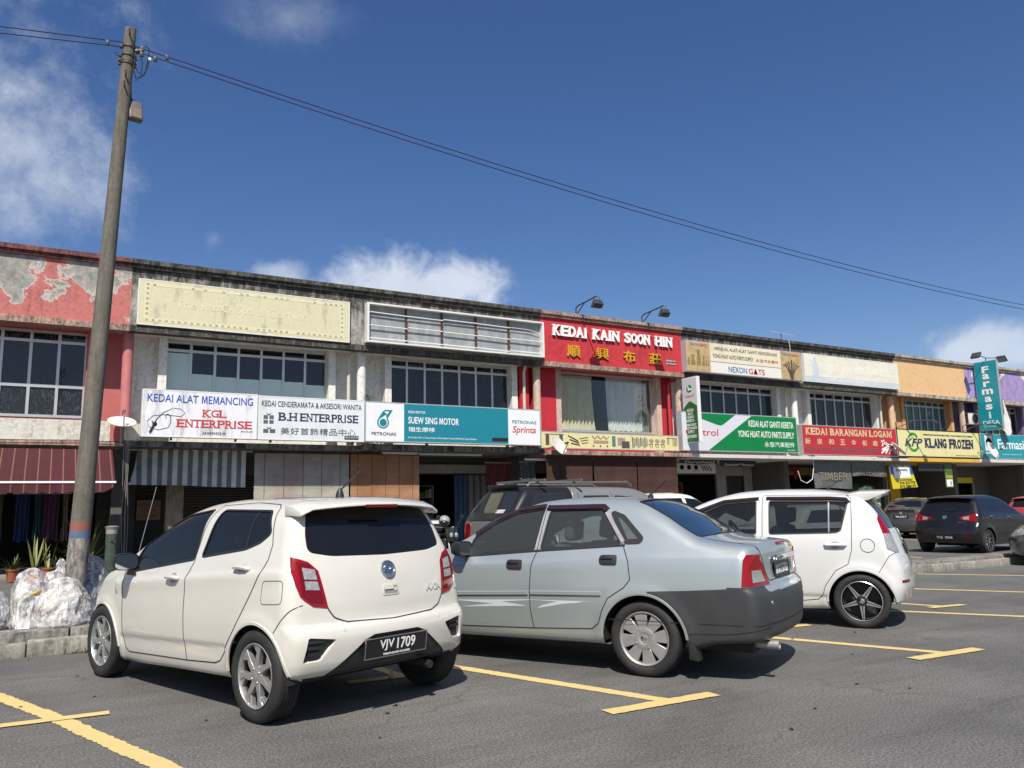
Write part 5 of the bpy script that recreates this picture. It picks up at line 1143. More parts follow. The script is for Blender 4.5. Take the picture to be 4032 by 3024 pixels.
c1.finish({'body': ivory, 'bumper': ivory, 'tailgate': ivory, 'fuel_flap': ivory, 'side_window': [g_seet, m_rub], 'rear_window': [g_tint, m_rub], 'windscreen': [g_seet, m_rub], 'tail_light': [l_red, l_dred], 'tail_light far': [l_red, l_dred], 'fog_insert': [m_blkpl, ivory], 'fog_insert far': [m_blkpl, ivory], 'diffuser': m_blkpl, 'headlight': l_clr, 'headlight far': l_clr},
    {'side_window:0': .006, 'side_window:1': .006, 'rear_window': .005, 'fog_insert': .035, 'fog_insert far': .035, 'tail_light': -.006, 'tail_light far': -.006, 'diffuser': .012},
    {'tail_light far': 'tail_light', 'fog_insert far': 'fog_insert', 'headlight far': 'headlight'})
o = c1.out
for sg in (1, -1):
    for k, w in ((0, win_r), (1, win_f)): c1.ribbon('window_rubber', w, m_rub, .020, 'y', sg, .002, closed=True, parent=o['side_window:%d%s' % (k, '' if sg > 0 else ' far')])
    c1.ribbon('door_seam', [(.985, 1.49), (1.0, 1.30), (.985, 1.06), (1.055, .93), (1.045, .695), (1.028, .42), (1.005, .322)], m_gap, .008, 'y', sg)
    c1.ribbon('door_seam', [(1.0, 1.49), (.5, 1.505), (.16, 1.485), (.10, 1.46), (.03, 1.35), (-.045, 1.20), (-.05, 1.10), (0, 1.0), (.108, .831), (.271, .606), (.43, .424), (.49, .365), (.56, .343), (1.0, .315), (1.6, .292), (2.06, .272), (2.13, .30), (2.165, .38), (2.175, .56), (2.19, .84), (2.20, .96)], m_gap, .008, 'y', sg)
    c1.ribbon('bumper_seam', [(-.23, .62), (-.29, .70), (-.345, .765), (-.385, .80)], m_gap, .006, 'y', sg)
    c1.ribbon('pillar_strip', [(.335, 1.445), (.30, 1.175)], m_rub, .022, 'y', sg, -.003, parent=o['side_window:0' + ('' if sg > 0 else ' far')])
    c1.ribbon('wheel_arch_lip', circle(0, .31, .358, 30, 0, 186), ivory, .022, 'y', sg, .004, th=.010); c1.ribbon('wheel_arch_lip', circle(2.60, .30, .351, 30, 0, 186), ivory, .022, 'y', sg, .004, th=.010)
c1.ribbon('tailgate_seam', rounded([(-.60, 1.04), (-.578, 1.0), (-.537, .768), (-.49, .70), (-.40, .664), (0, .648), (.40, .664), (.49, .70), (.537, .768), (.578, 1.0), (.60, 1.04)], .02)[5:-5], m_gap, .009, 'x', -1, .0025)
c1.ribbon('fuel_flap_seam', rounded([(-.05, .955), (-.275, .965), (-.285, .81), (-.05, .797)], .035), m_gap, .005, 'y', 1, .001, closed=True)
for s_ in (1, -1):
    ll = [(.715 * s_, 1.085), (.64 * s_, 1.062), (.592 * s_, 1.01), (.562 * s_, .80), (.66 * s_, .815), (.71 * s_, .865)]; c1.patch('inner_red_lens', ll if s_ > 0 else ll[::-1], l_dred, 'x', -1, .0085, 8, parent=o['tail_light' if s_ > 0 else 'tail_light far'])
    ll = [(.69 * s_, 1.045), (.605 * s_, 1.028), (.588 * s_, .89), (.685 * s_, .898)]; c1.patch('reversing_lens', ll if s_ > 0 else ll[::-1], l_clr, 'x', -1, .011, 5, parent=o['tail_light' if s_ > 0 else 'tail_light far'])
    ll = [(.69 * s_, .967), (.595 * s_, .959), (.595 * s_, .949), (.69 * s_, .957)]; c1.patch('lens_bar', ll if s_ > 0 else ll[::-1], l_dred, 'x', -1, .013, 3, parent=o['tail_light' if s_ > 0 else 'tail_light far'])
    q = MB()
    for k in range(3): q.obox(c1.frame(s_ * (.66 - .004 * k), .56 - .042 * k, 'x', -1, -.030), -.075 + .012 * k, .075 - .02 * k, -.011, .011, 0, .018)
    q.build('insert_ribs', m_blkpl, o['fog_insert' if s_ > 0 else 'fog_insert far'])
    M = c1.frame(s_ * .44, .62, 'x', -1); MB().lathe([(.016, .0005), (.014, .003), (.001, .003)], M, 16).build('parking_sensor', ivory, o['bumper'])
# spoiler lip over the tailgate
sp = MB(); n = 17; sec = [(.02, .012), (-.10, .0), (-.215, -.035), (-.225, -.055), (-.205, -.062), (-.06, -.055), (.02, -.06)]
v = []
for i in range(n):
    y = -.655 + 1.31 * i / (n - 1); dz = -.038 * (y / .65)**2 - (.02 if abs(y) > .62 else 0); sw = .055 * (y / .65)**2; k = 1 - .12 * (abs(y) / .65)**4
    v += [(-.125 + a * k + sw, y, 1.525 + b_ * (1.2 if abs(y) > .6 else 1) + dz) for a, b_ in sec]
m_ = len(sec); sp.add(v, [(i * m_ + j, i * m_ + (j + 1) % m_, (i + 1) * m_ + (j + 1) % m_, (i + 1) * m_ + j) for i in range(n - 1) for j in range(m_)] + [tuple(range(m_)), tuple(range((n - 1) * m_, n * m_))])
so = sp.build('spoiler', ivory, c1.o, smooth=True, bevel=.006)
MB().box(-.352, -.338, -.15, .15, 1.452, 1.474).build('high_brake_light', l_dred, so)
numplate(c1.o, c1.frame(.015, .468, 'x', -1, .012), .575, .145, [('VJV', (-.155, -.025, -.028, .050)), ('1709', (.005, .175, -.028, .050)), ('TERBILANG SDN BHD TEL 03 3258772', (-.12, .13, -.058, -.045))], m_chrome, o['bumper'])
q = c1.frame(0, .995, 'x', -1, .002)
bo = MB().lathe([(.066, 0), (.064, .012), (.054, .014), (.053, .006), (.001, .006)], q, 30).build('badge', plain('satin_chrome', (.46, .46, .455), .30, .9, var=.1), o['tailgate'], smooth=True)
MB().prism(ring(0, .006, .018, .034, 20, -.6, 2.9) , q @ Matrix.Translation((0, 0, .004)), .010).prism([(-.052, -.02), (.03, -.03), (.045, -.015), (-.04, -.002)], q @ Matrix.Translation((0, 0, .004)), .010).build('badge_emblem', m_chrome, bo)
M = c1.frame(0, .852, 'x', -1, .001); ho = MB().prism(rounded([(-.078, -.042), (.078, -.042), (.078, .042), (-.078, .042)], .02), M, .003).build('tailgate_handle', ivory, o['tailgate'], bevel=.001)
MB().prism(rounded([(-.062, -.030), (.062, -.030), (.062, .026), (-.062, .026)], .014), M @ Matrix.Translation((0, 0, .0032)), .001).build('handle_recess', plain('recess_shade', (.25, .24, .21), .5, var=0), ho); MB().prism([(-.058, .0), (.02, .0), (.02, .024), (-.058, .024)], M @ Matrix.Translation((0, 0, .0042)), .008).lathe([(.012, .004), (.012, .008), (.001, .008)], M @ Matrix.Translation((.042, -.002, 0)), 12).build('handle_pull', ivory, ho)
letters('AXIA', (-.085, .085, -.026, .026), c1.frame(-.44, .838, 'x', -1, .002), m_chrome, o['tailgate'], shear=.35, bold=.01, depth=.005, name='badge_lettering')
for u, v_ in ((1.255, .925), (.25, 1.028)):
    for sg in (1, -1): grip(c1, None, u, v_, ivory, .2, sg)
side_mirror(c1, 2.02, .80, 1.035, m_blkpl, 1); side_mirror(c1, 2.02, -.80, 1.035, m_blkpl, -1)
M = c1.frame(2.32, .77, 'y', 1, 0); MB().lathe([(.022, .001), (.019, .006), (.001, .007)], M, 16).build('side_repeater', l_clr, c1.o, smooth=True)
MB().lathe([(.035, 1.535), (.028, 1.57), (.015, 1.60), (.001, 1.605)], Matrix.Translation((.02, .12, 0)), 14).tube([(.02, .12, 1.585), (-.14, .05, 1.74)], .007, 6).build('aerial', m_blkpl, c1.o, smooth=True)
for xa in (0, 2.60):
    for sg in (1, -1): wheel(c1.o, xa, sg * .745, .315, .315, .185, .222, 'six', sg); liner(c1.o, xa, .31, .352, sg * .81, sg * .48)
MB().box(.1, 2.4, -.55, .55, .18, .26).box(-.40, .4, -.4, .4, .33, .40).tube([(-.5, -.35, .27), (-.15, -.35, .28), (.4, -.3, .24)], .03, 8).tube([(-.52, .05, .30), (-.53, .05, .25), (-.50, .05, .24)], .012, 6).tube([(0, -.7, .3), (0, .7, .3)], .05, 8).build('underbody', m_under, c1.o)
# silver blue saloon in the middle
silver = paint('silver_blue_paint', (0.41, 0.46, 0.465), .5, .34, .8, .08)
H2 = 118.0; bd = Body(W=[(-1.15, .80), (-.9, .83), (-.5, .86), (0, .872), (1.2, .872), (2.2, .865), (2.9, .83), (3.5, .72)],
    inset=[(.1, .13), (.22, .07), (.32, .035), (.45, .018), (.6, .004), (.72, 0), (.85, .008), (.98, .04), (1.06, .075), (1.2, .15), (1.35, .235), (1.45, .30), (1.55, .40)],
    Z=[(-1.2, 1.06), (-1.0, 1.088), (-.8, 1.115), (-.62, 1.135), (-.47, 1.165), (-.35, 1.225), (-.1, 1.375), (.12, 1.475), (.35, 1.505), (.75, 1.515), (1.1, 1.495), (1.36, 1.435), (1.65, 1.31), (1.95, 1.15), (2.15, 1.06), (2.35, 1.01), (2.8, .93), (3.2, .83), (3.5, .70)],
    Xr=[(.1, -.9), (.22, -.98), (.4, -1.035), (.6, -1.05), (.705, -1.04), (.75, -1.005), (.9, -.985), (1.05, -.985), (1.12, -1.0), (1.2, -1.0)],
    Xf=[(.1, 3.3), (.3, 3.42), (.5, 3.46), (.7, 3.40), (.9, 3.2), (1.1, 2.9)], zb=[(-1.1, .335), (-.6, .295), (-.4, .24), (.4, .235), (1.9, .22), (3.4, .2)],
    crown=.045, bow_r=.15, bow_f=.40, ktop=[(-1.2, .065), (-.5, .07), (0, .12), (1.2, .14), (1.7, .11), (2.2, .07), (3.4, .1)], k_r=.075, k_f=.16,
    creases=[([(-.9, .99), (.2, .965), (1.2, .91), (2.2, .87)], .007, .07)], flares=[(0, .30, .40, .012), (2.6, .30, .40, .010)], rear_dents=[(.78, .955, -.36, .36, .025)])
c2 = Car('parked_car', 'old silver blue saloon with a black rear bumper and maroon window visors', (5.2117, 5.8961), H2, bd, .024, group='cars parked in the bays')
wf = rounded([(1.80, .985), (1.775, 1.14), (1.60, 1.27), (1.36, 1.372), (1.06, 1.408), (1.075, 1.04)], .02); wr = rounded([(1.0, 1.045), (.985, 1.392), (.43, 1.397), (.205, 1.092)], .02); wq = rounded([(.335, 1.365), (.225, 1.325), (.02, 1.14), (.035, 1.112), (.155, 1.108)], .015)
for sg, nm in SYM:
    for k, w in enumerate((wf, wr, wq)): c2.cut('side_window:%d%s' % (k, nm), w, 'y', sg, .25)
    c2.cut('rear_bumper', [(-.05, .705), (-.4, .722), (-.7, .742), (-.9, .757), (-1.3, .757), (-1.3, .05), (-.2, .05)], 'y', sg, .15, lambda c: c.x < -.05)
    for xa in (0, 2.6): c2.cut('hole', circle(xa, .30, .375, 36, -30, 210), 'y', sg, .25)
c2.cut('rear_bumper', [(.95, .757), (.50, .757), (.46, .787), (-.46, .787), (-.50, .757), (-.95, .757), (-.95, .05), (.95, .05)], 'x', -1, -.5, lambda c: c.x < -.72)
lp = [(.95, 1.01), (.80, 1.01), (.62, .985), (.555, .93), (.47, .762), (.95, .762)]
for sg, nm in SYM:
    c2.cut('tail_light' + nm, lp if sg > 0 else mir(lp), 'x', -1, .1, lambda c: c.x < -.80); c2.cut('tail_light' + nm, [(-.885, 1.01), (-.862, .97), (-.848, .762), (-1.3, .762), (-1.3, 1.01)], 'y', sg, .05, lambda c: abs(c.y) > .6); c2.cut('body', [(-.885, 1.02), (-.862, .97), (-.848, .758), (-.5, .758), (-.5, 1.02)], 'y', sg, .02)
    c2.cut('headlight' + nm, [(3.0, .86), (3.3, .80), (3.6, .70), (3.6, .60), (3.1, .66)], 'y', sg, .2)
for xa in (0, 2.6): c2.floor_hole(xa, .36, .5)
lid = rounded([(.575, 1.3), (.575, 1.02), (.50, .86), (.455, .787), (-.455, .787), (-.50, .86), (-.575, 1.02), (-.575, 1.3)], .03)
c2.cut('boot_lid', lid, 'x', -1, .3); c2.cut('boot_lid', [(-.52, .575), (-1.2, .575), (-1.2, -.575), (-.52, -.575)], 'z', 1, .4)
c2.cut('rear_window', rounded([(.125, .49), (-.13, .545), (-.445, .60, .05), (-.475, .3), (-.48, 0), (-.475, -.3), (-.445, -.60, .05), (-.13, -.545), (.125, -.49), (.14, 0)], .03), 'z', 1, .2)
c2.cut('windscreen', rounded([(1.38, .50), (2.08, .66), (2.14, .3), (2.15, 0), (2.14, -.3), (2.08, -.66), (1.38, -.50), (1.36, 0)], .03), 'z', 1, .2)
bumpk = plain('faded_black_bumper', (0.045, 0.047, 0.050), .5, var=.25, scale=5)
c2.finish({'body': silver, 'boot_lid': silver, 'rear_bumper': bumpk, 'side_window': [g_clear, m_rub], 'side_window:2': [g_clear, m_rub], 'rear_window': [g_blue, m_rub], 'windscreen': [g_clear, m_rub], 'tail_light': [l_red, l_dred], 'tail_light far': [l_red, l_dred], 'headlight': l_clr, 'headlight far': l_clr},
    {'side_window:0': .006, 'side_window:1': .006, 'side_window:2': .004, 'rear_window': .004, 'windscreen': .004, 'tail_light': -.007, 'tail_light far': -.007}, {'tail_light far': 'tail_light', 'headlight far': 'headlight'})
o = c2.out; pil = plain('faded_pillar_film', (.34, .33, .33), .45, var=.3, scale=5)
for sg in (1, -1):
    e_ = '' if sg > 0 else ' far'
    for k, w, ww in ((0, wf, .018), (1, wr, .018), (2, wq, .045)): c2.ribbon('window_rubber', w, m_rub, ww, 'y', sg, .003, closed=True, parent=o['side_window:%d%s' % (k, e_)])
    c2.ribbon('window_visor', [(1.77, 1.165), (1.60, 1.295), (1.36, 1.392), (1.06, 1.425)], m_visor, .065, 'y', sg, .0, th=.022); c2.ribbon('window_visor', [(1.03, 1.412), (.985, 1.41), (.44, 1.412), (.40, 1.385)], m_visor, .065, 'y', sg, .0, th=.022)
    c2.ribbon('pillar_film', [(1.04, 1.39), (1.038, 1.05)], pil, .05, 'y', sg, .002); c2.ribbon('pillar_film', [(.40, 1.37), (.185, 1.11)], pil, .035, 'y', sg, .005)
    c2.ribbon('belt_rubber', [(1.82, .972), (1.07, 1.025), (.16, 1.083)], m_rub, .022, 'y', sg, .003, th=.006)
    c2.ribbon('door_seam', [(1.035, 1.44), (1.035, 1.03), (1.075, .90), (1.095, .667), (1.095, .50), (1.07, .342)], m_gap, .008, 'y', sg)
    c2.ribbon('door_seam', [(.43, 1.42), (.185, 1.09), (.115, .95), (.095, .80), (.15, .732), (.31, .634), (.37, .53), (.41, .42), (.48, .368), (1.07, .340), (1.85, .318), (2.05, .33), (2.1, .45), (2.05, .95)], m_gap, .008, 'y', sg)
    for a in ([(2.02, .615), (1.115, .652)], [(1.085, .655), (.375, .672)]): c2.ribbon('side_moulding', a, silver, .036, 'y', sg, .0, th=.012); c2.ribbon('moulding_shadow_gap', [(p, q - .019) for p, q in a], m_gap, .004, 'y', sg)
    stk = plain('pale_sticker', (.53, .57, .58), .45, var=.1)
    for poly in ([(2.0, .555), (1.13, .592), (.995, .596), (1.4, .562), (1.12, .535), (1.75, .50), (1.9, .495), (1.5, .54)], [(1.075, .592), (.42, .603), (.62, .592), (.55, .588), (.74, .57), (1.02, .518), (.98, .545), (.82, .585)]): c2.patch('side_sticker', poly, stk, 'y', sg, .0015, 16)
    grip(c2, None, 1.26, .903, silver, flat=True, sign=sg); grip(c2, None, .305, .958, silver, flat=True, sign=sg)
    c2.ribbon('boot_seam', [(-.50, .585), (-.95, .585)] if sg > 0 else [(-.50, -.585), (-.95, -.585)], m_gap, .008, 'z', 1)
    c2.ribbon('wheel_arch_lip', circle(0, .30, .383, 30, 0, 182), silver, .022, 'y', sg, .004, th=.008)
    lo_ = [(.755 * sg, .885), (.60 * sg, .885), (.555 * sg, .79), (.765 * sg, .79)]; c2.patch('lens_pale_band', lo_ if sg > 0 else lo_[::-1], l_clr, 'x', -1, .010, 8, parent=o['tail_light' + e_])
    MB().prism([(-.385, .40), (-.42, .40), (-.47, .16), (-.385, .17)], Matrix.Translation((0, sg * .84, 0)) @ Matrix.Rotation(math.radians(90), 4, 'X') @ Matrix.Translation((0, 0, 0 if sg > 0 else -.12)), .12).build('mud_flap', m_blkpl, c2.o, bevel=.01)
c2.ribbon('boot_seam', lid[:-3], m_gap, .008, 'x', -1); c2.ribbon('window_rubber', rounded([(.125, .49), (-.13, .545), (-.445, .60, .05), (-.475, .3), (-.48, 0), (-.475, -.3), (-.445, -.60, .05), (-.13, -.545), (.125, -.49), (.14, 0)], .03), m_rub, .03, 'z', 1, .003, closed=True, parent=o['rear_window'])
c2.ribbon('bumper_crease', [(.88, .46), (.6, .455), (-.6, .455), (-.88, .46)], m_gap, .007, 'x', -1); c2.ribbon('bumper_crease', [(-.40, .375), (-.75, .39), (-1.0, .43)], m_gap, .006, 'y', 1)
numplate(c2.o, c2.frame(0, .855, 'x', -1, .006), .50, .125, [('BGG', (-.20, -.03, -.035, .040)), ('5752', (.0, .205, -.035, .040))], m_blkpl, o['boot_lid'])
MB().prism(rounded([(-.33, -.018, .015), (.33, -.018, .015), (.30, .025, .02), (-.30, .025, .02)], .02), c2.frame(0, .962, 'x', -1, .0), .028).build('chrome_garnish', m_chrome, o['boot_lid'], bevel=.008)
MB().prism(rounded([(-.13, -.013), (.13, -.013), (.13, .013), (-.13, .013)], .01), c2.frame(0, 1.075, 'x', -1, 0), .01).build('high_brake_light', l_red, o['boot_lid'], bevel=.003)
letters('WAJA', (-.09, .09, -.02, .02), c2.frame(-.42, 1.035, 'x', -1, .003), T_gold, o['boot_lid'], depth=.004, name='badge_lettering')
for y in (.55, -.55): MB().lathe([(.016, 0), (.014, .004), (.001, .004)], c2.frame(y, .62, 'x', -1), 14).build('parking_sensor', m_alloyd, o['rear_bumper'])
MB().lathe([(.032, -.1), (.036, .09), (.030, .09), (.028, -.08)], Matrix.Translation((-.95, .52, .285)) @ Matrix.Rotation(math.radians(-90), 4, 'Y'), 18).build('exhaust_pipe', m_alloyd, c2.o, smooth=True)
side_mirror(c2, 1.83, .80, 1.045, m_blkpl, 1); side_mirror(c2, 1.83, -.80, 1.045, m_blkpl, -1)
MB().lathe([(.03, 1.49), (.025, 1.52), (.001, 1.54)], Matrix.Translation((.22, 0, 0)), 12).tube([(.22, 0, 1.52), (.05, -.0, 1.66)], .006, 6).build('aerial', m_blkpl, c2.o)
for xa in (0, 2.6):
    for sg in (1, -1): wheel(c2.o, xa, sg * .755, .312, .312, .19, .225, 'eight', sg); liner(c2.o, xa, .30, .375, sg * .83, sg * .5)
MB().box(.1, 2.4, -.6, .6, .20, .26).tube([(-.9, .5, .28), (-.3, .45, .27), (.3, .3, .24), (1.5, .1, .22)], .03, 8).box(-.85, -.4, .3, .62, .22, .33).tube([(0, -.7, .31), (0, .7, .31)], .05, 8).build('underbody', m_under, c2.o)
def cabin(c, z0, seats, dash, wheelpos, back=True):
    """what the clear glass shows: seats, dashboard, steering wheel"""
    for x, y in seats:
        st = MB().obox(Matrix.Translation((x, y, z0)) @ Matrix.Rotation(math.radians(-12), 4, 'Y'), -.06, .08, -.23, .23, .1, .58).obox(Matrix.Translation((x - .16, y, z0 + .6)) @ Matrix.Rotation(math.radians(-8), 4, 'Y'), -.03, .07, -.13, .13, .0, .2).box(x, x + .5, y - .24, y + .24, z0 - .05, z0 + .12)
        st.build('seat', m_fabric, c.o, bevel=.04, seg=3)
    MB().box(dash - .25, dash + .35, -.68, .68, z0 + .1, z0 + .43).build('dashboard', m_dash, c.o, bevel=.06, seg=3)
    M = Matrix.Translation((wheelpos[0], wheelpos[1], wheelpos[2])) @ Matrix.Rotation(math.radians(-65), 4, 'Y')
    MB().lathe([(.18 + .016 * math.cos(a), .016 * math.sin(a)) for a in [2 * math.pi * k / 8 for k in range(8)]], M, 24, close=True).obox(M, -.17, .17, -.02, .02, -.02, .0).obox(M, -.02, .02, -.17, .17, -.02, .0).lathe([(.001, .0), (.06, 0), (.05, -.05)], M, 14).build('steering_wheel', m_dash, c.o, smooth=True)
cabin(c2, .50, ((1.02, .38), (1.02, -.38)), 1.95, (1.55, -.38, .98)); MB().box(-.05, .12, -.62, .62, .45, 1.03).box(.0, .5, -.62, .62, .4, .58).build('rear_bench', m_fabric, c2.o, bevel=.05, seg=3)
MB().box(-.5, 0, -.6, .6, 1.03, 1.05).build('parcel_shelf', m_dash, c2.o)
MB().box(1.50, 1.53, -.12, .12, 1.30, 1.36).tube([(1.5, 0, 1.30), (1.49, .01, 1.15), (1.49, 0, 1.0)], .012, 6).build('rear_view_mirror', m_dash, c2.o)

cabin(c1, .55, ((1.05, .36), (1.05, -.36)), 2.0, (1.6, -.36, 1.0)); MB().box(-.02, .14, -.6, .6, .5, 1.06).box(-.02, .05, .2, .45, 1.06, 1.22).box(-.02, .05, -.45, -.2, 1.06, 1.22).box(.05, .55, -.6, .6, .45, .62).build('rear_bench', m_fabric, c1.o, bevel=.04, seg=3)
# white tall hatchback with the black star wheels
pure = paint('white_paint', (0.59, 0.595, 0.58), 0, .30, 1.0, .05)
H3 = 122.5; bd = Body(W=[(-.6, .77), (-.35, .805), (0, .83), (.6, .838), (1.6, .838), (2.3, .825), (2.8, .78), (3.2, .68)],
    inset=[(.1, .12), (.2, .055), (.3, .02), (.45, .004), (.65, 0), (.82, .006), (.95, .02), (1.06, .045), (1.2, .085), (1.35, .135), (1.46, .19), (1.58, .30)],
    Z=[(-.6, 1.41), (-.2, 1.475), (.06, 1.525), (.3, 1.565), (.6, 1.585), (.95, 1.59), (1.3, 1.575), (1.6, 1.52), (1.95, 1.395), (2.3, 1.22), (2.5, 1.09), (2.65, 1.03), (2.9, .96), (3.1, .84), (3.2, .74)],
    Xr=[(.1, -.42), (.3, -.50), (.47, -.545), (.63, -.535), (.78, -.495), (.95, -.44), (1.05, -.405), (1.2, -.33), (1.3, -.27), (1.4, -.205), (1.5, -.14), (1.6, -.06)],
    Xf=[(.1, 2.98), (.3, 3.1), (.5, 3.14), (.7, 3.1), (.9, 2.98), (1.1, 2.7)], zb=[(-.6, .29), (-.35, .26), (.3, .20), (1.0, .185), (3.1, .19)],
    crown=.055, bow_r=.20, bow_f=.42, ktop=[(-.6, .14), (1.3, .15), (1.8, .12), (2.5, .07), (3.2, .1)], k_r=.11, k_f=.16,
    creases=[([(.35, .335), (1.2, .33), (2.2, .33)], -.012, .06)], flares=[(0, .29, .38, .016), (2.44, .29, .38, .012)])
c3 = Car('parked_car', 'white tall hatchback with black five spoke wheels and a roof spoiler', axle((8.785, 6.515), H3, .0), H3, bd, .024, group='cars parked in the bays')
wr = rounded([(.965, 1.05), (.965, 1.44), (.28, 1.428), (.075, 1.415), (.17, 1.085), (.22, 1.066), (.29, 1.062)], .025); wf = rounded([(2.06, 1.05), (1.98, 1.18), (1.82, 1.295), (1.51, 1.418), (1.12, 1.445), (1.125, 1.05)], .025)
for sg, nm in SYM:
    for k, w in enumerate((wr, wf)): c3.cut('side_window:%d%s' % (k, nm), w, 'y', sg, .25)
    for xa in (0, 2.44): c3.cut('hole', circle(xa, .29, .352, 36, -30, 210), 'y', sg, .25)
    for part, z0, z1 in (('tail_light', 1.05, 1.29), ('tail_light_clear', .84, 1.05)):
        fx = {1.05: -.275, 1.29: -.235, .84: -.36}; pr_ = [(.95, z1), (.66 if z1 > 1.1 else .60, z1), (.60, z0) if z1 > 1.1 else (.62, z0), (.95, z0)]
        c3.cut(part + nm, pr_ if sg > 0 else mir(pr_), 'x', -1, .1, lambda c: c.x < -.18); mid = [(-.235, 1.29), (-.225, 1.21), (-.275, 1.05)] if z1 > 1.1 else [(-.275, 1.05), (-.305, .885), (-.40, .84)]
        c3.cut(part + nm, mid + [(-.9, z0), (-.9, z1)], 'y', sg, .05, lambda c: abs(c.y) > .6); c3.cut('body', [(p, q + (.006 if i == 0 and z1 > 1.1 else 0) - (.006 if i == 2 and z1 < 1.1 else 0)) for i, (p, q) in enumerate(mid)] + [(0, z0), (0, z1)], 'y', sg, .02)
    c3.cut('rear_bumper', [(-.205, .62), (-.32, .80), (-.39, .838), (-.9, .838), (-.9, .1), (-.30, .1), (-.34, .38)], 'y', sg, .25)
c3.cut('rear_bumper', [(.95, .70), (-.95, .70), (-.95, .1), (.95, .1)], 'x', -1, .3)
c3.cut('rear_window', rounded([(.58, 1.44), (-.58, 1.44), (-.60, 1.10), (.60, 1.10)], .05), 'x', -1, .2)
c3.cut('windscreen', [(1.62, .50), (2.46, .62), (2.5, 0), (2.46, -.62), (1.62, -.50), (1.60, 0)], 'z', 1, .2)
for xa in (0, 2.44): c3.floor_hole(xa, .34, .45)
c3.finish({'body': pure, 'side_window': [g_seet, m_rub], 'rear_window': [g_tint, m_rub], 'windscreen': [g_seet, m_rub], 'tail_light': [l_red, l_dred], 'tail_light_clear': [l_clr, m_alloyd], 'tail_light far': [l_red, l_dred], 'tail_light_clear far': [l_clr, m_alloyd]},
    {'side_window:0': .005, 'side_window:1': .005, 'rear_window': .004, 'tail_light': -.008, 'tail_light_clear': -.008, 'tail_light far': -.008, 'tail_light_clear far': -.008}, {'tail_light far': 'tail_light', 'tail_light_clear far': 'clear_light', 'tail_light_clear': 'clear_light'})
o = c3.out
for sg in (1, -1):
    e_ = '' if sg > 0 else ' far'
    for k, w in ((0, wr), (1, wf)): c3.ribbon('window_rubber', w, m_rub, .016, 'y', sg, .003, closed=True, parent=o['side_window:%d%s' % (k, e_)])
    c3.ribbon('window_visor', [(1.99, 1.225), (1.82, 1.33), (1.51, 1.44), (1.09, 1.468)], m_visor, .05, 'y', sg, 0, th=.02); c3.ribbon('window_visor', [(1.0, 1.468), (.28, 1.455), (.10, 1.44), (.065, 1.40)], m_visor, .05, 'y', sg, 0, th=.02)
    c3.ribbon('pillar_strip', [(.285, 1.425), (.295, 1.07)], m_machined, .014, 'y', sg, -.003, parent=o['side_window:0' + e_])
    c3.ribbon('door_seam', [(1.045, 1.50), (1.05, 1.04), (1.05, .6), (1.04, .30)], m_gap, .007, 'y', sg)
    c3.ribbon('door_seam', [(1.03, 1.51), (.1, 1.495), (.04, 1.45), (.045, 1.2), (.06, .877), (.11, .711), (.25, .635), (.37, .465), (.405, .36), (.46, .31), (.61, .293), (1.04, .288), (2.0, .285), (2.06, .4), (2.08, .9)], m_gap, .007, 'y', sg)
    c3.ribbon('bumper_seam', [(-.205, .62), (-.32, .80), (-.39, .838)], m_gap, .006, 'y', sg)
    grip(c3, None, .235, .922, pure, .24, sg); grip(c3, None, 1.25, .915, pure, .24, sg)
    c3.ribbon('wheel_arch_lip', circle(0, .29, .360, 30, 0, 184), pure, .024, 'y', sg, .004, th=.012); c3.ribbon('wheel_arch_lip', circle(2.44, .29, .360, 30, 0, 184), pure, .024, 'y', sg, .004, th=.012)
    c3.patch('bumper_reflector', [(-.43, .535), (-.50, .535), (-.50, .505), (-.43, .505)], l_dred, 'y', sg, .003, 4)
c3.ribbon('fuel_flap_seam', circle(-.108, .918, .075, 28), m_gap, .006, 'y', 1, .003, closed=True)
sp = MB(); n = 13
v = []
for i in range(n):
    y = -.56 + 1.12 * i / (n - 1); w = 1 - .1 * (abs(y) / .56)**3
    for a, b_ in ((.10, 1.53), (-.06, 1.558), (-.36, 1.552), (-.37, 1.535), (-.15, 1.455), (-.04, 1.45)): v.append((a * w, y, b_ - .03 * (y / .56)**2))
sp.add(v, [(i * 6 + j, i * 6 + (j + 1) % 6, (i + 1) * 6 + (j + 1) % 6, (i + 1) * 6 + j) for i in range(n - 1) for j in range(6)] + [tuple(range(6)), tuple(range((n - 1) * 6, n * 6))]); sp.build('spoiler', pure, c3.o, bevel=.012, seg=3)
MB().tube([(.36, 0, 1.56), (.33, 0, 1.60)], [.02, .01], 8).tube([(.33, 0, 1.60), (.12, -.02, 1.73)], .006, 6).build('aerial', m_blkpl, c3.o)
numplate(c3.o, c3.frame(0, .86, 'x', -1, .004), .5, .12, [], m_blkpl)
side_mirror(c3, 2.0, .80, 1.10, pure, 1); side_mirror(c3, 2.0, -.80, 1.10, pure, -1)
for xa in (0, 2.44):
    for sg in (1, -1): wheel(c3.o, xa, sg * .735, .302, .302, .19, .222, 'star', sg); liner(c3.o, xa, .29, .352, sg * .80, sg * .48)
MB().box(.1, 2.3, -.55, .55, .16, .22).tube([(0, -.7, .3), (0, .7, .3)], .05, 8).build('underbody', m_under, c3.o)
cabin(c3, .56, ((1.02, .37), (1.02, -.37)), 2.0, (1.6, -.37, 1.02)); MB().box(.0, .16, -.6, .6, .5, 1.08).box(0, .07, .2, .45, 1.08, 1.24).box(0, .07, -.45, -.2, 1.08, 1.24).box(.05, .55, -.6, .6, .45, .62).build('rear_bench', m_fabric, c3.o, bevel=.04, seg=3)
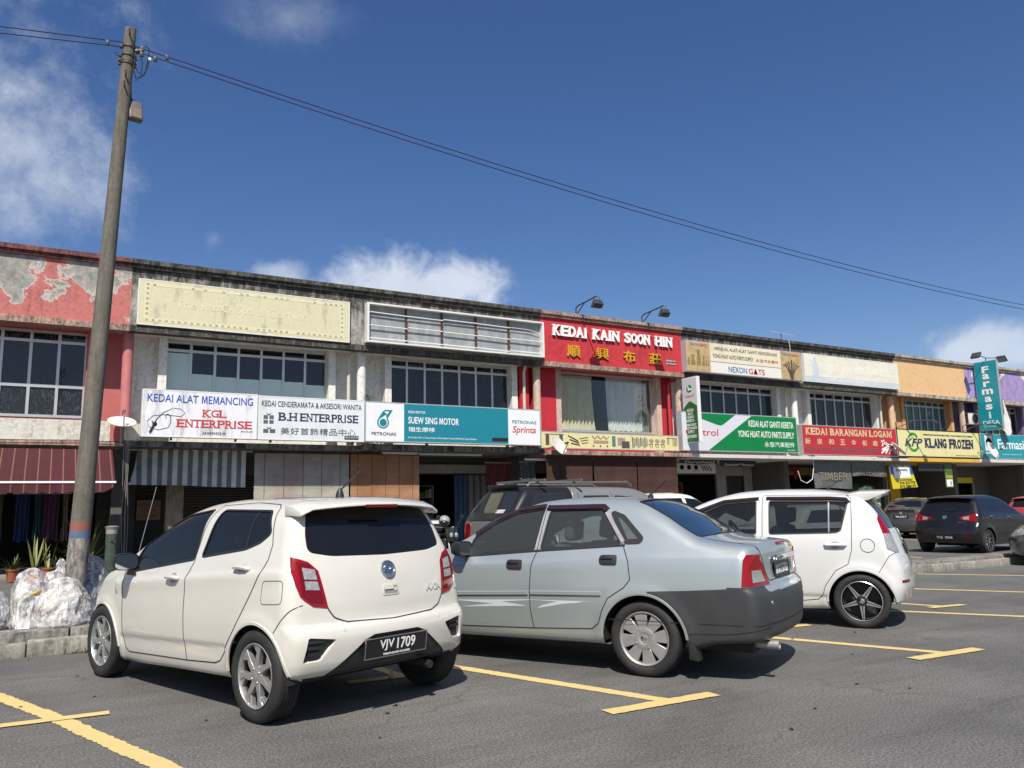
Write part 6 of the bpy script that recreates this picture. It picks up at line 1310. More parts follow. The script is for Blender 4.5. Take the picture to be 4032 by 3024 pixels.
# ------------------------------------------------------------------ cars further off
def far_car(label, origin, heading, col, kind='hatch', h=.045, L=3.9, wb=2.5, hw=.855, H=1.515, glass=None, plate=None, style='twin', lampstyle='wide', pitch=0, visor=False):
    ro = .62 if kind == 'hatch' else 1.0; xf = L - ro; k = H / 1.5
    if kind == 'hatch':
        Z = [(-.7, 1.40 * k), (-.3, 1.46 * k), (.3, 1.495 * k), (.9, 1.5 * k), (1.3, 1.46 * k), (1.7, 1.28 * k), (wb - .35, 1.07 * k), (wb - .05, .98 * k), (wb + .45, .86 * k), (xf, .70 * k)]
        Xr = [(.1, -.45), (.3, -.55), (.5, -ro), (.68, -ro + .03), (.8, -.52), (.98 * k, -.47), (1.1 * k, -.38), (1.3 * k, -.22), (1.45 * k, -.1), (1.6, 0)]
        wins = [[(.02, 1.14), (-.12, 1.20), (.12, 1.36), (.22, 1.36), (.18, 1.10)], [(.98, 1.02), (.97, 1.375), (.30, 1.375), (.25, 1.06)], [(wb - .62, .96), (wb - .75, 1.12), (1.45, 1.345), (1.07, 1.38), (1.08, 1.01)]]
        rw = [(.52, 1.40), (-.52, 1.40), (-.60, 1.06), (.60, 1.06)]
    else:
        Z = [(-1.2, 1.03 * k), (-.9, 1.06 * k), (-.6, 1.09 * k), (-.3, 1.2 * k), (.1, 1.40 * k), (.5, 1.48 * k), (.9, 1.5 * k), (1.3, 1.46 * k), (1.7, 1.27 * k), (wb - .4, 1.06 * k), (wb - .1, .98 * k), (wb + .45, .87 * k), (xf, .70 * k)]
        Xr = [(.1, -.85), (.3, -.96), (.5, -ro), (.66, -ro + .01), (.76, -ro + .07), (.95, -ro + .08), (1.05, -ro + .06), (1.2, -ro + .06)]
        wins = [[(1.0, 1.02), (.98, 1.36), (.45, 1.37), (.22, 1.09), (.3, 1.05)], [(wb - .62, .96), (wb - .75, 1.12), (1.45, 1.335), (1.08, 1.37), (1.1, 1.01)]]
        rw = None
    b = Body(W=[(-ro, hw - .05), (-.4, hw - .02), (0, hw), (wb * .7, hw), (wb, hw - .01), (xf, hw - .13)], inset=[(.1, .12), (.2, .055), (.32, .02), (.5, .003), (.65, 0), (.82, .006), (.96 * k, .03), (1.06 * k, .065), (1.2 * k, .13), (1.35 * k, .20), (1.46 * k, .28), (1.7, .42)],
        Z=Z, Xr=Xr, Xf=[(.1, xf - .12), (.3, xf - .02), (.5, xf), (.68, xf - .04), (.85, xf - .2), (1.1, xf - .5)], zb=[(-ro, .27), (-.35, .25), (.4, .20), (xf, .2)], crown=.05, bow_r=.17, bow_f=.40, ktop=[(-1, .12), (1.2, .14), (2.2, .08), (3.5, .1)], k_r=.10, k_f=.15,
        creases=[([(-.4, .95 * k), (1.2, .88 * k), (wb, .82 * k)], .012, .06)], flares=[(0, .3, .38, .014), (wb, .3, .38, .012)])
    c = Car('parked_car', label, origin, heading, b, h, group='cars further off'); gl = glass or g_tint
    for sg, nm in SYM:
        for i, w in enumerate(wins): c.cut('side_window:%d%s' % (i, nm), rounded([(x, z * k) for x, z in w], .03), 'y', sg, .25)
        for xa in (0, wb): c.cut('hole', circle(xa, .30, .355, 24, -30, 210), 'y', sg, .25)
        if kind == 'hatch': tl = [(.78, 1.0), (.62, .985), (.36, .93), (.38, .87), (.55, .83), (.76, .82)] if lampstyle == 'wide' else [(.78, 1.12), (.62, 1.1), (.56, .80), (.76, .78)]
        else: tl = [(.80, .97), (.62, .96), (.42, .80), (.45, .76), (.79, .76)]
        c.cut('tail_light' + nm, [(y * hw / .855, z * k) for y, z in (tl if sg > 0 else mir(tl))], 'x', -1, .1, lambda q: q.x < -.1)
        c.cut('headlight' + nm, [(xf - .55, .82 * k), (xf - .2, .78 * k), (xf + .1, .70 * k), (xf + .1, .60 * k), (xf - .4, .68 * k)], 'y', sg, .15)
    if rw: c.cut('rear_window', rounded([(y * hw / .855, z * k) for y, z in rw], .05), 'x', -1, .15)
    else: c.cut('rear_window', rounded([(.12, .48), (-.38, .58), (-.42, 0), (-.38, -.58), (.12, -.48), (.14, 0)], .04), 'z', 1, .2)
    c.cut('windscreen', rounded([(1.38, .50), (wb - .45, .62), (wb - .40, 0), (wb - .45, -.62), (1.38, -.50), (1.36, 0)], .04), 'z', 1, .2)
    for xa in (0, wb): c.floor_hole(xa, .34, .45)
    c.finish({'body': col, 'side_window': [gl, m_rub], 'rear_window': [gl, m_rub], 'windscreen': [g_tint2, m_rub], 'tail_light': [l_red, l_dred], 'tail_light far': [l_red, l_dred], 'headlight': [l_clr, m_blkpl], 'headlight far': [l_clr, m_blkpl]}, {'tail_light': -.006, 'tail_light far': -.006}, {'tail_light far': 'tail_light', 'headlight far': 'headlight'})
    o = c.out
    for sg in (1, -1):
        c.ribbon('door_seam', [(1.02, 1.43 * k), (1.02, .3)], m_gap, .008, 'y', sg); c.ribbon('door_seam', [(.18, 1.42 * k), (.1, 1.05 * k), (.1, .85), (.32, .6), (.4, .3), (1.02, .28), (wb - .42, .28), (wb - .38, .9 * k)], m_gap, .008, 'y', sg)
        for x, z in ((.24, .93), (1.25, .89)): grip(c, None, x, z * k, m_chrome if col is blackp else col, .18, sg)
        side_mirror(c, wb - .55, hw - .04, 1.0 * k, col, sg)
        ll = [(.60 * sg, .95 * k), (.45 * sg, .925 * k), (.47 * sg, .87 * k), (.60 * sg, .86 * k)]
        if kind == 'hatch' and lampstyle == 'wide': c.patch('reversing_lens', ll if sg > 0 else ll[::-1], l_clr, 'x', -1, .009, 4, parent=o['tail_light' if sg > 0 else 'tail_light far']); c.patch('bumper_reflector', [(.70 * sg, .44), (.50 * sg, .44), (.52 * sg, .39), (.70 * sg, .39)], l_dred, 'x', -1, .004, 4)
        elif kind == 'sedan': ll = [(.70 * sg, .84), (.52 * sg, .84), (.47 * sg, .775), (.70 * sg, .775)]; c.patch('reversing_lens', ll, l_clr, 'x', -1, .009, 4, parent=o['tail_light' if sg > 0 else 'tail_light far'])
        for xa in (0, wb): wheel(c.o, xa, sg * (hw - .10), .305, .305, .185, .21, style, sg); liner(c.o, xa, .30, .355, sg * (hw - .05), sg * .48)
    if plate: numplate(c.o, c.frame(0, .80 * k if kind == 'sedan' else .42, 'x', -1, .005), .52, .125, plate, m_blkpl)
    bz = .93 * k if kind == 'hatch' else .93 * k
    bo = MB().lathe([(.055, 0), (.053, .01), (.04, .012), (.039, .005), (.001, .005)], c.frame(0, bz, 'x', -1, .002), 22).build('badge', m_chrome, c.o, smooth=True)
    if kind == 'hatch':
        sp = MB(); n = 9; v = []
        for i in range(n):
            y = -.58 + 1.16 * i / (n - 1)
            for a, b_ in ((.02, H - .025), (-.25, H - .055), (-.26, H - .075), (-.1, H - .09)): v.append((a, y, b_ - .03 * (y / .58)**2))
        sp.add(v, [(i * 4 + j, i * 4 + (j + 1) % 4, (i + 1) * 4 + (j + 1) % 4, (i + 1) * 4 + j) for i in range(n - 1) for j in range(4)] + [tuple(range(4)), tuple(range((n - 1) * 4, n * 4))]); sp.build('spoiler', col, c.o, bevel=.008)
        c.ribbon('wiper', [(-.28, 1.12 * k), (.05, 1.08 * k)], m_blkpl, .02, 'x', -1, .01, th=.02); c.ribbon('tailgate_seam', [(-.56, .9), (-.52, .66), (-.45, .62), (.45, .62), (.52, .66), (.56, .9)], m_gap, .008, 'x', -1)
    else:
        c.ribbon('boot_seam', [(-.42, .96), (-.40, .70), (.40, .70), (.42, .96)], m_gap, .008, 'x', -1); MB().prism([(-.5, -.02), (.5, -.02), (.46, .025), (-.46, .025)], c.frame(0, 1.03 * k, 'x', -1, 0), .05).build('boot_lip', col, c.o, bevel=.01)
    MB().box(.1, wb - .1, -.55, .55, .17, .24).tube([(0, -.7, .3), (0, .7, .3)], .05, 8).build('underbody', m_under, c.o); return c
blackp = paint('black_paint', (0.006, 0.006, 0.006), 0, .24, .35, .008); greyp = paint('dark_grey_paint', (0.055, 0.05, 0.047), .5, .32, 1.0, .05); redp = paint('red_paint', (0.36, 0.015, 0.02), 0, .3, 1.0, .05); whitep = paint('plain_white_paint', (0.72, 0.72, 0.70), 0, .32, 1.0, .06); dksil = paint('dark_silver_paint', (0.06, 0.062, 0.065), .4, .3, 1.0, .05)
c = far_car('black hatchback with bright red lamps beyond the median kerb', (21.3, 12.92), 6.0, blackp, 'hatch', .035, 3.9, 2.5, .868, 1.515, plate=[('TCB', (-.2, -.04, -.032, .035)), ('8368', (.02, .21, -.032, .035))])
letters('MYVI', (-.08, .08, -.018, .018), c.frame(-.42, .80, 'x', -1, .003), m_chrome, c.o, depth=.004, name='badge_lettering')
c.patch('lower_garnish', [(.62, .48), (.36, .46), (.28, .33), (.62, .34)], plain('gloss_black_trim', (.02, .02, .022), .2, var=0), 'x', -1, .004, 6); c.patch('lower_garnish', [(-.62, .34), (-.28, .33), (-.36, .46), (-.62, .48)], MATS['gloss_black_trim'], 'x', -1, .004, 6)
far_car('dark grey saloon half hidden behind the black hatchback', (28.25, 18.9), 20, greyp, 'sedan', .045, 4.4, 2.6, .85, 1.5, plate=[('WA 6122 Y', (-.19, .19, -.032, .032))], style='six')
far_car('red hatchback just showing at the right edge', (33.6, 17.2), 14, redp, 'hatch', .05, 3.8, 2.45, .83, 1.46, style='six')
far_car('white people carrier behind the pickup, only its roof showing', (12.8, 15.9), 0, whitep, 'hatch', .05, 4.3, 2.7, .86, 1.72, style='six')
far_car('black saloon cut off by the right edge of the view, nose towards the kerb', (19.95, 6.95), 118, dksil, 'sedan', .04, 4.4, 2.6, .86, 1.46, style='six')
# old boxy white saloon, nose showing past the white hatchback
b = Body(W=[(-1.0, .78), (0, .82), (2.4, .82), (3.12, .79)], inset=[(.1, .1), (.25, .03), (.45, .01), (.6, 0), (.75, .01), (.9, .05), (1.1, .11), (1.32, .20), (1.45, .3)], Z=[(-1, .92), (-.5, .96), (-.3, 1.02), (.1, 1.3), (.4, 1.36), (1.0, 1.37), (1.3, 1.32), (1.8, .99), (2.0, .93), (2.6, .88), (3.1, .78)],
    Xr=[(.1, -.9), (.3, -1), (.5, -1.02), (.9, -.95)], Xf=[(.1, 3.02), (.25, 3.1), (.43, 3.13), (.52, 3.15), (.55, 3.12), (.6, 3.05), (.8, 3.0), (1, 2.95)], zb=[(-1, .22), (3.1, .2)], crown=.03, bow_r=.1, bow_f=.10, ktop=[(-1, .06), (3, .06)], k_r=.06, k_f=.05)
c = Car('parked_car', 'old boxy white saloon, its nose poking past the white hatchback', (13.98, 12.35), 0, b, .04, group='cars further off')
for sg, nm in SYM:
    c.cut('bumper_strip', [(2.2, .53), (3.3, .53), (3.3, .44), (2.2, .44)], 'y', sg, .1, lambda q: q.x > 2.75)
    c.cut('side_window' + nm, rounded([(1.55, .98), (1.2, 1.24), (.2, 1.24), (-.1, .98)], .03), 'y', sg, .25); c.cut('hole', circle(2.35, .28, .33, 24, -30, 210), 'y', sg, .25); c.cut('hole', circle(0, .28, .33, 24, -30, 210), 'y', sg, .25)
c.cut('bumper_strip', [(-.9, .44), (.9, .44), (.9, .53), (-.9, .53)], 'x', 1, .2)
c.finish({'body': whitep, 'bumper_strip': m_blkpl, 'side_window': [g_tint2, m_rub], 'side_window far': [g_tint2, m_rub]}, {'bumper_strip': -.015}, {'side_window far': 'side_window'})
for sg in (1, -1):
    c.patch('indicator', [(2.93, .40), (3.05, .40), (3.05, .35), (2.93, .35)], l_amber, 'y', sg, .004, 3); c.ribbon('panel_seam', [(2.62, .86), (2.9, .80), (3.02, .76)], m_gap, .008, 'y', sg); c.ribbon('panel_seam', [(2.7, .29), (3.08, .29)], m_gap, .008, 'y', sg)
    for xa in (0, 2.35): wheel(c.o, xa, sg * .74, .285, .285, .16, .19, 'six', sg); liner(c.o, xa, .28, .33, sg * .79, sg * .5)
m_raild = plain('dull_rail', (.20, .20, .20), .5, .5)
# silver pickup with a black canopy
cano = plain('canopy_black', (.010, .010, .011), .45, coat=.15, var=.2); silp = paint('silver_paint', (.30, .30, .295), .5, .34, .8, .08)
b = Body(W=[(-1.3, .86), (-1.1, .885), (0, .90), (2.5, .90), (3.4, .86), (3.95, .76)], inset=[(.3, .06), (.5, .015), (.7, 0), (.95, .0), (1.15, .02), (1.25, .05), (1.4, .09), (1.6, .15), (1.75, .22), (1.9, .34)], Z=[(-1.3, 1.79), (-.8, 1.80), (.3, 1.80), (1.2, 1.795), (1.8, 1.77), (2.1, 1.68), (2.5, 1.45), (2.85, 1.2), (3.1, 1.14), (3.6, 1.06), (3.95, .92)],
    Xr=[(.2, -1.0), (.45, -1.12), (.7, -1.16), (1.2, -1.14), (1.28, -1.10), (1.5, -.93), (1.7, -.76), (1.8, -.68), (1.95, -.6)], Xf=[(.2, 3.7), (.5, 3.9), (.8, 3.92), (1, 3.85), (1.2, 3.6)], zb=[(-1.3, .45), (3.9, .35)], crown=.04, bow_r=.10, bow_f=.3, ktop=[(-1.2, .12), (4, .12)], k_r=.10, k_f=.15)
c = Car('pickup_truck', 'silver pickup with a black canopy and roof rails behind the silver blue saloon', (8.08, 12.95), 1.0, b, .04, group=None, cat='pickup')
for sg, nm in SYM:
    c.cut('canopy', [(-1.5, 1.27), (.30, 1.27), (.30, 2.1), (-1.5, 2.1)], 'y', sg, .15)
c.cut('canopy', [(-1.5, -1), (.30, -1), (.30, 1), (-1.5, 1)], 'z', 1, .2); c.cut('canopy', [(-1, 1.27), (1, 1.27), (1, 2.1), (-1, 2.1)], 'x', -1, .2)
c.cut('rear_window', rounded([(.70, 1.34), (.56, 1.70), (-.56, 1.70), (-.70, 1.34)], .07), 'x', -1, .15)
for sg, nm in SYM:
    c.cut('side_window:0' + nm, rounded([(-.72, 1.32), (-.48, 1.64), (.15, 1.66), (.15, 1.32)], .05), 'y', sg, .2); c.cut('side_window:1' + nm, rounded([(.48, 1.25), (.55, 1.62), (1.15, 1.62), (1.15, 1.22)], .04), 'y', sg, .2); c.cut('side_window:2' + nm, rounded([(1.27, 1.2), (1.27, 1.62), (1.75, 1.58), (2.3, 1.22)], .04), 'y', sg, .2)
    tl = [(.95, 1.16), (.80, 1.16), (.80, .82), (.95, .82)]; c.cut('tail_light' + nm, tl if sg > 0 else mir(tl), 'x', -1, .1, lambda q: q.x < -.9); c.cut('tail_light' + nm, rounded([(-1.3, .82), (-1.0, .85), (-.98, 1.0), (-1.0, 1.14), (-1.3, 1.16)], .03), 'y', sg, .1)
    for xa in (0, 2.95): c.cut('hole', circle(xa, .38, .43, 24, -30, 210), 'y', sg, .25)
g_pick = tinted('canopy_glass', (.02, .022, .024), .03)
c.finish({'body': silp, 'canopy': cano, 'rear_window': [g_pick, m_rub], 'side_window': [g_pick, m_rub], 'tail_light': [l_red, l_dred], 'tail_light far': [l_red, l_dred]}, {'tail_light': -.01, 'tail_light far': -.01}, {'tail_light far': 'tail_light'})
o = c.out
for sg in (1, -1):
    e_ = '' if sg > 0 else ' far'
    c.ribbon('window_rubber', rounded([(-.72, 1.32), (-.48, 1.64), (.15, 1.66), (.15, 1.32)], .05), m_rub, .03, 'y', sg, .004, closed=True, parent=o['side_window:0' + e_]); c.ribbon('window_divider', [(-.18, 1.33), (-.2, 1.65)], m_rub, .03, 'y', sg, .004, parent=o['side_window:0' + e_])
    c.ribbon('cab_rib', [(.33, 1.3), (.36, 1.72)], silp, .05, 'y', sg, 0, th=.03); c.ribbon('door_seam', [(1.21, 1.68), (1.21, .5)], m_gap, .01, 'y', sg); c.ribbon('door_seam', [(.44, 1.68), (.40, 1.2), (.42, .55)], m_gap, .01, 'y', sg)
    MB().tube([(-.55, sg * .56, 1.80), (-.5, sg * .56, 1.86), (1.75, sg * .56, 1.87), (1.85, sg * .56, 1.79)], .022, 8).build('roof_rail', m_raild, c.o, smooth=True)
    for xa in (0, 2.95): wheel(c.o, xa, sg * .79, .38, .38, .25, .24, 'six', sg); liner(c.o, xa, .38, .43, sg * .85, sg * .5)
for x in (-.35, .45): MB().box(x - .025, x + .025, -.85, .85, 1.885, 1.925).box(x - .035, x + .035, -.60, -.52, 1.86, 1.885).box(x - .035, x + .035, .52, .60, 1.86, 1.885).build('roof_bar', m_raild, c.o)
MB().prism([(-.56, -.01), (.56, -.01), (.5, .03), (-.5, .03)], c.frame(0, 1.755, 'x', -1, 0), .10).build('canopy_spoiler', cano, c.o, bevel=.015)
letters('CARRYBOY', (-.13, .13, -.04, .04), c.frame(-.42, 1.36, 'x', -1, .004), T_white, c.o, depth=.003, name='sticker'); letters('XLT', (-.14, .14, -.05, .05), c.frame(-.58, .88, 'x', -1, .004), T_grey, c.o, shear=.2, depth=.003, name='badge_lettering')
MB().box(-1.22, -1.05, -.8, .8, .48, .62).build('rear_bumper', m_alloyd, c.o, bevel=.03); MB().box(-.9, 3.4, -.6, .6, .35, .5).build('underbody', m_under, c.o)
MB().ball((0, 0, 0), 1, 16, 10, (.62, .42, .22)).build('cargo_cover', plain('red_tarpaulin', (.5, .02, .02), .6), c.o, smooth=True, loc=(-.3, 0, 1.28))
# ------------------------------------------------------------------ pole, cables, lamp
from mathutils import noise as mnoise
m_pole, t, b = nmat('concrete_pole'); setc(b, (0.2, 0.185, 0.155), .9)
v = coords(t); f1 = noise(t, coords(t, (6, 6, .8)), 3, 9, .7); f2 = noise(t, v, 14, 6, .75); sp_ = tnode(t, 'ShaderNodeSeparateXYZ'); t.links.new(v, sp_.inputs[0])
c_ = mixc(t, ramp(t, f1, [(.35, 0), (.65, 1)]), (.095, .085, .068), (.175, .16, .13)); c_ = mixc(t, 1.0, c_, ramp(t, f2, [(.3, .72), (.7, 1.05)]), 'MULTIPLY')
f3 = noise(t, coords(t, (3, 3, 1.2)), 5, 8, .7)
def zone(z0, z1):
    a = tnode(t, 'ShaderNodeMath', operation='GREATER_THAN'); t.links.new(sp_.outputs[2], a.inputs[0]); a.inputs[1].default_value = z0; b_ = tnode(t, 'ShaderNodeMath', operation='LESS_THAN'); t.links.new(sp_.outputs[2], b_.inputs[0]); b_.inputs[1].default_value = z1
    m = tnode(t, 'ShaderNodeMath', operation='MULTIPLY'); t.links.new(a.outputs[0], m.inputs[0]); t.links.new(b_.outputs[0], m.inputs[1])
    n = tnode(t, 'ShaderNodeMath', operation='MULTIPLY'); t.links.new(m.outputs[0], n.inputs[0]); t.links.new(ramp(t, f2, [(.34, .2), (.5, .9)]), n.inputs[1]); return n.outputs[0]
c_ = mixc(t, zone(1.27, 1.36), c_, (.27, .08, .06)); c_ = mixc(t, zone(1.18, 1.27), c_, (.085, .13, .24))
mm = tnode(t, 'ShaderNodeMath', operation='LESS_THAN'); t.links.new(sp_.outputs[2], mm.inputs[0]); mm.inputs[1].default_value = 1.18; m2 = tnode(t, 'ShaderNodeMath', operation='MULTIPLY'); t.links.new(mm.outputs[0], m2.inputs[0]); t.links.new(ramp(t, f3, [(.45, 0), (.65, .7)]), m2.inputs[1])
c_ = mixc(t, m2.outputs[0], c_, (.42, .41, .38)); t.links.new(c_, b.inputs['Base Color']); bump(t, b, f2, .3, .01)
PB, PT = Vector((.375, 10.62, 0)), Vector((.648, 10.62, 7.62))
def onp(z): return PB + (PT - PB) * (z / 7.62)
g = Grp('utility_pole', 'leaning grey concrete pole with faded red and blue bands near its foot', 'pole', (.375, 10.62, 0))
n = 16; g.put(MB().tube([onp(7.62 * i / n) for i in range(n + 1)], [.118 - .050 * i / n for i in range(n + 1)], 28), 'shaft', m_pole, smooth=True)
m_steel = plain('rusty_band', (.12, .10, .085), .6, .5, var=.4, scale=12); m_cable = plain('black_cable', (.01, .01, .012), .6, var=0)
for z in (7.36, 7.24, 7.16, 7.13): p = onp(z); g.put(MB().lathe([(.078, -.012), (.083, -.012), (.083, .012), (.078, .012)], Matrix.Translation(p) @ Matrix.Rotation(math.radians(2), 4, 'Y'), 24, close=True).box(p.x - .105, p.x - .075, p.y - .02, p.y + .02, p.z - .03, p.z + .02).box(p.x + .075, p.x + .11, p.y - .03, p.y + .01, p.z - .035, p.z + .01), 'clamp_band', m_steel)
for z in (7.50, 6.93, 6.78): p = onp(z); g.put(MB().tube([(p.x - .01, p.y - .05, p.z), (p.x - .01, p.y - .13, p.z), (p.x - .02, p.y - .14, p.z + .045)], .010, 6), 'step_bolt', m_steel)
p = onp(7.33); g.put(MB().lathe([(.001, -.05), (.03, -.05), (.036, -.02), (.024, -.01), (.036, .02), (.03, .05), (.001, .05)], Matrix.Translation((p.x + .12, p.y - .02, p.z)) @ Matrix.Rotation(math.radians(70), 4, 'Y'), 14).tube([(p.x + .05, p.y, p.z), (p.x + .12, p.y - .02, p.z)], .012, 6), 'insulator', m_lampk, smooth=True)
g.put(MB().tube([(.72, 10.58, 7.31), (.70, 10.56, 7.05), (.74, 10.55, 6.9), (.83, 10.55, 7.0), (.86, 10.55, 7.2), (.87, 10.55, 7.36), (.82, 10.56, 7.41)], .007, 5).tube([(.70, 10.56, 7.14), (.75, 10.55, 7.02), (.81, 10.55, 6.98), (.86, 10.54, 7.1), (.88, 10.54, 7.24)], .006, 5).tube([(.70, 10.57, 7.02), (.74, 10.55, 6.94), (.79, 10.55, 6.96), (.80, 10.55, 7.15), (.77, 10.56, 7.26)], .006, 5).tube([(.57, 10.57, 7.2), (.50, 10.54, 7.17), (.47, 10.54, 7.2), (.54, 10.55, 7.22)], .004, 5), 'loose_leads', m_cable)
g.put(MB().box(.865, .895, 10.53, 10.56, 7.21, 7.245), 'junction_box', T_white)
g = Grp('pole_lamp', 'weathered grey flood lamp fixed behind the top of the concrete pole', 'lamp', (.70, 10.68, 6.7))
Mx = Matrix.Translation((.755, 10.66, 6.53)) @ Matrix.Rotation(math.radians(12), 4, 'Z') @ Matrix.Rotation(math.radians(-14), 4, 'X')
g.put(MB().obox(Mx, -.085, .085, -.04, .05, -.14, .14), 'housing', plain('weathered_lamp', (.17, .16, .145), .5, .2, var=.35, scale=10), bevel=.02, seg=3); g.put(MB().obox(Mx, -.07, .06, -.046, -.0405, -.12, .02), 'lens', plain('milky_lens', (.24, .18, .155), .2, var=.25, scale=14)); g.put(MB().tube([(.62, 10.66, 6.68), (.70, 10.68, 6.70), (.74, 10.66, 6.66)], .014, 6).tube([(.68, 10.62, 7.0), (.69, 10.63, 6.8), (.70, 10.66, 6.68)], .008, 5), 'bracket', m_lampk)
def wire(label, z0, zl, zr, y):
    g = Grp('overhead_cable', label, 'cable', (.65, y, z0), 'cables on the concrete pole'); s = (z0 - zr) / (4 * .504 * .496)
    pts = [(-30 + 30.55 * i / 24, y, z0 - 4 * ((z0 - zl) / (4 * .0432 * .9568)) * (i / 24) * (1 - i / 24)) for i in range(25)] + [(.65 + 41 * i / 60, y, z0 - 4 * s * (i / 60) * (1 - i / 60)) for i in range(1, 61)]
    g.put(MB().tube(pts, .0065, 6), 'wire', m_cable, smooth=True); return g
ga = wire('upper of two thin black cables running from the pole across the sky', 7.435, 7.25, 6.315, 10.66); gb = wire('lower of two thin black cables running from the pole across the sky', 7.325, 7.12, 6.165, 10.58)
def clip(g, x, y, z): g.put(MB().box(x - .022, x + .022, y - .02, y + .02, z - .055, z + .008), 'cable_clamp', m_lampk, bevel=.006)
clip(ga, 1.10, 10.66, 7.395); clip(ga, .80, 10.66, 7.43); clip(ga, .40, 10.66, 7.40); clip(gb, .95, 10.58, 7.29); clip(gb, .79, 10.58, 7.31)

# ------------------------------------------------------------------ rubbish bags on the median
m_bag, t, b = nmat('clear_plastic_bag'); setc(b, (.84, .84, .85), .16, spec=.7)
v = coords(t); w1 = noise(t, coords(t, (1.1, 1.1, .55)), 6, 6, .6, 2.6); tr = tnode(t, 'ShaderNodeBsdfTransparent'); tr.inputs[0].default_value = (.93, .93, .94, 1); mx = tnode(t, 'ShaderNodeMixShader'); t.links.new(ramp(t, w1, [(.42, .16), (.60, .62)]), mx.inputs[0]); t.links.new(tr.outputs[0], mx.inputs[1]); t.links.new(b.outputs[0], mx.inputs[2]); t.links.new(mx.outputs[0], t.nodes['Material Output'].inputs[0]); bump(t, b, w1, .7, .04)
def rubbish(name_c, cols, seed):
    m, t, b = nmat(name_c); setc(b, cols[0], .7); v = coords(t); vo = tnode(t, 'ShaderNodeTexVoronoi'); vo.inputs['Scale'].default_value = 11; n = noise(t, v, 4, 4, .6, .5)
    ad = tnode(t, 'ShaderNodeVectorMath', operation='ADD'); t.links.new(v, ad.inputs[0]); cb = tnode(t, 'ShaderNodeCombineXYZ'); t.links.new(n, cb.inputs[0]); t.links.new(n, cb.inputs[2]); cb.inputs[1].default_value = seed; t.links.new(cb.outputs[0], ad.inputs[1]); t.links.new(ad.outputs[0], vo.inputs['Vector'])
    sx = tnode(t, 'ShaderNodeSeparateColor'); t.links.new(vo.outputs['Color'], sx.inputs[0]); r = tnode(t, 'ShaderNodeValToRGB'); r.color_ramp.interpolation = 'CONSTANT'; e = r.color_ramp.elements
    while len(e) < len(cols): e.new(.5)
    for i, q in enumerate(e): q.position = i / len(cols); q.color = (*cols[i], 1)
    t.links.new(sx.outputs[0], r.inputs[0]); t.links.new(r.outputs[0], b.inputs['Base Color']); bump(t, b, vo.outputs['Distance'], .8, .04); return m
def blob(c, sx, sy, h, seed, amp=.10, top=.55, tie=False, nu=44, nv=30):
    v = []; f = []
    for j in range(nv + 1):
        u = j / nv; z = h * u; r = (1 - (1 - min(1, u / .12))**2 * .25) * (1 - top * max(0, (u - .45) / .55)**1.6)
        if u > .93: r *= max(.06, (1 - u) / .07) ** .5
        if tie and u > .8: r *= .28 + .5 * abs(u - .87) * 6
        for i in range(nu):
            a = 2 * math.pi * i / nu; d = Vector((math.cos(a) * 1.6, math.sin(a) * 1.6, u * 2.2 + seed * 7.3)); k = 1 + amp * (mnoise.noise(d) * 1.5 + .8 * mnoise.noise(d * 2.7) + .55 * abs(mnoise.noise(d * 5.5)) + .3 * mnoise.noise(d * 11))
            v.append((c[0] + sx * r * k * math.cos(a), c[1] + sy * r * k * math.sin(a), c[2] + z * (1 + .04 * mnoise.noise(d * 2))))
    f = [(j * nu + i, j * nu + (i + 1) % nu, (j + 1) * nu + (i + 1) % nu, (j + 1) * nu + i) for j in range(nv) for i in range(nu)] + [tuple(range(nu - 1, -1, -1)), tuple(range(nv * nu, (nv + 1) * nu))]
    return MB().add(v, f)
R1 = rubbish('mixed_rubbish', [(.42, .40, .38), (.55, .54, .53), (.08, .08, .08), (.50, .20, .08), (.62, .61, .60), (.12, .10, .09), (.45, .35, .10), (.3, .29, .28)], 1.0)
R2 = rubbish('pale_rubbish', [(.62, .58, .50), (.70, .69, .67), (.40, .34, .26), (.58, .52, .42), (.20, .18, .16), (.66, .64, .62)], 2.0); R3 = rubbish('dark_rubbish', [(.06, .07, .09), (.10, .11, .13), (.5, .5, .51), (.04, .04, .05), (.35, .35, .36)], 3.0); R4 = rubbish('green_rubbish', [(.10, .14, .11), (.30, .29, .27), (.33, .13, .05), (.05, .05, .05), (.45, .45, .44)], 4.0)
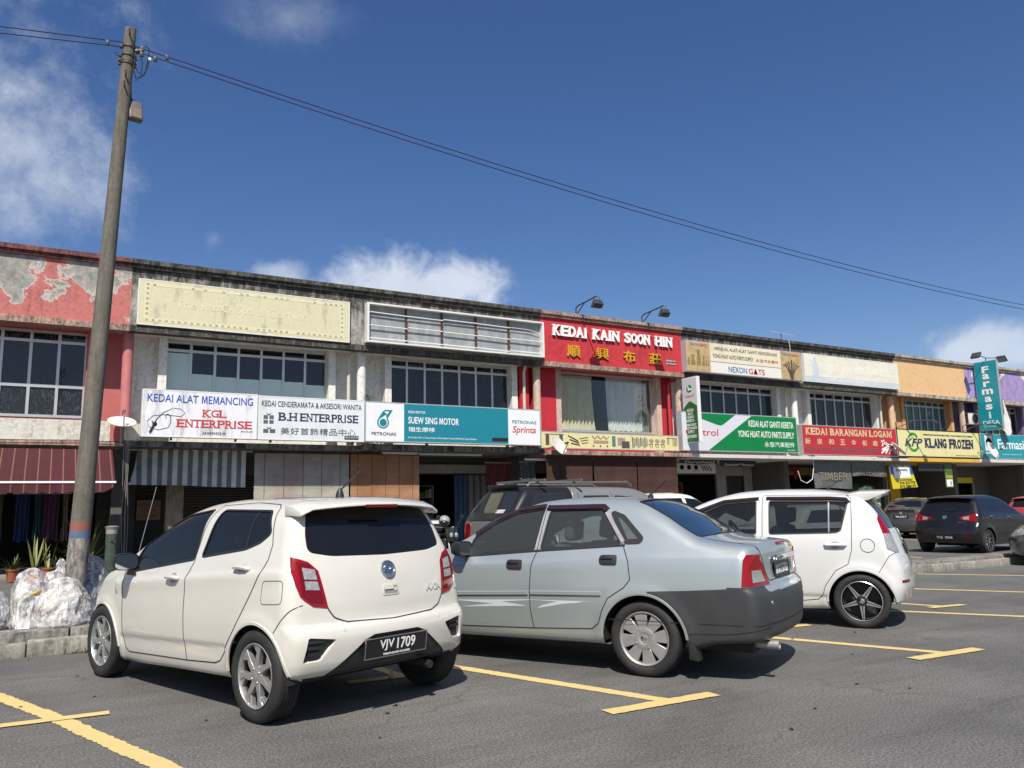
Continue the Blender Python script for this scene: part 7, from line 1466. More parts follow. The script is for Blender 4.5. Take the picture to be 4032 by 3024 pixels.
for lab, c, sx, sy, h, cont, seed, tie in (('clear rubbish bag showing a white sheet and orange scraps, left of the pole foot', (-.035, 10.62, .205), .205, .21, .66, R1, 1, False), ('pale clear rubbish bag of cream scraps nearest the white hatchback', (.29, 10.50, .20), .265, .21, .55, R2, 2, False),
        ('clear rubbish bag with dark contents piled behind the pale one', (.52, 10.92, .18), .24, .2, .80, R3, 3, False), ('knotted clear rubbish bag slumped against the pole', (.25, 10.86, .2), .19, .15, .74, R2, 4, True), ('clear rubbish bag with green contents cut off by the left edge', (-.42, 10.66, .2), .20, .2, .46, R4, 5, False)):
    g = Grp('rubbish_bag', lab, 'rubbish bag', c, 'rubbish bags on the median'); g.put(blob(c, sx, sy, h, seed, .16, .55, tie), 'bag', m_bag, smooth=True); g.put(blob((c[0], c[1], c[2] + .01), sx * .84, sy * .84, h * (.70 if tie else .86), seed, .13, .5), 'contents', cont, smooth=True)
    if seed == 1:
        el = lambda a, r, z: (c[0] + sx * r * math.cos(math.radians(a)), c[1] + sy * r * math.sin(math.radians(a)), c[2] + z)
        g.put(MB().add([el(-130 + 9 * i, .93 - .06 * k, .03 + .17 * k + (.03 if i > 3 else 0) * k) for k in range(3) for i in range(6)], [(k * 6 + i, k * 6 + i + 1, k * 6 + 7 + i, k * 6 + 6 + i) for k in range(2) for i in range(5)]), 'white_sheet', T_white, smooth=True)
        g.put(MB().tube([el(-135, .93, .30), el(-105, .95, .36), el(-70, .92, .41), el(-55, .9, .43)], [.008, .022, .018, .006], 8), 'yellow_bag_scrap', plain('yellow_green_film', (.42, .36, .08), .5, var=.4, scale=7))

# ------------------------------------------------------------------ awnings and blinds under the ledge
m_awn, t, b = nmat('maroon_awning'); setc(b, (.2, .012, .02), .8); wv = tnode(t, 'ShaderNodeTexWave'); wv.inputs['Scale'].default_value = 1.22; t.links.new(coords(t), wv.inputs['Vector'])
n = noise(t, coords(t), 3, 8, .7); c_ = mixc(t, ramp(t, wv.outputs['Fac'], [(.965, 0), (.985, 1)]), (.062, .005, .010), (.19, .08, .06)); t.links.new(mixc(t, 1.0, c_, ramp(t, n, [(.3, .7), (.7, 1)]), 'MULTIPLY'), b.inputs['Base Color'])
g = Grp('awning', 'maroon awning with thin pale stripes and a white front bar', 'awning', (-1.5, 22.9, 2.2))
v = []; nx_ = 60
for i in range(nx_ + 1):
    x = -4.5 + 6.02 * i / nx_; v += [(x, 22.9, 3.10), (x, 22.2, 2.70 - .015 * math.sin(x * 3)), (x, 21.4, 2.25)]
g.put(MB().add(v, [(i * 3 + k, i * 3 + 3 + k, i * 3 + 4 + k, i * 3 + 1 + k) for i in range(nx_) for k in range(2)]), 'canopy', m_awn, smooth=True)
g.put(MB().box(-4.52, 1.54, 21.37, 21.42, 2.20, 2.245), 'front_bar', T_white)
v = []
for i in range(121): x = -4.5 + 6.0 * i / 120; v += [(x, 21.39, 2.20), (x, 21.37 + .02 * math.sin(x * 9), 1.99 - .028 * abs(math.sin(x * math.pi / .3)) + max(0, (x - 1.25)) * .5)]
g.put(MB().add(v, [(2 * i, 2 * i + 2, 2 * i + 3, 2 * i + 1) for i in range(120)]), 'valance', m_awn)
for x in (-1.5, 1.45): g.put(MB().tube([(x, 22.9, 2.5), (x, 21.45, 2.22)], .018, 6), 'arm', m_frame_k)
m_can, t, b = nmat('striped_canvas'); setc(b, (.3, .3, .3), .9); wv = tnode(t, 'ShaderNodeTexWave'); wv.wave_profile = 'SIN'; wv.inputs['Scale'].default_value = 1.21; t.links.new(coords(t), wv.inputs['Vector'])
n = noise(t, coords(t), 2.5, 9, .7); c_ = mixc(t, ramp(t, wv.outputs['Fac'], [(.49, 0), (.51, 1)]), (.58, .58, .55), (.15, .17, .17)); t.links.new(mixc(t, 1.0, c_, ramp(t, n, [(.3, .62), (.7, 1)]), 'MULTIPLY'), b.inputs['Base Color'])
g = Grp('canvas_blind', 'grey and white striped canvas blind with its lower left corner pulled out', 'blind', (3.4, 23.7, 3.15)); v = []; nx_, nz_ = 60, 16
for k in range(nz_ + 1):
    for i in range(nx_ + 1):
        u = i / nx_; w = k / nz_; x = 2.17 + 2.85 * u - .20 * w**2 * (1 - u)**3; z = 3.19 - 1.01 * w + .03 * math.sin(u * 5) * w; pull = math.exp(-u * 7) * w**2
        v.append((x, 23.68 - .40 * pull + .045 * w * math.sin(u * 16 + 3 * w) * math.exp(-u * 2.5) + .012 * math.sin(u * 40), z + .05 * pull))
g.put(MB().add(v, [(k * (nx_ + 1) + i, k * (nx_ + 1) + i + 1, (k + 1) * (nx_ + 1) + i + 1, (k + 1) * (nx_ + 1) + i) for k in range(nz_) for i in range(nx_)]), 'canvas', m_can, smooth=True); g.put(MB().tube([(1.95, 23.7, 3.17), (5.2, 23.7, 3.17)], .015, 8), 'roller', m_frame_w); g.put(MB().tube([(2.6, 22.85, 2.15), (2.2, 22.7, .3)], .006, 5), 'cord', m_frame)
def bamboo(name, c0, c1, hue=None):
    m, t, b = nmat(name); setc(b, c0, .75); n = noise(t, coords(t, (.4, 1, 9)), 4, 7, .7); n2 = noise(t, coords(t), 1.1, 6, .6); c_ = mixc(t, ramp(t, n, [(.35, 0), (.65, 1)]), c0, c1)
    if hue: c_ = mixc(t, ramp(t, n2, [(.42, 0), (.62, .65)]), c_, hue)
    t.links.new(c_, b.inputs['Base Color']); return m
def blind(label, x0, x1, z0, z1, mat, y=23.02, kink=0.0):
    g = Grp('bamboo_blind', label, 'blind', ((x0 + x1) / 2, y, z1), 'blinds under the ledge'); n = int((z1 - z0) / .026); v = []; f = []
    for k in range(n):
        z = z1 - (z1 - z0) * k / n; dz = (z1 - z0) / n; o = len(v); j = random.uniform(-.006, .006); s = .006 * math.sin(k * .35)
        v += [(x0 + j, y + s, z), (x1 + j, y + s, z - kink * k / n), (x1 + j, y - .011 + s, z - dz * .55 - kink * k / n), (x0 + j, y - .011 + s, z - dz * .55), (x1 + j, y + s, z - dz * .93 - kink * k / n), (x0 + j, y + s, z - dz * .93)]; f += [(o, o + 1, o + 2, o + 3), (o + 3, o + 2, o + 4, o + 5)]
    g.put(MB().add(v, f), 'slats', mat); q = MB()
    for k in range(5): x = x0 + (x1 - x0) * (k + .5) / 5; q.tube([(x, y - .016, z1), (x, y - .02, z0)], .006, 5)
    g.put(q, 'cords', m_rust); g.put(MB().box(x0 - .01, x1 + .01, y - .02, y + .025, z1, z1 + .05), 'head_rail', m_rust); g.put(MB().box(x0, x1, y - .02, y + .02, z0 - .04, z0), 'bottom_rail', m_rust)
pale_b = bamboo('pale_bamboo', (.34, .35, .29), (.50, .48, .41), (.33, .23, .22)); org_b = bamboo('orange_bamboo', (.36, .18, .09), (.44, .27, .16), (.30, .12, .055)); brn_b = bamboo('brown_bamboo', (.062, .027, .021), (.105, .05, .037), (.05, .022, .018))
blind('pale bleached bamboo blind between the striped canvas and the orange blind', 5.24, 8.04, .9, 3.12, pale_b, 23.58); blind('orange brown bamboo blind beside the pale one', 8.09, 10.35, .8, 3.13, org_b, 23.58)
blind('left of three dark brown bamboo blinds under the curtain pictures', 14.76, 16.66, 1.1, 3.11, brn_b, 22.95); blind('middle of three dark brown bamboo blinds under the curtain pictures', 16.74, 18.64, 1.15, 3.11, brn_b, 22.95); blind('right of three dark brown bamboo blinds under the curtain pictures', 18.69, 20.58, 1.1, 3.11, brn_b, 22.95)
def tarp(label, x0, x1, z0, z1, word, mat, y=23.05):
    g = Grp('net_blind', label, 'blind', ((x0 + x1) / 2, y, z1), 'net blinds of the hardware shop'); v = []; n, m = 20, 10
    for k in range(m + 1):
        for i in range(n + 1): u, w = i / n, k / m; v.append((x0 + (x1 - x0) * u, y + .03 * math.sin(u * 9 + w * 4) * w, z1 - (z1 - z0) * w + .03 * w * math.sin(u * 5)))
    s = g.put(MB().add(v, [(k * (n + 1) + i, k * (n + 1) + i + 1, (k + 1) * (n + 1) + i + 1, (k + 1) * (n + 1) + i) for k in range(m) for i in range(n)]), 'net', mat, smooth=True); g.text(word, x0 + .3, x1 - .3, z0 + (z1 - z0) * (.3 if z1 - z0 > .9 else .12), z0 + (z1 - z0) * (.58 if z1 - z0 > .9 else .6), y - .035, plain('faded_net_letter', (.30, .26, .18), .8, var=.5, scale=12), s, depth=.002)
netm = stained('weathered_net', (.10, .105, .095), (.22, .23, .215), .52, .75, 3, 1.2, .5)
tarp('dark weathered net blind lettered TIMBER', 28.28, 30.72, 1.96, 3.13, 'TIMBER', netm); tarp('shorter dark net blind beside the TIMBER one', 30.80, 33.2, 2.48, 3.12, 'PLYWOOD', netm)

# ------------------------------------------------------------------ banners and boards at the shop fronts
g = Grp('banner', 'yellow and blue banner with black telephone numbers hanging crooked', 'banner', (34.2, 22.86, 3.05)); Y_ = plain('banner_yellow', (.62, .52, .02), .5, var=.1); Bl = plain('banner_blue', (.03, .10, .32), .5, var=.1)
def quad(pts, y): return MB().add([(x, y, z) for x, z in pts] + [(x, y + .006, z) for x, z in pts], [(0, 1, 2, 3), (7, 6, 5, 4), (0, 4, 5, 1), (1, 5, 6, 2), (2, 6, 7, 3), (3, 7, 4, 0)])
s = g.put(quad([(33.28, 1.90), (35.15, 1.98), (34.70, 3.05), (33.12, 3.03)], 22.86), 'sheet', Y_); g.put(quad([(33.20, 2.55), (34.9, 2.57), (34.70, 3.05), (33.12, 3.03)], 22.853), 'blue_top', Bl, s); g.put(quad([(33.45, 2.38), (34.65, 2.42), (34.60, 2.88), (33.40, 2.88)], 22.846), 'white_patch', T_white, s)
g.text('TAWARAN HEBAT', 33.2, 34.65, 2.90, 3.01, 22.846, Y_, s, bold=.02, depth=.002); g.text('Juruwang', 33.58, 34.45, 2.68, 2.84, 22.842, T_black, s, bold=.02, depth=.002); g.text('KLANG FROZEN', 33.85, 34.75, 2.28, 2.35, 22.852, T_black, s, bold=.02, depth=.002); g.text('016 221775', 33.8, 34.95, 2.12, 2.25, 22.852, T_black, s, bold=.03, depth=.002); g.text('012 288177', 33.8, 35.0, 1.95, 2.08, 22.852, T_black, s, bold=.03, depth=.002)
g = Grp('price_board', 'dark board of small white writing between the banner and the ayam strip', 'board', (36.3, 22.9, 3.0)); s = g.put(MB().box(35.35, 37.35, 22.9, 22.93, 2.72, 3.09), 'board', T_black)
for k in range(5): g.text('AYAM  IKAN  DAGING  UDANG  SOTONG  KAMBING', 35.45, 37.25, 2.77 + k * .058, 2.80 + k * .058, 22.898, T_grey, s, depth=.001)
g = Grp('banner', 'narrow hanging banner reading AYAM with a white number card below', 'banner', (37.8, 22.88, 3.1)); s = g.put(MB().box(37.42, 38.05, 22.9, 22.91, 1.95, 3.12), 'sheet', plain('leafy_print', (.10, .18, .06), .5, var=.7, scale=6)); g.text('AYAM', 37.48, 38.0, 2.38, 2.55, 22.896, Y_, s, bold=.02, depth=.003); q = g.put(MB().box(37.5, 37.98, 22.892, 22.899, 2.0, 2.33), 'number_card', T_white, s); g.text('8', 37.78, 37.9, 2.06, 2.25, 22.89, T_black, q, depth=.002)
for lab, x0, x1, z0, z1, st in (('dark blue sagging banner strip under the green sign, partly hidden', 21.65, 23.7, 3.02, 3.18, 'Durashield'), ('dark sagging banner strip reading Durashield Boosters', 23.8, 25.9, 2.93, 3.17, 'Durashield™ Boosters')):
    g = Grp('banner', lab, 'banner', (x0, 24.0, z1)); s = g.put(MB().add([(x0, 24, z1), (x1, 24, z1 - .02), (x1, 24, z0 + .0), ((x0 + x1) / 2, 23.97, z0 - .05), (x0, 24, z0)], [(0, 4, 3, 2, 1)]), 'sheet', plain('banner_dark', (.02, .028, .05), .6)); g.text(st, x0 + .25, x1 - .2, z0, z0 + .1, 23.955, T_white, s, shear=.2, depth=.002)
g = Grp('shop_board', 'white board with a row of round emblems over the dark parts shop doorway', 'board', (24, 25.9, 2.7)); s = g.put(MB().box(22.7, 25.45, 25.90, 25.96, 2.72, 3.14), 'board', P_white); q = MB()
for x in (23.05, 23.5, 23.9, 24.3): q.prism(ring(x, 2.97, .085, .11, 22), FRONT(25.898), .003).prism([(x - .09, 2.96), (x + .09, 2.96), (x + .09, 2.985), (x - .09, 2.985)], FRONT(25.898), .003)
for k in range(4): q.tube([(24.6 + .15 * k, 25.897, 3.05), (24.75 + .15 * k, 25.897, 2.82)], .03, 6)
g.put(q, 'emblems', T_grey, s); g.text('TOYOTA', 22.92, 23.18, 2.80, 2.83, 25.898, T_grey, s, depth=.002); g.text('PERODUA', 24.1, 24.5, 2.80, 2.83, 25.898, T_grey, s, depth=.002)
def bars(label, x0, x1, z0, z1, y, nv, nh, mat, nm='grille_door', cat='grille'):
    g = Grp(nm, label, cat, ((x0 + x1) / 2, y, z0)); fr = g.put(MB().box(x0, x0 + .05, y, y + .04, z0, z1).box(x1 - .05, x1, y, y + .04, z0, z1).box(x0 + .05, x1 - .05, y, y + .04, z1 - .05, z1).box(x0 + .05, x1 - .05, y, y + .04, z0, z0 + .05), 'frame', mat); q = MB()
    for k in range(1, nv): x = x0 + (x1 - x0) * k / nv; q.tube([(x, y + .02, z0 + .05), (x, y + .02, z1 - .05)], .010, 6)
    for k in range(1, nh): z = z0 + (z1 - z0) * k / nh; q.tube([(x0 + .05, y + .012, z), (x1 - .05, y + .012, z)], .010, 6)
    g.put(q, 'bars', mat); g.put(MB().box(x0 + .05, x1 - .05, y + .06, y + .08, z0, z1), 'backing', dark_in); return g
bars('black barred door in a white wall right of the parts shop', 26.0, 27.1, .12, 2.6, 25.9, 9, 9, m_frame_k); bars('white barred door under the yellow and blue banner', 36.0, 37.3, .12, 2.4, 25.9, 10, 2, m_frame_w); bars('dark sliding grille beside the barred white door', 38.2, 39.8, .12, 2.5, 25.85, 14, 2, m_frame_k)
def folding(label, x0, x1, z0, z1, y, n, mat):
    g = Grp('folding_door', label, 'folding door', ((x0 + x1) / 2, y, z0)); 
    for k in range(n):
        a = x0 + (x1 - x0) * k / n; b_ = x0 + (x1 - x0) * (k + 1) / n; ya, yb = (y, y + .08) if k % 2 else (y + .08, y)
        g.put(MB().add([(a, ya, z0), (b_, yb, z0), (b_, yb, z1), (a, ya, z1), (a, ya + .02, z0), (b_, yb + .02, z0), (b_, yb + .02, z1), (a, ya + .02, z1)], [(0, 1, 2, 3), (5, 4, 7, 6), (0, 3, 7, 4), (1, 5, 6, 2), (3, 2, 6, 7), (0, 4, 5, 1)]), 'door_leaf', mat)
folding('blue folding metal door at the motor shop entrance', 12.75, 13.3, .12, 2.62, 25.86, 6, plain('blue_metal_door', (.02, .06, .13), .5)); folding('brown wooden folding doors left of the net blinds', 27.9, 29.6, .12, 2.6, 25.86, 4, plain('brown_wood_door', (.16, .085, .045), .7, var=.4, scale=3)); folding('grey lattice folding gate right of the blue folding door', 13.35, 14.4, .12, 2.6, 25.9, 8, plain('grey_gate', (.12, .12, .12), .5))
g = Grp('roller_shutter', 'dark closed shutter behind the striped canvas', 'shutter', (5.1, 26.05, .12)); v = []
for k in range(61): v += [(2.4, 26.05 + .015 * (k % 2), .12 + 2.46 * k / 60), (7.9, 26.05 + .015 * (k % 2), .12 + 2.46 * k / 60)]
g.put(MB().add(v, [(2 * k, 2 * k + 1, 2 * k + 3, 2 * k + 2) for k in range(60)]), 'slats', plain('dark_shutter', (.035, .034, .033), .6))
g = Grp('cardboard_notice', 'brown cardboard for rent notice hanging in the dark shopfront', 'notice', (2.75, 25.9, 1.3)); s = g.put(MB().box(2.44, 3.08, 25.9, 25.91, 1.28, 1.86), 'card', plain('cardboard', (.33, .20, .11), .85)); g.text('', 0, 1, 0, 1, 25.898, T_black, s, depth=.002, rows=[('KEDAI UNTUK', (2.5, 3.02, 1.68, 1.78)), ('DI SEWA', (2.58, 2.95, 1.52, 1.62)), ('0132626933', (2.5, 3.02, 1.36, 1.45))])
dimwhite = plain('dim_white_wall', (.30, .29, .27), .85, var=.3)  # darker copy of the white wall, shade under the ledge put into its colour
hpart(1, MB().box(3.02, 3.48, 24.3, 24.5, .12, 3.19), 'tiled_pillar', streaked('ribbed_tile', (.25, .21, .16), (.10, .085, .065), .4, 3)); hpart(3, MB().box(15.7, 16.1, 25.8, 25.99, .12, 2.7), 'shop_pier', dim_wall)
hpart(4, MB().box(25.45, 26.0, 25.86, 25.99, .12, 3.18), 'white_pier', dimwhite); hpart(4, MB().box(27.12, 27.6, 25.86, 25.99, .12, 3.18), 'white_pier', dimwhite); hpart(4, MB().box(26.0, 27.1, 25.86, 25.99, 2.62, 3.18), 'white_lintel', dimwhite); hpart(2, MB().box(10.9, 14.45, 25.84, 25.99, 2.68, 2.98), 'white_lintel', dimwhite); hpart(5, MB().box(27.8, 33.6, 25.9, 25.99, 2.65, 3.0), 'yellow_lintel', plain('dull_yellow_wall', (.30, .22, .08), .8)); hpart(6, MB().box(37.35, 38.15, 25.8, 25.99, .12, 3.1), 'yellow_pier', plain('shop_yellow', (.58, .36, .02), .7)); hpart(6, MB().box(35.0, 37.3, 25.88, 25.99, 2.45, 3.1), 'yellow_lintel', MATS['shop_yellow'])
# pharmacy front, shelves of goods
def shelf(label, x0, x1, y, z0, z1, rows, cols, mat=None):
    g = Grp('goods_shelf', label, 'shelf', ((x0 + x1) / 2, y, z0)); q = MB().box(x0, x0 + .03, y, y + .35, z0, z1).box(x1 - .03, x1, y, y + .35, z0, z1)
    for k in range(rows + 1): z = z0 + (z1 - z0) * k / rows; q.box(x0 + .03, x1 - .03, y + .01, y + .35, z - .015, z)
    g.put(q, 'rack', mat or m_frame); gd = [MB() for _ in cols]
    for k in range(rows):
        x = x0 + .05; zb = z0 + (z1 - z0) * k / rows
        while x < x1 - .15:
            w = random.uniform(.05, .14); h = random.uniform(.4, .85) * (z1 - z0) / rows; gd[random.randrange(len(cols))].box(x, x + w, y + random.uniform(.03, .08), y + .3, zb, zb + h); x += w + random.uniform(.005, .04)
    for q2, cm in zip(gd, cols):
        if q2.v: o = g.put(q2, 'goods', cm); o['kind'] = 'stuff'
gc = [plain('goods_%s' % k, c, .5, var=.3) for k, c in (('red', (.25, .03, .03)), ('white', (.5, .5, .48)), ('blue', (.04, .08, .2)), ('yellow', (.4, .3, .04)), ('green', (.05, .15, .07)), ('brown', (.16, .09, .05)))]
shelf('shelf of boxed goods inside the dark motor shop', 11.0, 12.7, 27.6, .12, 2.3, 5, gc); shelf('shelf of parts boxes inside the dark parts shop', 22.7, 25.4, 28.0, .12, 2.4, 5, gc[:4]); shelf('shelf of goods at the back of the hardware shop', 30.0, 33.2, 28.5, .12, 2.4, 5, gc[2:]); shelf('bright goods shelf behind the pharmacy glass', 42.3, 44.9, 26.9, .12, 2.3, 5, [gc[1], gc[3], gc[4]], m_frame_w)
hpart(7, MB().box(42.25, 44.95, 25.95, 25.99, 2.25, 2.56), 'yellow_fascia', Y_); hpart(7, MB().box(42.2, 42.3, 25.93, 25.99, .12, 2.25).box(43.2, 43.28, 25.93, 25.99, .12, 2.25).box(44.9, 45.0, 25.93, 25.99, .12, 2.25), 'shopfront_frame', alu)
g = Grp('striped_flag', 'red and white striped flag hanging in the right hand shopfront', 'flag', (47.6, 25, 2.6)); q = [MB(), MB()]
for k in range(8): q[k % 2].add([(47.1 + .14 * k, 25 + .02 * (k % 2), 2.75), (47.24 + .14 * k, 25 + .02 * (k % 2), 2.72), (47.64 + .12 * k, 25, 1.5), (47.5 + .12 * k, 25, 1.55)], [(0, 3, 2, 1)])
g.put(q[0], 'red_stripes', T_red); g.put(q[1], 'white_stripes', T_white)
# curtains in the red house and cloth on show
def curtain(nm, label, x0, x1, z0, z1, y, mat, pleats, group=None, flare=0.0, trim=None):
    g = Grp(nm, label, 'curtain' if nm == 'curtain' else 'cloth', ((x0 + x1) / 2, y, z1), group); n = pleats * 8; m = 14; v = []
    for k in range(m + 1):
        w = k / m
        for i in range(n + 1): u = i / n; a = u * pleats * 2 * math.pi; v.append((x0 + (x1 - x0) * u + flare * w * w * (u - .5) + .015 * math.sin(a * .37 + 3 * w), y + .045 * math.sin(a + .5 * math.sin(w * 3)) * (.6 + .5 * w) , z1 - (z1 - z0) * w + .02 * math.sin(a * .5) * w))
    fs = [(k * (n + 1) + i, k * (n + 1) + i + 1, (k + 1) * (n + 1) + i + 1, (k + 1) * (n + 1) + i) for k in range(m) for i in range(n)]; g.put(MB().add(v, fs), 'drape', mat, smooth=True); g.put(MB().tube([(x0 - .05, y, z1 + .015), (x1 + .05, y, z1 + .015)], .012, 6), 'rail', m_frame)
    if trim: o = MB().add([(a, b_ - .012, c + .0) for a, b_, c in v[-2 * (n + 1):]], [(i, i + 1, n + 2 + i, n + 1 + i) for i in range(n)]); g.put(o, 'trim', trim, smooth=True)
cur1 = plain('olive_curtain', (.62, .58, .38), .85, var=.25); cur2 = plain('pale_curtain', (.66, .69, .66), .85, var=.25); cur3 = plain('teal_curtain', (.22, .29, .26), .85)
curtain('curtain', 'olive cream curtain in the left half of the red house window', 16.0, 17.6, 4.18, 6.2, 24.12, cur1, 11, 'curtains behind the wide window', .25, plain('curtain_hem', (.60, .58, .46), .85)); curtain('curtain', 'pale grey green curtain in the right half of the red house window', 18.25, 20.0, 4.2, 6.22, 24.10, cur2, 13, 'curtains behind the wide window', -.15, plain('lace_hem', (.64, .66, .62), .85)); curtain('curtain', 'thin dark green curtain edge at the right of the red house window', 20.02, 20.3, 4.15, 6.22, 24.16, cur3, 3, 'curtains behind the wide window')
for k, (x0, x1, z0, c_, lab) in enumerate(((-3.4, -2.7, .8, (.05, .05, .03), 'dark olive cloth'), (-2.5, -1.9, .8, (.06, .05, .06), 'dark grey cloth'), (-1.25, -.75, .9, (.07, .075, .03), 'dark moss cloth'), (-.52, -.2, .86, (.02, .035, .12), 'navy patterned cloth'), (-.12, .05, .88, (.03, .10, .13), 'teal cloth'), (.06, .42, .86, (.11, .03, .08), 'plum cloth'), (.48, .62, .85, (.3, .22, .13), 'narrow beige lace cloth'))):
    curtain('hanging_cloth', lab + ' hanging under the maroon awning', x0, x1, z0, 1.98, 22.75, plain('cloth_%s' % lab.split()[1] + str(k) if False else lab.replace(' ', '_'), c_, .85, var=.6, scale=9), 4, 'cloths under the maroon awning', .03)
curtain('hanging_cloth', 'dark red cloths hanging beside the brown blinds', 13.1, 14.05, 2.2, 2.95, 24.2, plain('dark_red_cloth', (.11, .02, .022), .85, var=.4), 7); curtain('hanging_cloth', 'dark valance cloth with white hem beside the brown blinds', 14.1, 14.7, 2.35, 2.95, 23.6, plain('patterned_cloth', (.10, .12, .12), .85, var=.7, scale=14), 5, None, .05, plain('cloth_white', (.6, .6, .58), .85))
# ------------------------------------------------------------------ plants and oddments by the pink shop
leafy = plain('leaf_green', (.06, .11, .025), .5, var=.5, scale=7); leafy_y = plain('leaf_yellow_edge', (.26, .28, .08), .5, var=.4, scale=9); terracotta = plain('terracotta', (.32, .09, .045), .75)
def blade(mb, base, d, L, w, droop, seg=6):
    d = Vector(d).normalized(); s = d.cross(Vector((0, 0, 1))); s = s.normalized() if s.length > .05 else Vector((1, 0, 0)); v = []; p = Vector(base)
    for k in range(seg + 1):
        u = k / seg; ww = w * (1 - u)**.6 * min(1, .45 + 2 * u); v += [p - s * ww / 2, p + s * ww / 2]; d = (d + Vector((0, 0, -droop / seg))).normalized(); p = p + d * (L / seg)
    mb.add(v, [(2 * k, 2 * k + 1, 2 * k + 3, 2 * k + 2) for k in range(seg)])
def spiky(label, c, n, L, w, up, droop, mat, pot=.13, ph=.24, nm='potted_plant', group='potted plants by the pink shop', seedr=1):
    random.seed(seedr); g = Grp(nm, label, 'plant', c, group); z = c[2]
    if pot: g.put(MB().lathe([(.001, 0), (pot * .72, 0), (pot, ph), (pot * 1.12, ph), (pot * 1.12, ph + .035), (pot * .95, ph + .035), (pot * .9, ph - .02), (.001, ph - .02)], Matrix.Translation(c), 20), 'pot', terracotta, smooth=False); z += ph
    q = MB()
    for k in range(n): a = random.uniform(0, 2 * math.pi); e = random.uniform(up, 1.4); r_ = random.uniform(0, .05); blade(q, (c[0] + r_ * math.cos(a), c[1] + r_ * math.sin(a), z - .02), (math.cos(a) * math.cos(e), math.sin(a) * math.cos(e), math.sin(e)), L * random.uniform(.65, 1.1), w, droop * random.uniform(.5, 1.3))
    g.put(q, 'leaves', mat)
spiky('spiky dark green plant in a red pot at the left edge', (-.44, 21.4, .02), 34, .42, .035, .3, .6, leafy, seedr=2); spiky('tall yellow edged snake plant behind the rubbish bags', (-.02, 21.4, .02), 7, .85, .075, 1.15, .15, leafy_y, seedr=3); spiky('shorter yellow edged snake plant beside the taller one', (.24, 21.4, .02), 5, .65, .075, 1.2, .12, leafy_y, seedr=4); spiky('small bushy plant next to the pole', (.42, 21.6, .02), 60, .32, .05, .2, .8, leafy, seedr=5)
spiky('big fan of yellow green blades right of the pole', (1.05, 21.9, .02), 26, 1.35, .06, .35, .9, plain('blade_green', (.14, .17, .03), .5, var=.5, scale=6), .16, .3, seedr=6)
random.seed(11)
g = Grp('green_post', 'dull green cylinder with a torn grey cap beside the fan of blades', 'post', (1.52, 21.6, 0)); g.put(MB().lathe([(.001, 0), (.125, 0), (.125, 1.02), (.10, 1.08), (.001, 1.1)], Matrix.Translation((1.52, 21.6, 0)), 22), 'cylinder', streaked('worn_green', (.045, .085, .055), (.03, .033, .025), .5, 2.5), smooth=True); g.put(MB().lathe([(.128, 1.0), (.13, 1.10), (.16, 1.17), (.08, 1.19), (.001, 1.19)], Matrix.Translation((1.52, 21.6, 0)), 14), 'cap', plain('grubby_white_plastic', (.27, .26, .24), .5))
g = Grp('cable_bundle', 'tangled bundle of cables running down the pillar right of the pole', 'cables', (1.85, 22.9, 3.2)); q = MB()
for k in range(6): q.tube([(1.78 + .03 * k, 22.93, 3.25), (1.80 + .03 * k + .04 * math.sin(k), 22.95, 2.4), (1.82 + .025 * k - .04 * math.sin(k * 2), 22.95, 1.4), (1.88 + .02 * k, 22.97, .2)], .008, 5)
g.put(q, 'cables', plain('grey_cable', (.22, .21, .2), .6, var=.3))
g = Grp('ledge_weed', 'small leafy weed growing behind the sign with gift boxes', 'plant', (8.45, 23.0, 4.5)); q = MB()
for k in range(70): a = random.uniform(0, 6.28); r_ = random.uniform(0, .3); blade(q, (8.42 + r_ * math.cos(a), 23.0 + .2 * random.uniform(-1, 1), 4.62 + random.uniform(0, .34) * (1 - r_)), (math.cos(a), random.uniform(-.5, .2), random.uniform(-.3, .6)), .10, .05, .5, 3)
g.put(q, 'leaves', leafy); g.put(MB().tube([(8.45, 23.1, 4.4), (8.42, 23.02, 4.7), (8.6, 23, 4.92)], .01, 5), 'stem', leafy)
# facade oddments: tube lights under the ledge, cables, a red paper charm, goods under a green sheet
for lab, x0, x1, y, z in (('long tube light under the ledge above the motor shop', 10.3, 12.6, 23.5, 3.17), ('short tube light under the ledge beside the orange blind', 9.0, 10.2, 23.3, 3.17), ('tube light near the patterned cloth', 14.0, 15.2, 23.1, 3.02)):
    g = Grp('tube_light', lab, 'light', ((x0 + x1) / 2, y, z), 'tube lights under the ledge'); g.put(MB().box(x0, x1, y, y + .05, z, z + .03), 'batten', m_frame_w); g.put(MB().tube([(x0 + .03, y + .025, z - .02), (x1 - .03, y + .025, z - .02)], .014, 8), 'tube', m_tube)
g = Grp('loose_cable', 'loose white cable looping down from the ledge by the net blinds', 'cable', (28.1, 23, 3.2)); g.put(MB().tube([(28.2, 22.93, 3.3), (28.15, 22.93, 2.8), (28.05, 22.95, 2.35), (27.75, 23, 2.18), (27.4, 23.0, 2.3), (27.25, 23, 2.7)], .015, 6), 'cable', T_white, smooth=True)
g = Grp('facade_cable', 'thin dark cable sagging along the ledge from the pink house', 'cable', (0, 22.9, 3.3)); g.put(MB().tube([(-4.5, 22.9, 3.36), (-1, 22.9, 3.30), (.6, 22.9, 3.33), (1.75, 22.9, 3.30), (1.8, 22.92, 3.22)], .008, 5), 'cable', m_cable)
g = Grp('paper_charm', 'red paper charm hanging in the dim hardware shopfront', 'decoration', (30.0, 25.5, 2.9)); g.put(MB().prism([(29.7, 2.95), (30.3, 2.95), (30.38, 2.85), (30.12, 2.75), (30.12, 2.45), (29.92, 2.45), (29.92, 2.75), (29.62, 2.85)], FRONT(25.5), .03), 'paper', plain('charm_red', (.35, .01, .01), .6))
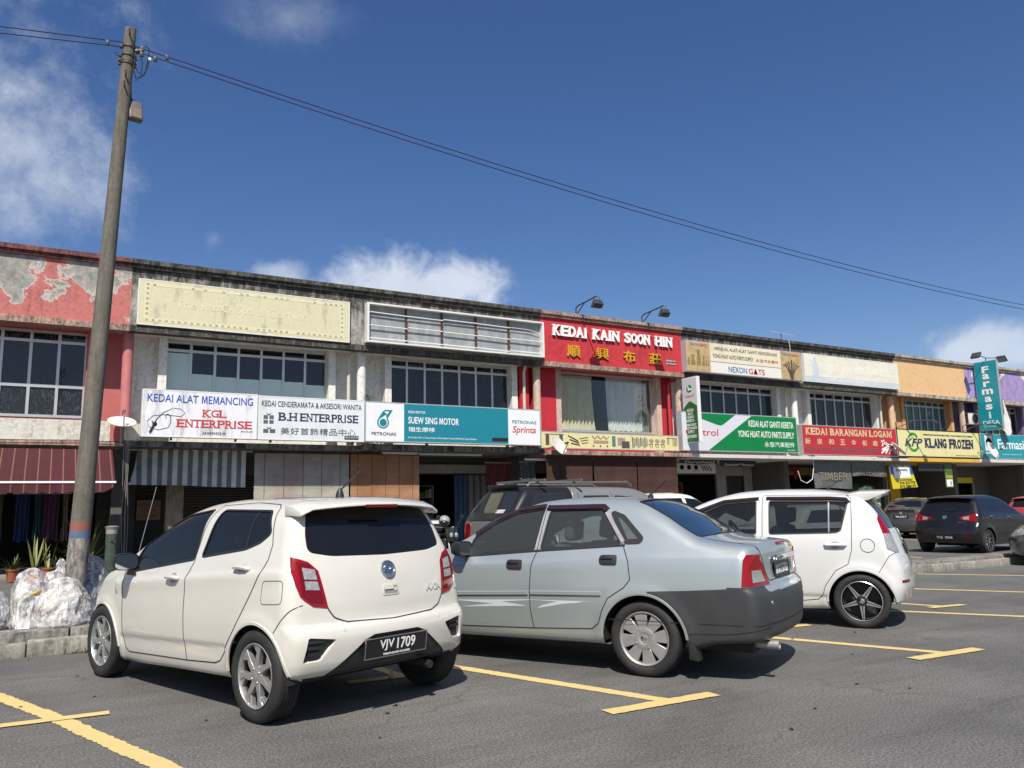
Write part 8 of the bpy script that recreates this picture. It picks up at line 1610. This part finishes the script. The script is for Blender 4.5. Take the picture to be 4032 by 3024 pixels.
g = Grp('covered_goods', 'heap of goods under a green sheet in front of the hardware shop', 'goods', (32.2, 23.8, .12)); g.put(blob((32.3, 23.9, .12), 1.15, .7, 2.05, 9, .12, .35), 'sheet', plain('green_sheet', (.035, .085, .05), .7, var=.5))
g = Grp('floor_stand', 'white wire stand in front of the hardware shop', 'stand', (31.6, 22.9, .12)); q = MB()
for x in (31.1, 31.7, 32.3): q.tube([(x, 22.9, .12), (x, 22.9, 1.3)], .018, 6)
for z in (.5, .9, 1.28): q.tube([(31.1, 22.9, z), (32.3, 22.9, z)], .015, 6)
g.put(q, 'frame', m_frame_w); g.put(MB().box(31.2, 31.6, 22.95, 23.2, .5, .85).box(31.75, 32.2, 22.95, 23.2, .9, 1.2), 'goods', gc[3])
# ------------------------------------------------------------------ motorcycle, helmet
g = Grp('motorcycle', 'dark motorcycle facing the car park, between the two nearest cars', 'motorcycle', (8.62, 17.6, 0)); X, Y0 = 8.62, 17.6
M = Matrix.Translation((X, Y0, .29)) @ Matrix.Rotation(math.radians(90), 4, 'Y') @ Matrix.Rotation(math.radians(12), 4, 'X')
wt = g.put(MB().lathe([(.20, -.035), (.25, -.045), (.285, -.025), (.29, 0), (.285, .025), (.25, .045), (.20, .035)], M, 36, close=True), 'wheel', m_tyre, smooth=True); g.put(MB().lathe([(.21, -.02), (.19, -.02), (.19, .02), (.21, .02)], M, 30, close=True).lathe([(.001, -.03), (.03, -.03), (.03, .03), (.001, .03)], M, 10).tube([M @ Vector((.2, 0, 0)), M @ Vector((-.2, 0, 0))], .012, 6).tube([M @ Vector((0, .2, 0)), M @ Vector((0, -.2, 0))], .012, 6), 'rim', m_alblk, wt)
M2 = Matrix.Translation((X + .05, Y0 + 1.22, .29)) @ Matrix.Rotation(math.radians(90), 4, 'Y'); g.put(MB().lathe([(.20, -.045), (.25, -.055), (.285, -.03), (.29, 0), (.285, .03), (.25, .055), (.20, .045)], M2, 30, close=True), 'wheel', m_tyre, smooth=True)
g.put(MB().tube([(X - .08, Y0, .29), (X - .08, Y0 + .16, .8)], .022, 8).tube([(X + .08, Y0, .29), (X + .08, Y0 + .16, .8)], .022, 8), 'fork', m_alloyd); v = [(X + .065 * s_, Y0 + .31 * math.cos(a) * -1, .29 + .33 * math.sin(a)) for a in [math.radians(20 + 14 * i) for i in range(10)] for s_ in (-1, 1)]; g.put(MB().add(v, [(2 * i, 2 * i + 1, 2 * i + 3, 2 * i + 2) for i in range(9)]), 'mudguard', m_alblk, smooth=True)
g.put(MB().add([(X, Y0 - .06, .62), (X - .17, Y0 + .06, .72), (X - .13, Y0 + .04, .95), (X, Y0 - .02, 1.02), (X + .13, Y0 + .04, .95), (X + .17, Y0 + .06, .72), (X, Y0 + .3, .6), (X - .1, Y0 + .3, .95), (X + .1, Y0 + .3, .95)], [(0, 1, 2, 3), (0, 3, 4, 5), (1, 0, 6), (0, 5, 6), (2, 7, 3), (3, 7, 8, 4), (1, 6, 7, 2), (5, 4, 8, 6), (6, 8, 7)]), 'fairing', m_alblk, bevel=.012)
for s_ in (-1, 1): g.put(MB().ball((X + .065 * s_, Y0 - .02, .80), .06, 12, 8, (.8, .5, 1.1)), 'headlight', l_clr, smooth=True); g.put(MB().tube([(X + .2 * s_, Y0 + .2, 1.0), (X + .30 * s_, Y0 + .18, 1.2)], .008, 5).lathe([(.001, 0), (.055, 0), (.055, .015), (.001, .02)], Matrix.Translation((X + .32 * s_, Y0 + .18, 1.23)) @ Matrix.Rotation(math.radians(90), 4, 'X'), 14), 'mirror', m_blkpl)
g.put(MB().tube([(X - .34, Y0 + .3, 1.0), (X - .2, Y0 + .2, .98), (X, Y0 + .18, .97), (X + .2, Y0 + .2, .98), (X + .34, Y0 + .3, 1.0)], .014, 8), 'handlebar', m_blkpl); g.put(MB().box(X - .10, X + .14, Y0 + .3, Y0 + 1.1, .4, .72).box(X - .12, X + .16, Y0 + .55, Y0 + 1.35, .72, .82), 'seat', m_blkpl, bevel=.05, seg=3); g.put(MB().box(X - .15, X + .25, Y0 + 1.15, Y0 + 1.5, .86, 1.18), 'top_box', m_blkpl, bevel=.04); g.put(MB().box(X - .12, X + .22, Y0 + 1.14, Y0 + 1.148, 1.06, 1.14), 'box_label', T_white)
g = Grp('crash_helmet', 'grey and black helmet resting on the motorcycle handlebar', 'helmet', (X - .1, Y0 + .28, 1.03)); g.put(MB().ball((X - .1, Y0 + .3, 1.14), .14, 18, 12, (1, 1.1, .95)), 'shell', plain('helmet_grey', (.30, .30, .31), .25), smooth=True); g.put(MB().ball((X - .13, Y0 + .25, 1.10), .125, 18, 12, (.95, 1, .6)), 'visor', m_alblk, smooth=True)
# litter and leaves on the asphalt
random.seed(23); q = MB(); q2 = MB()
for k in range(90):
    x = random.uniform(-1.5, 12); y = random.uniform(3.2, 9.9) if k % 3 else random.uniform(8.8, 9.95); a = random.uniform(0, 6.28); s_ = random.uniform(.007, .02); (q2 if k % 9 == 0 else q).add([(x + s_ * math.cos(a) * 2, y + s_ * math.sin(a) * 2, .006), (x - s_ * math.sin(a), y + s_ * math.cos(a), .012), (x - 2 * s_ * math.cos(a), y - 2 * s_ * math.sin(a), .006), (x + s_ * math.sin(a), y - s_ * math.cos(a), .009)], [(0, 1, 2, 3)])
o = q.build('leaf_litter', plain('dead_leaf', (.05, .038, .024), .9)); o['kind'] = 'stuff'; o = q2.build('paper_scraps', plain('paper_scrap', (.55, .54, .5), .9)); o['kind'] = 'stuff'
q = MB()
for k in range(90): x = .5 + random.gauss(0, .1); blade(q, (x if k < 50 else random.uniform(-1, 16), 9.97 - .011 * max(0, x) - random.uniform(0, .03), 0), (random.uniform(-1, 1), random.uniform(-1, .2), 1.2), random.uniform(.04, .12), .012, 1.2, 3)
o = q.build('kerb_weeds', plain('dry_grass', (.14, .11, .04), .8)); o['kind'] = 'stuff'
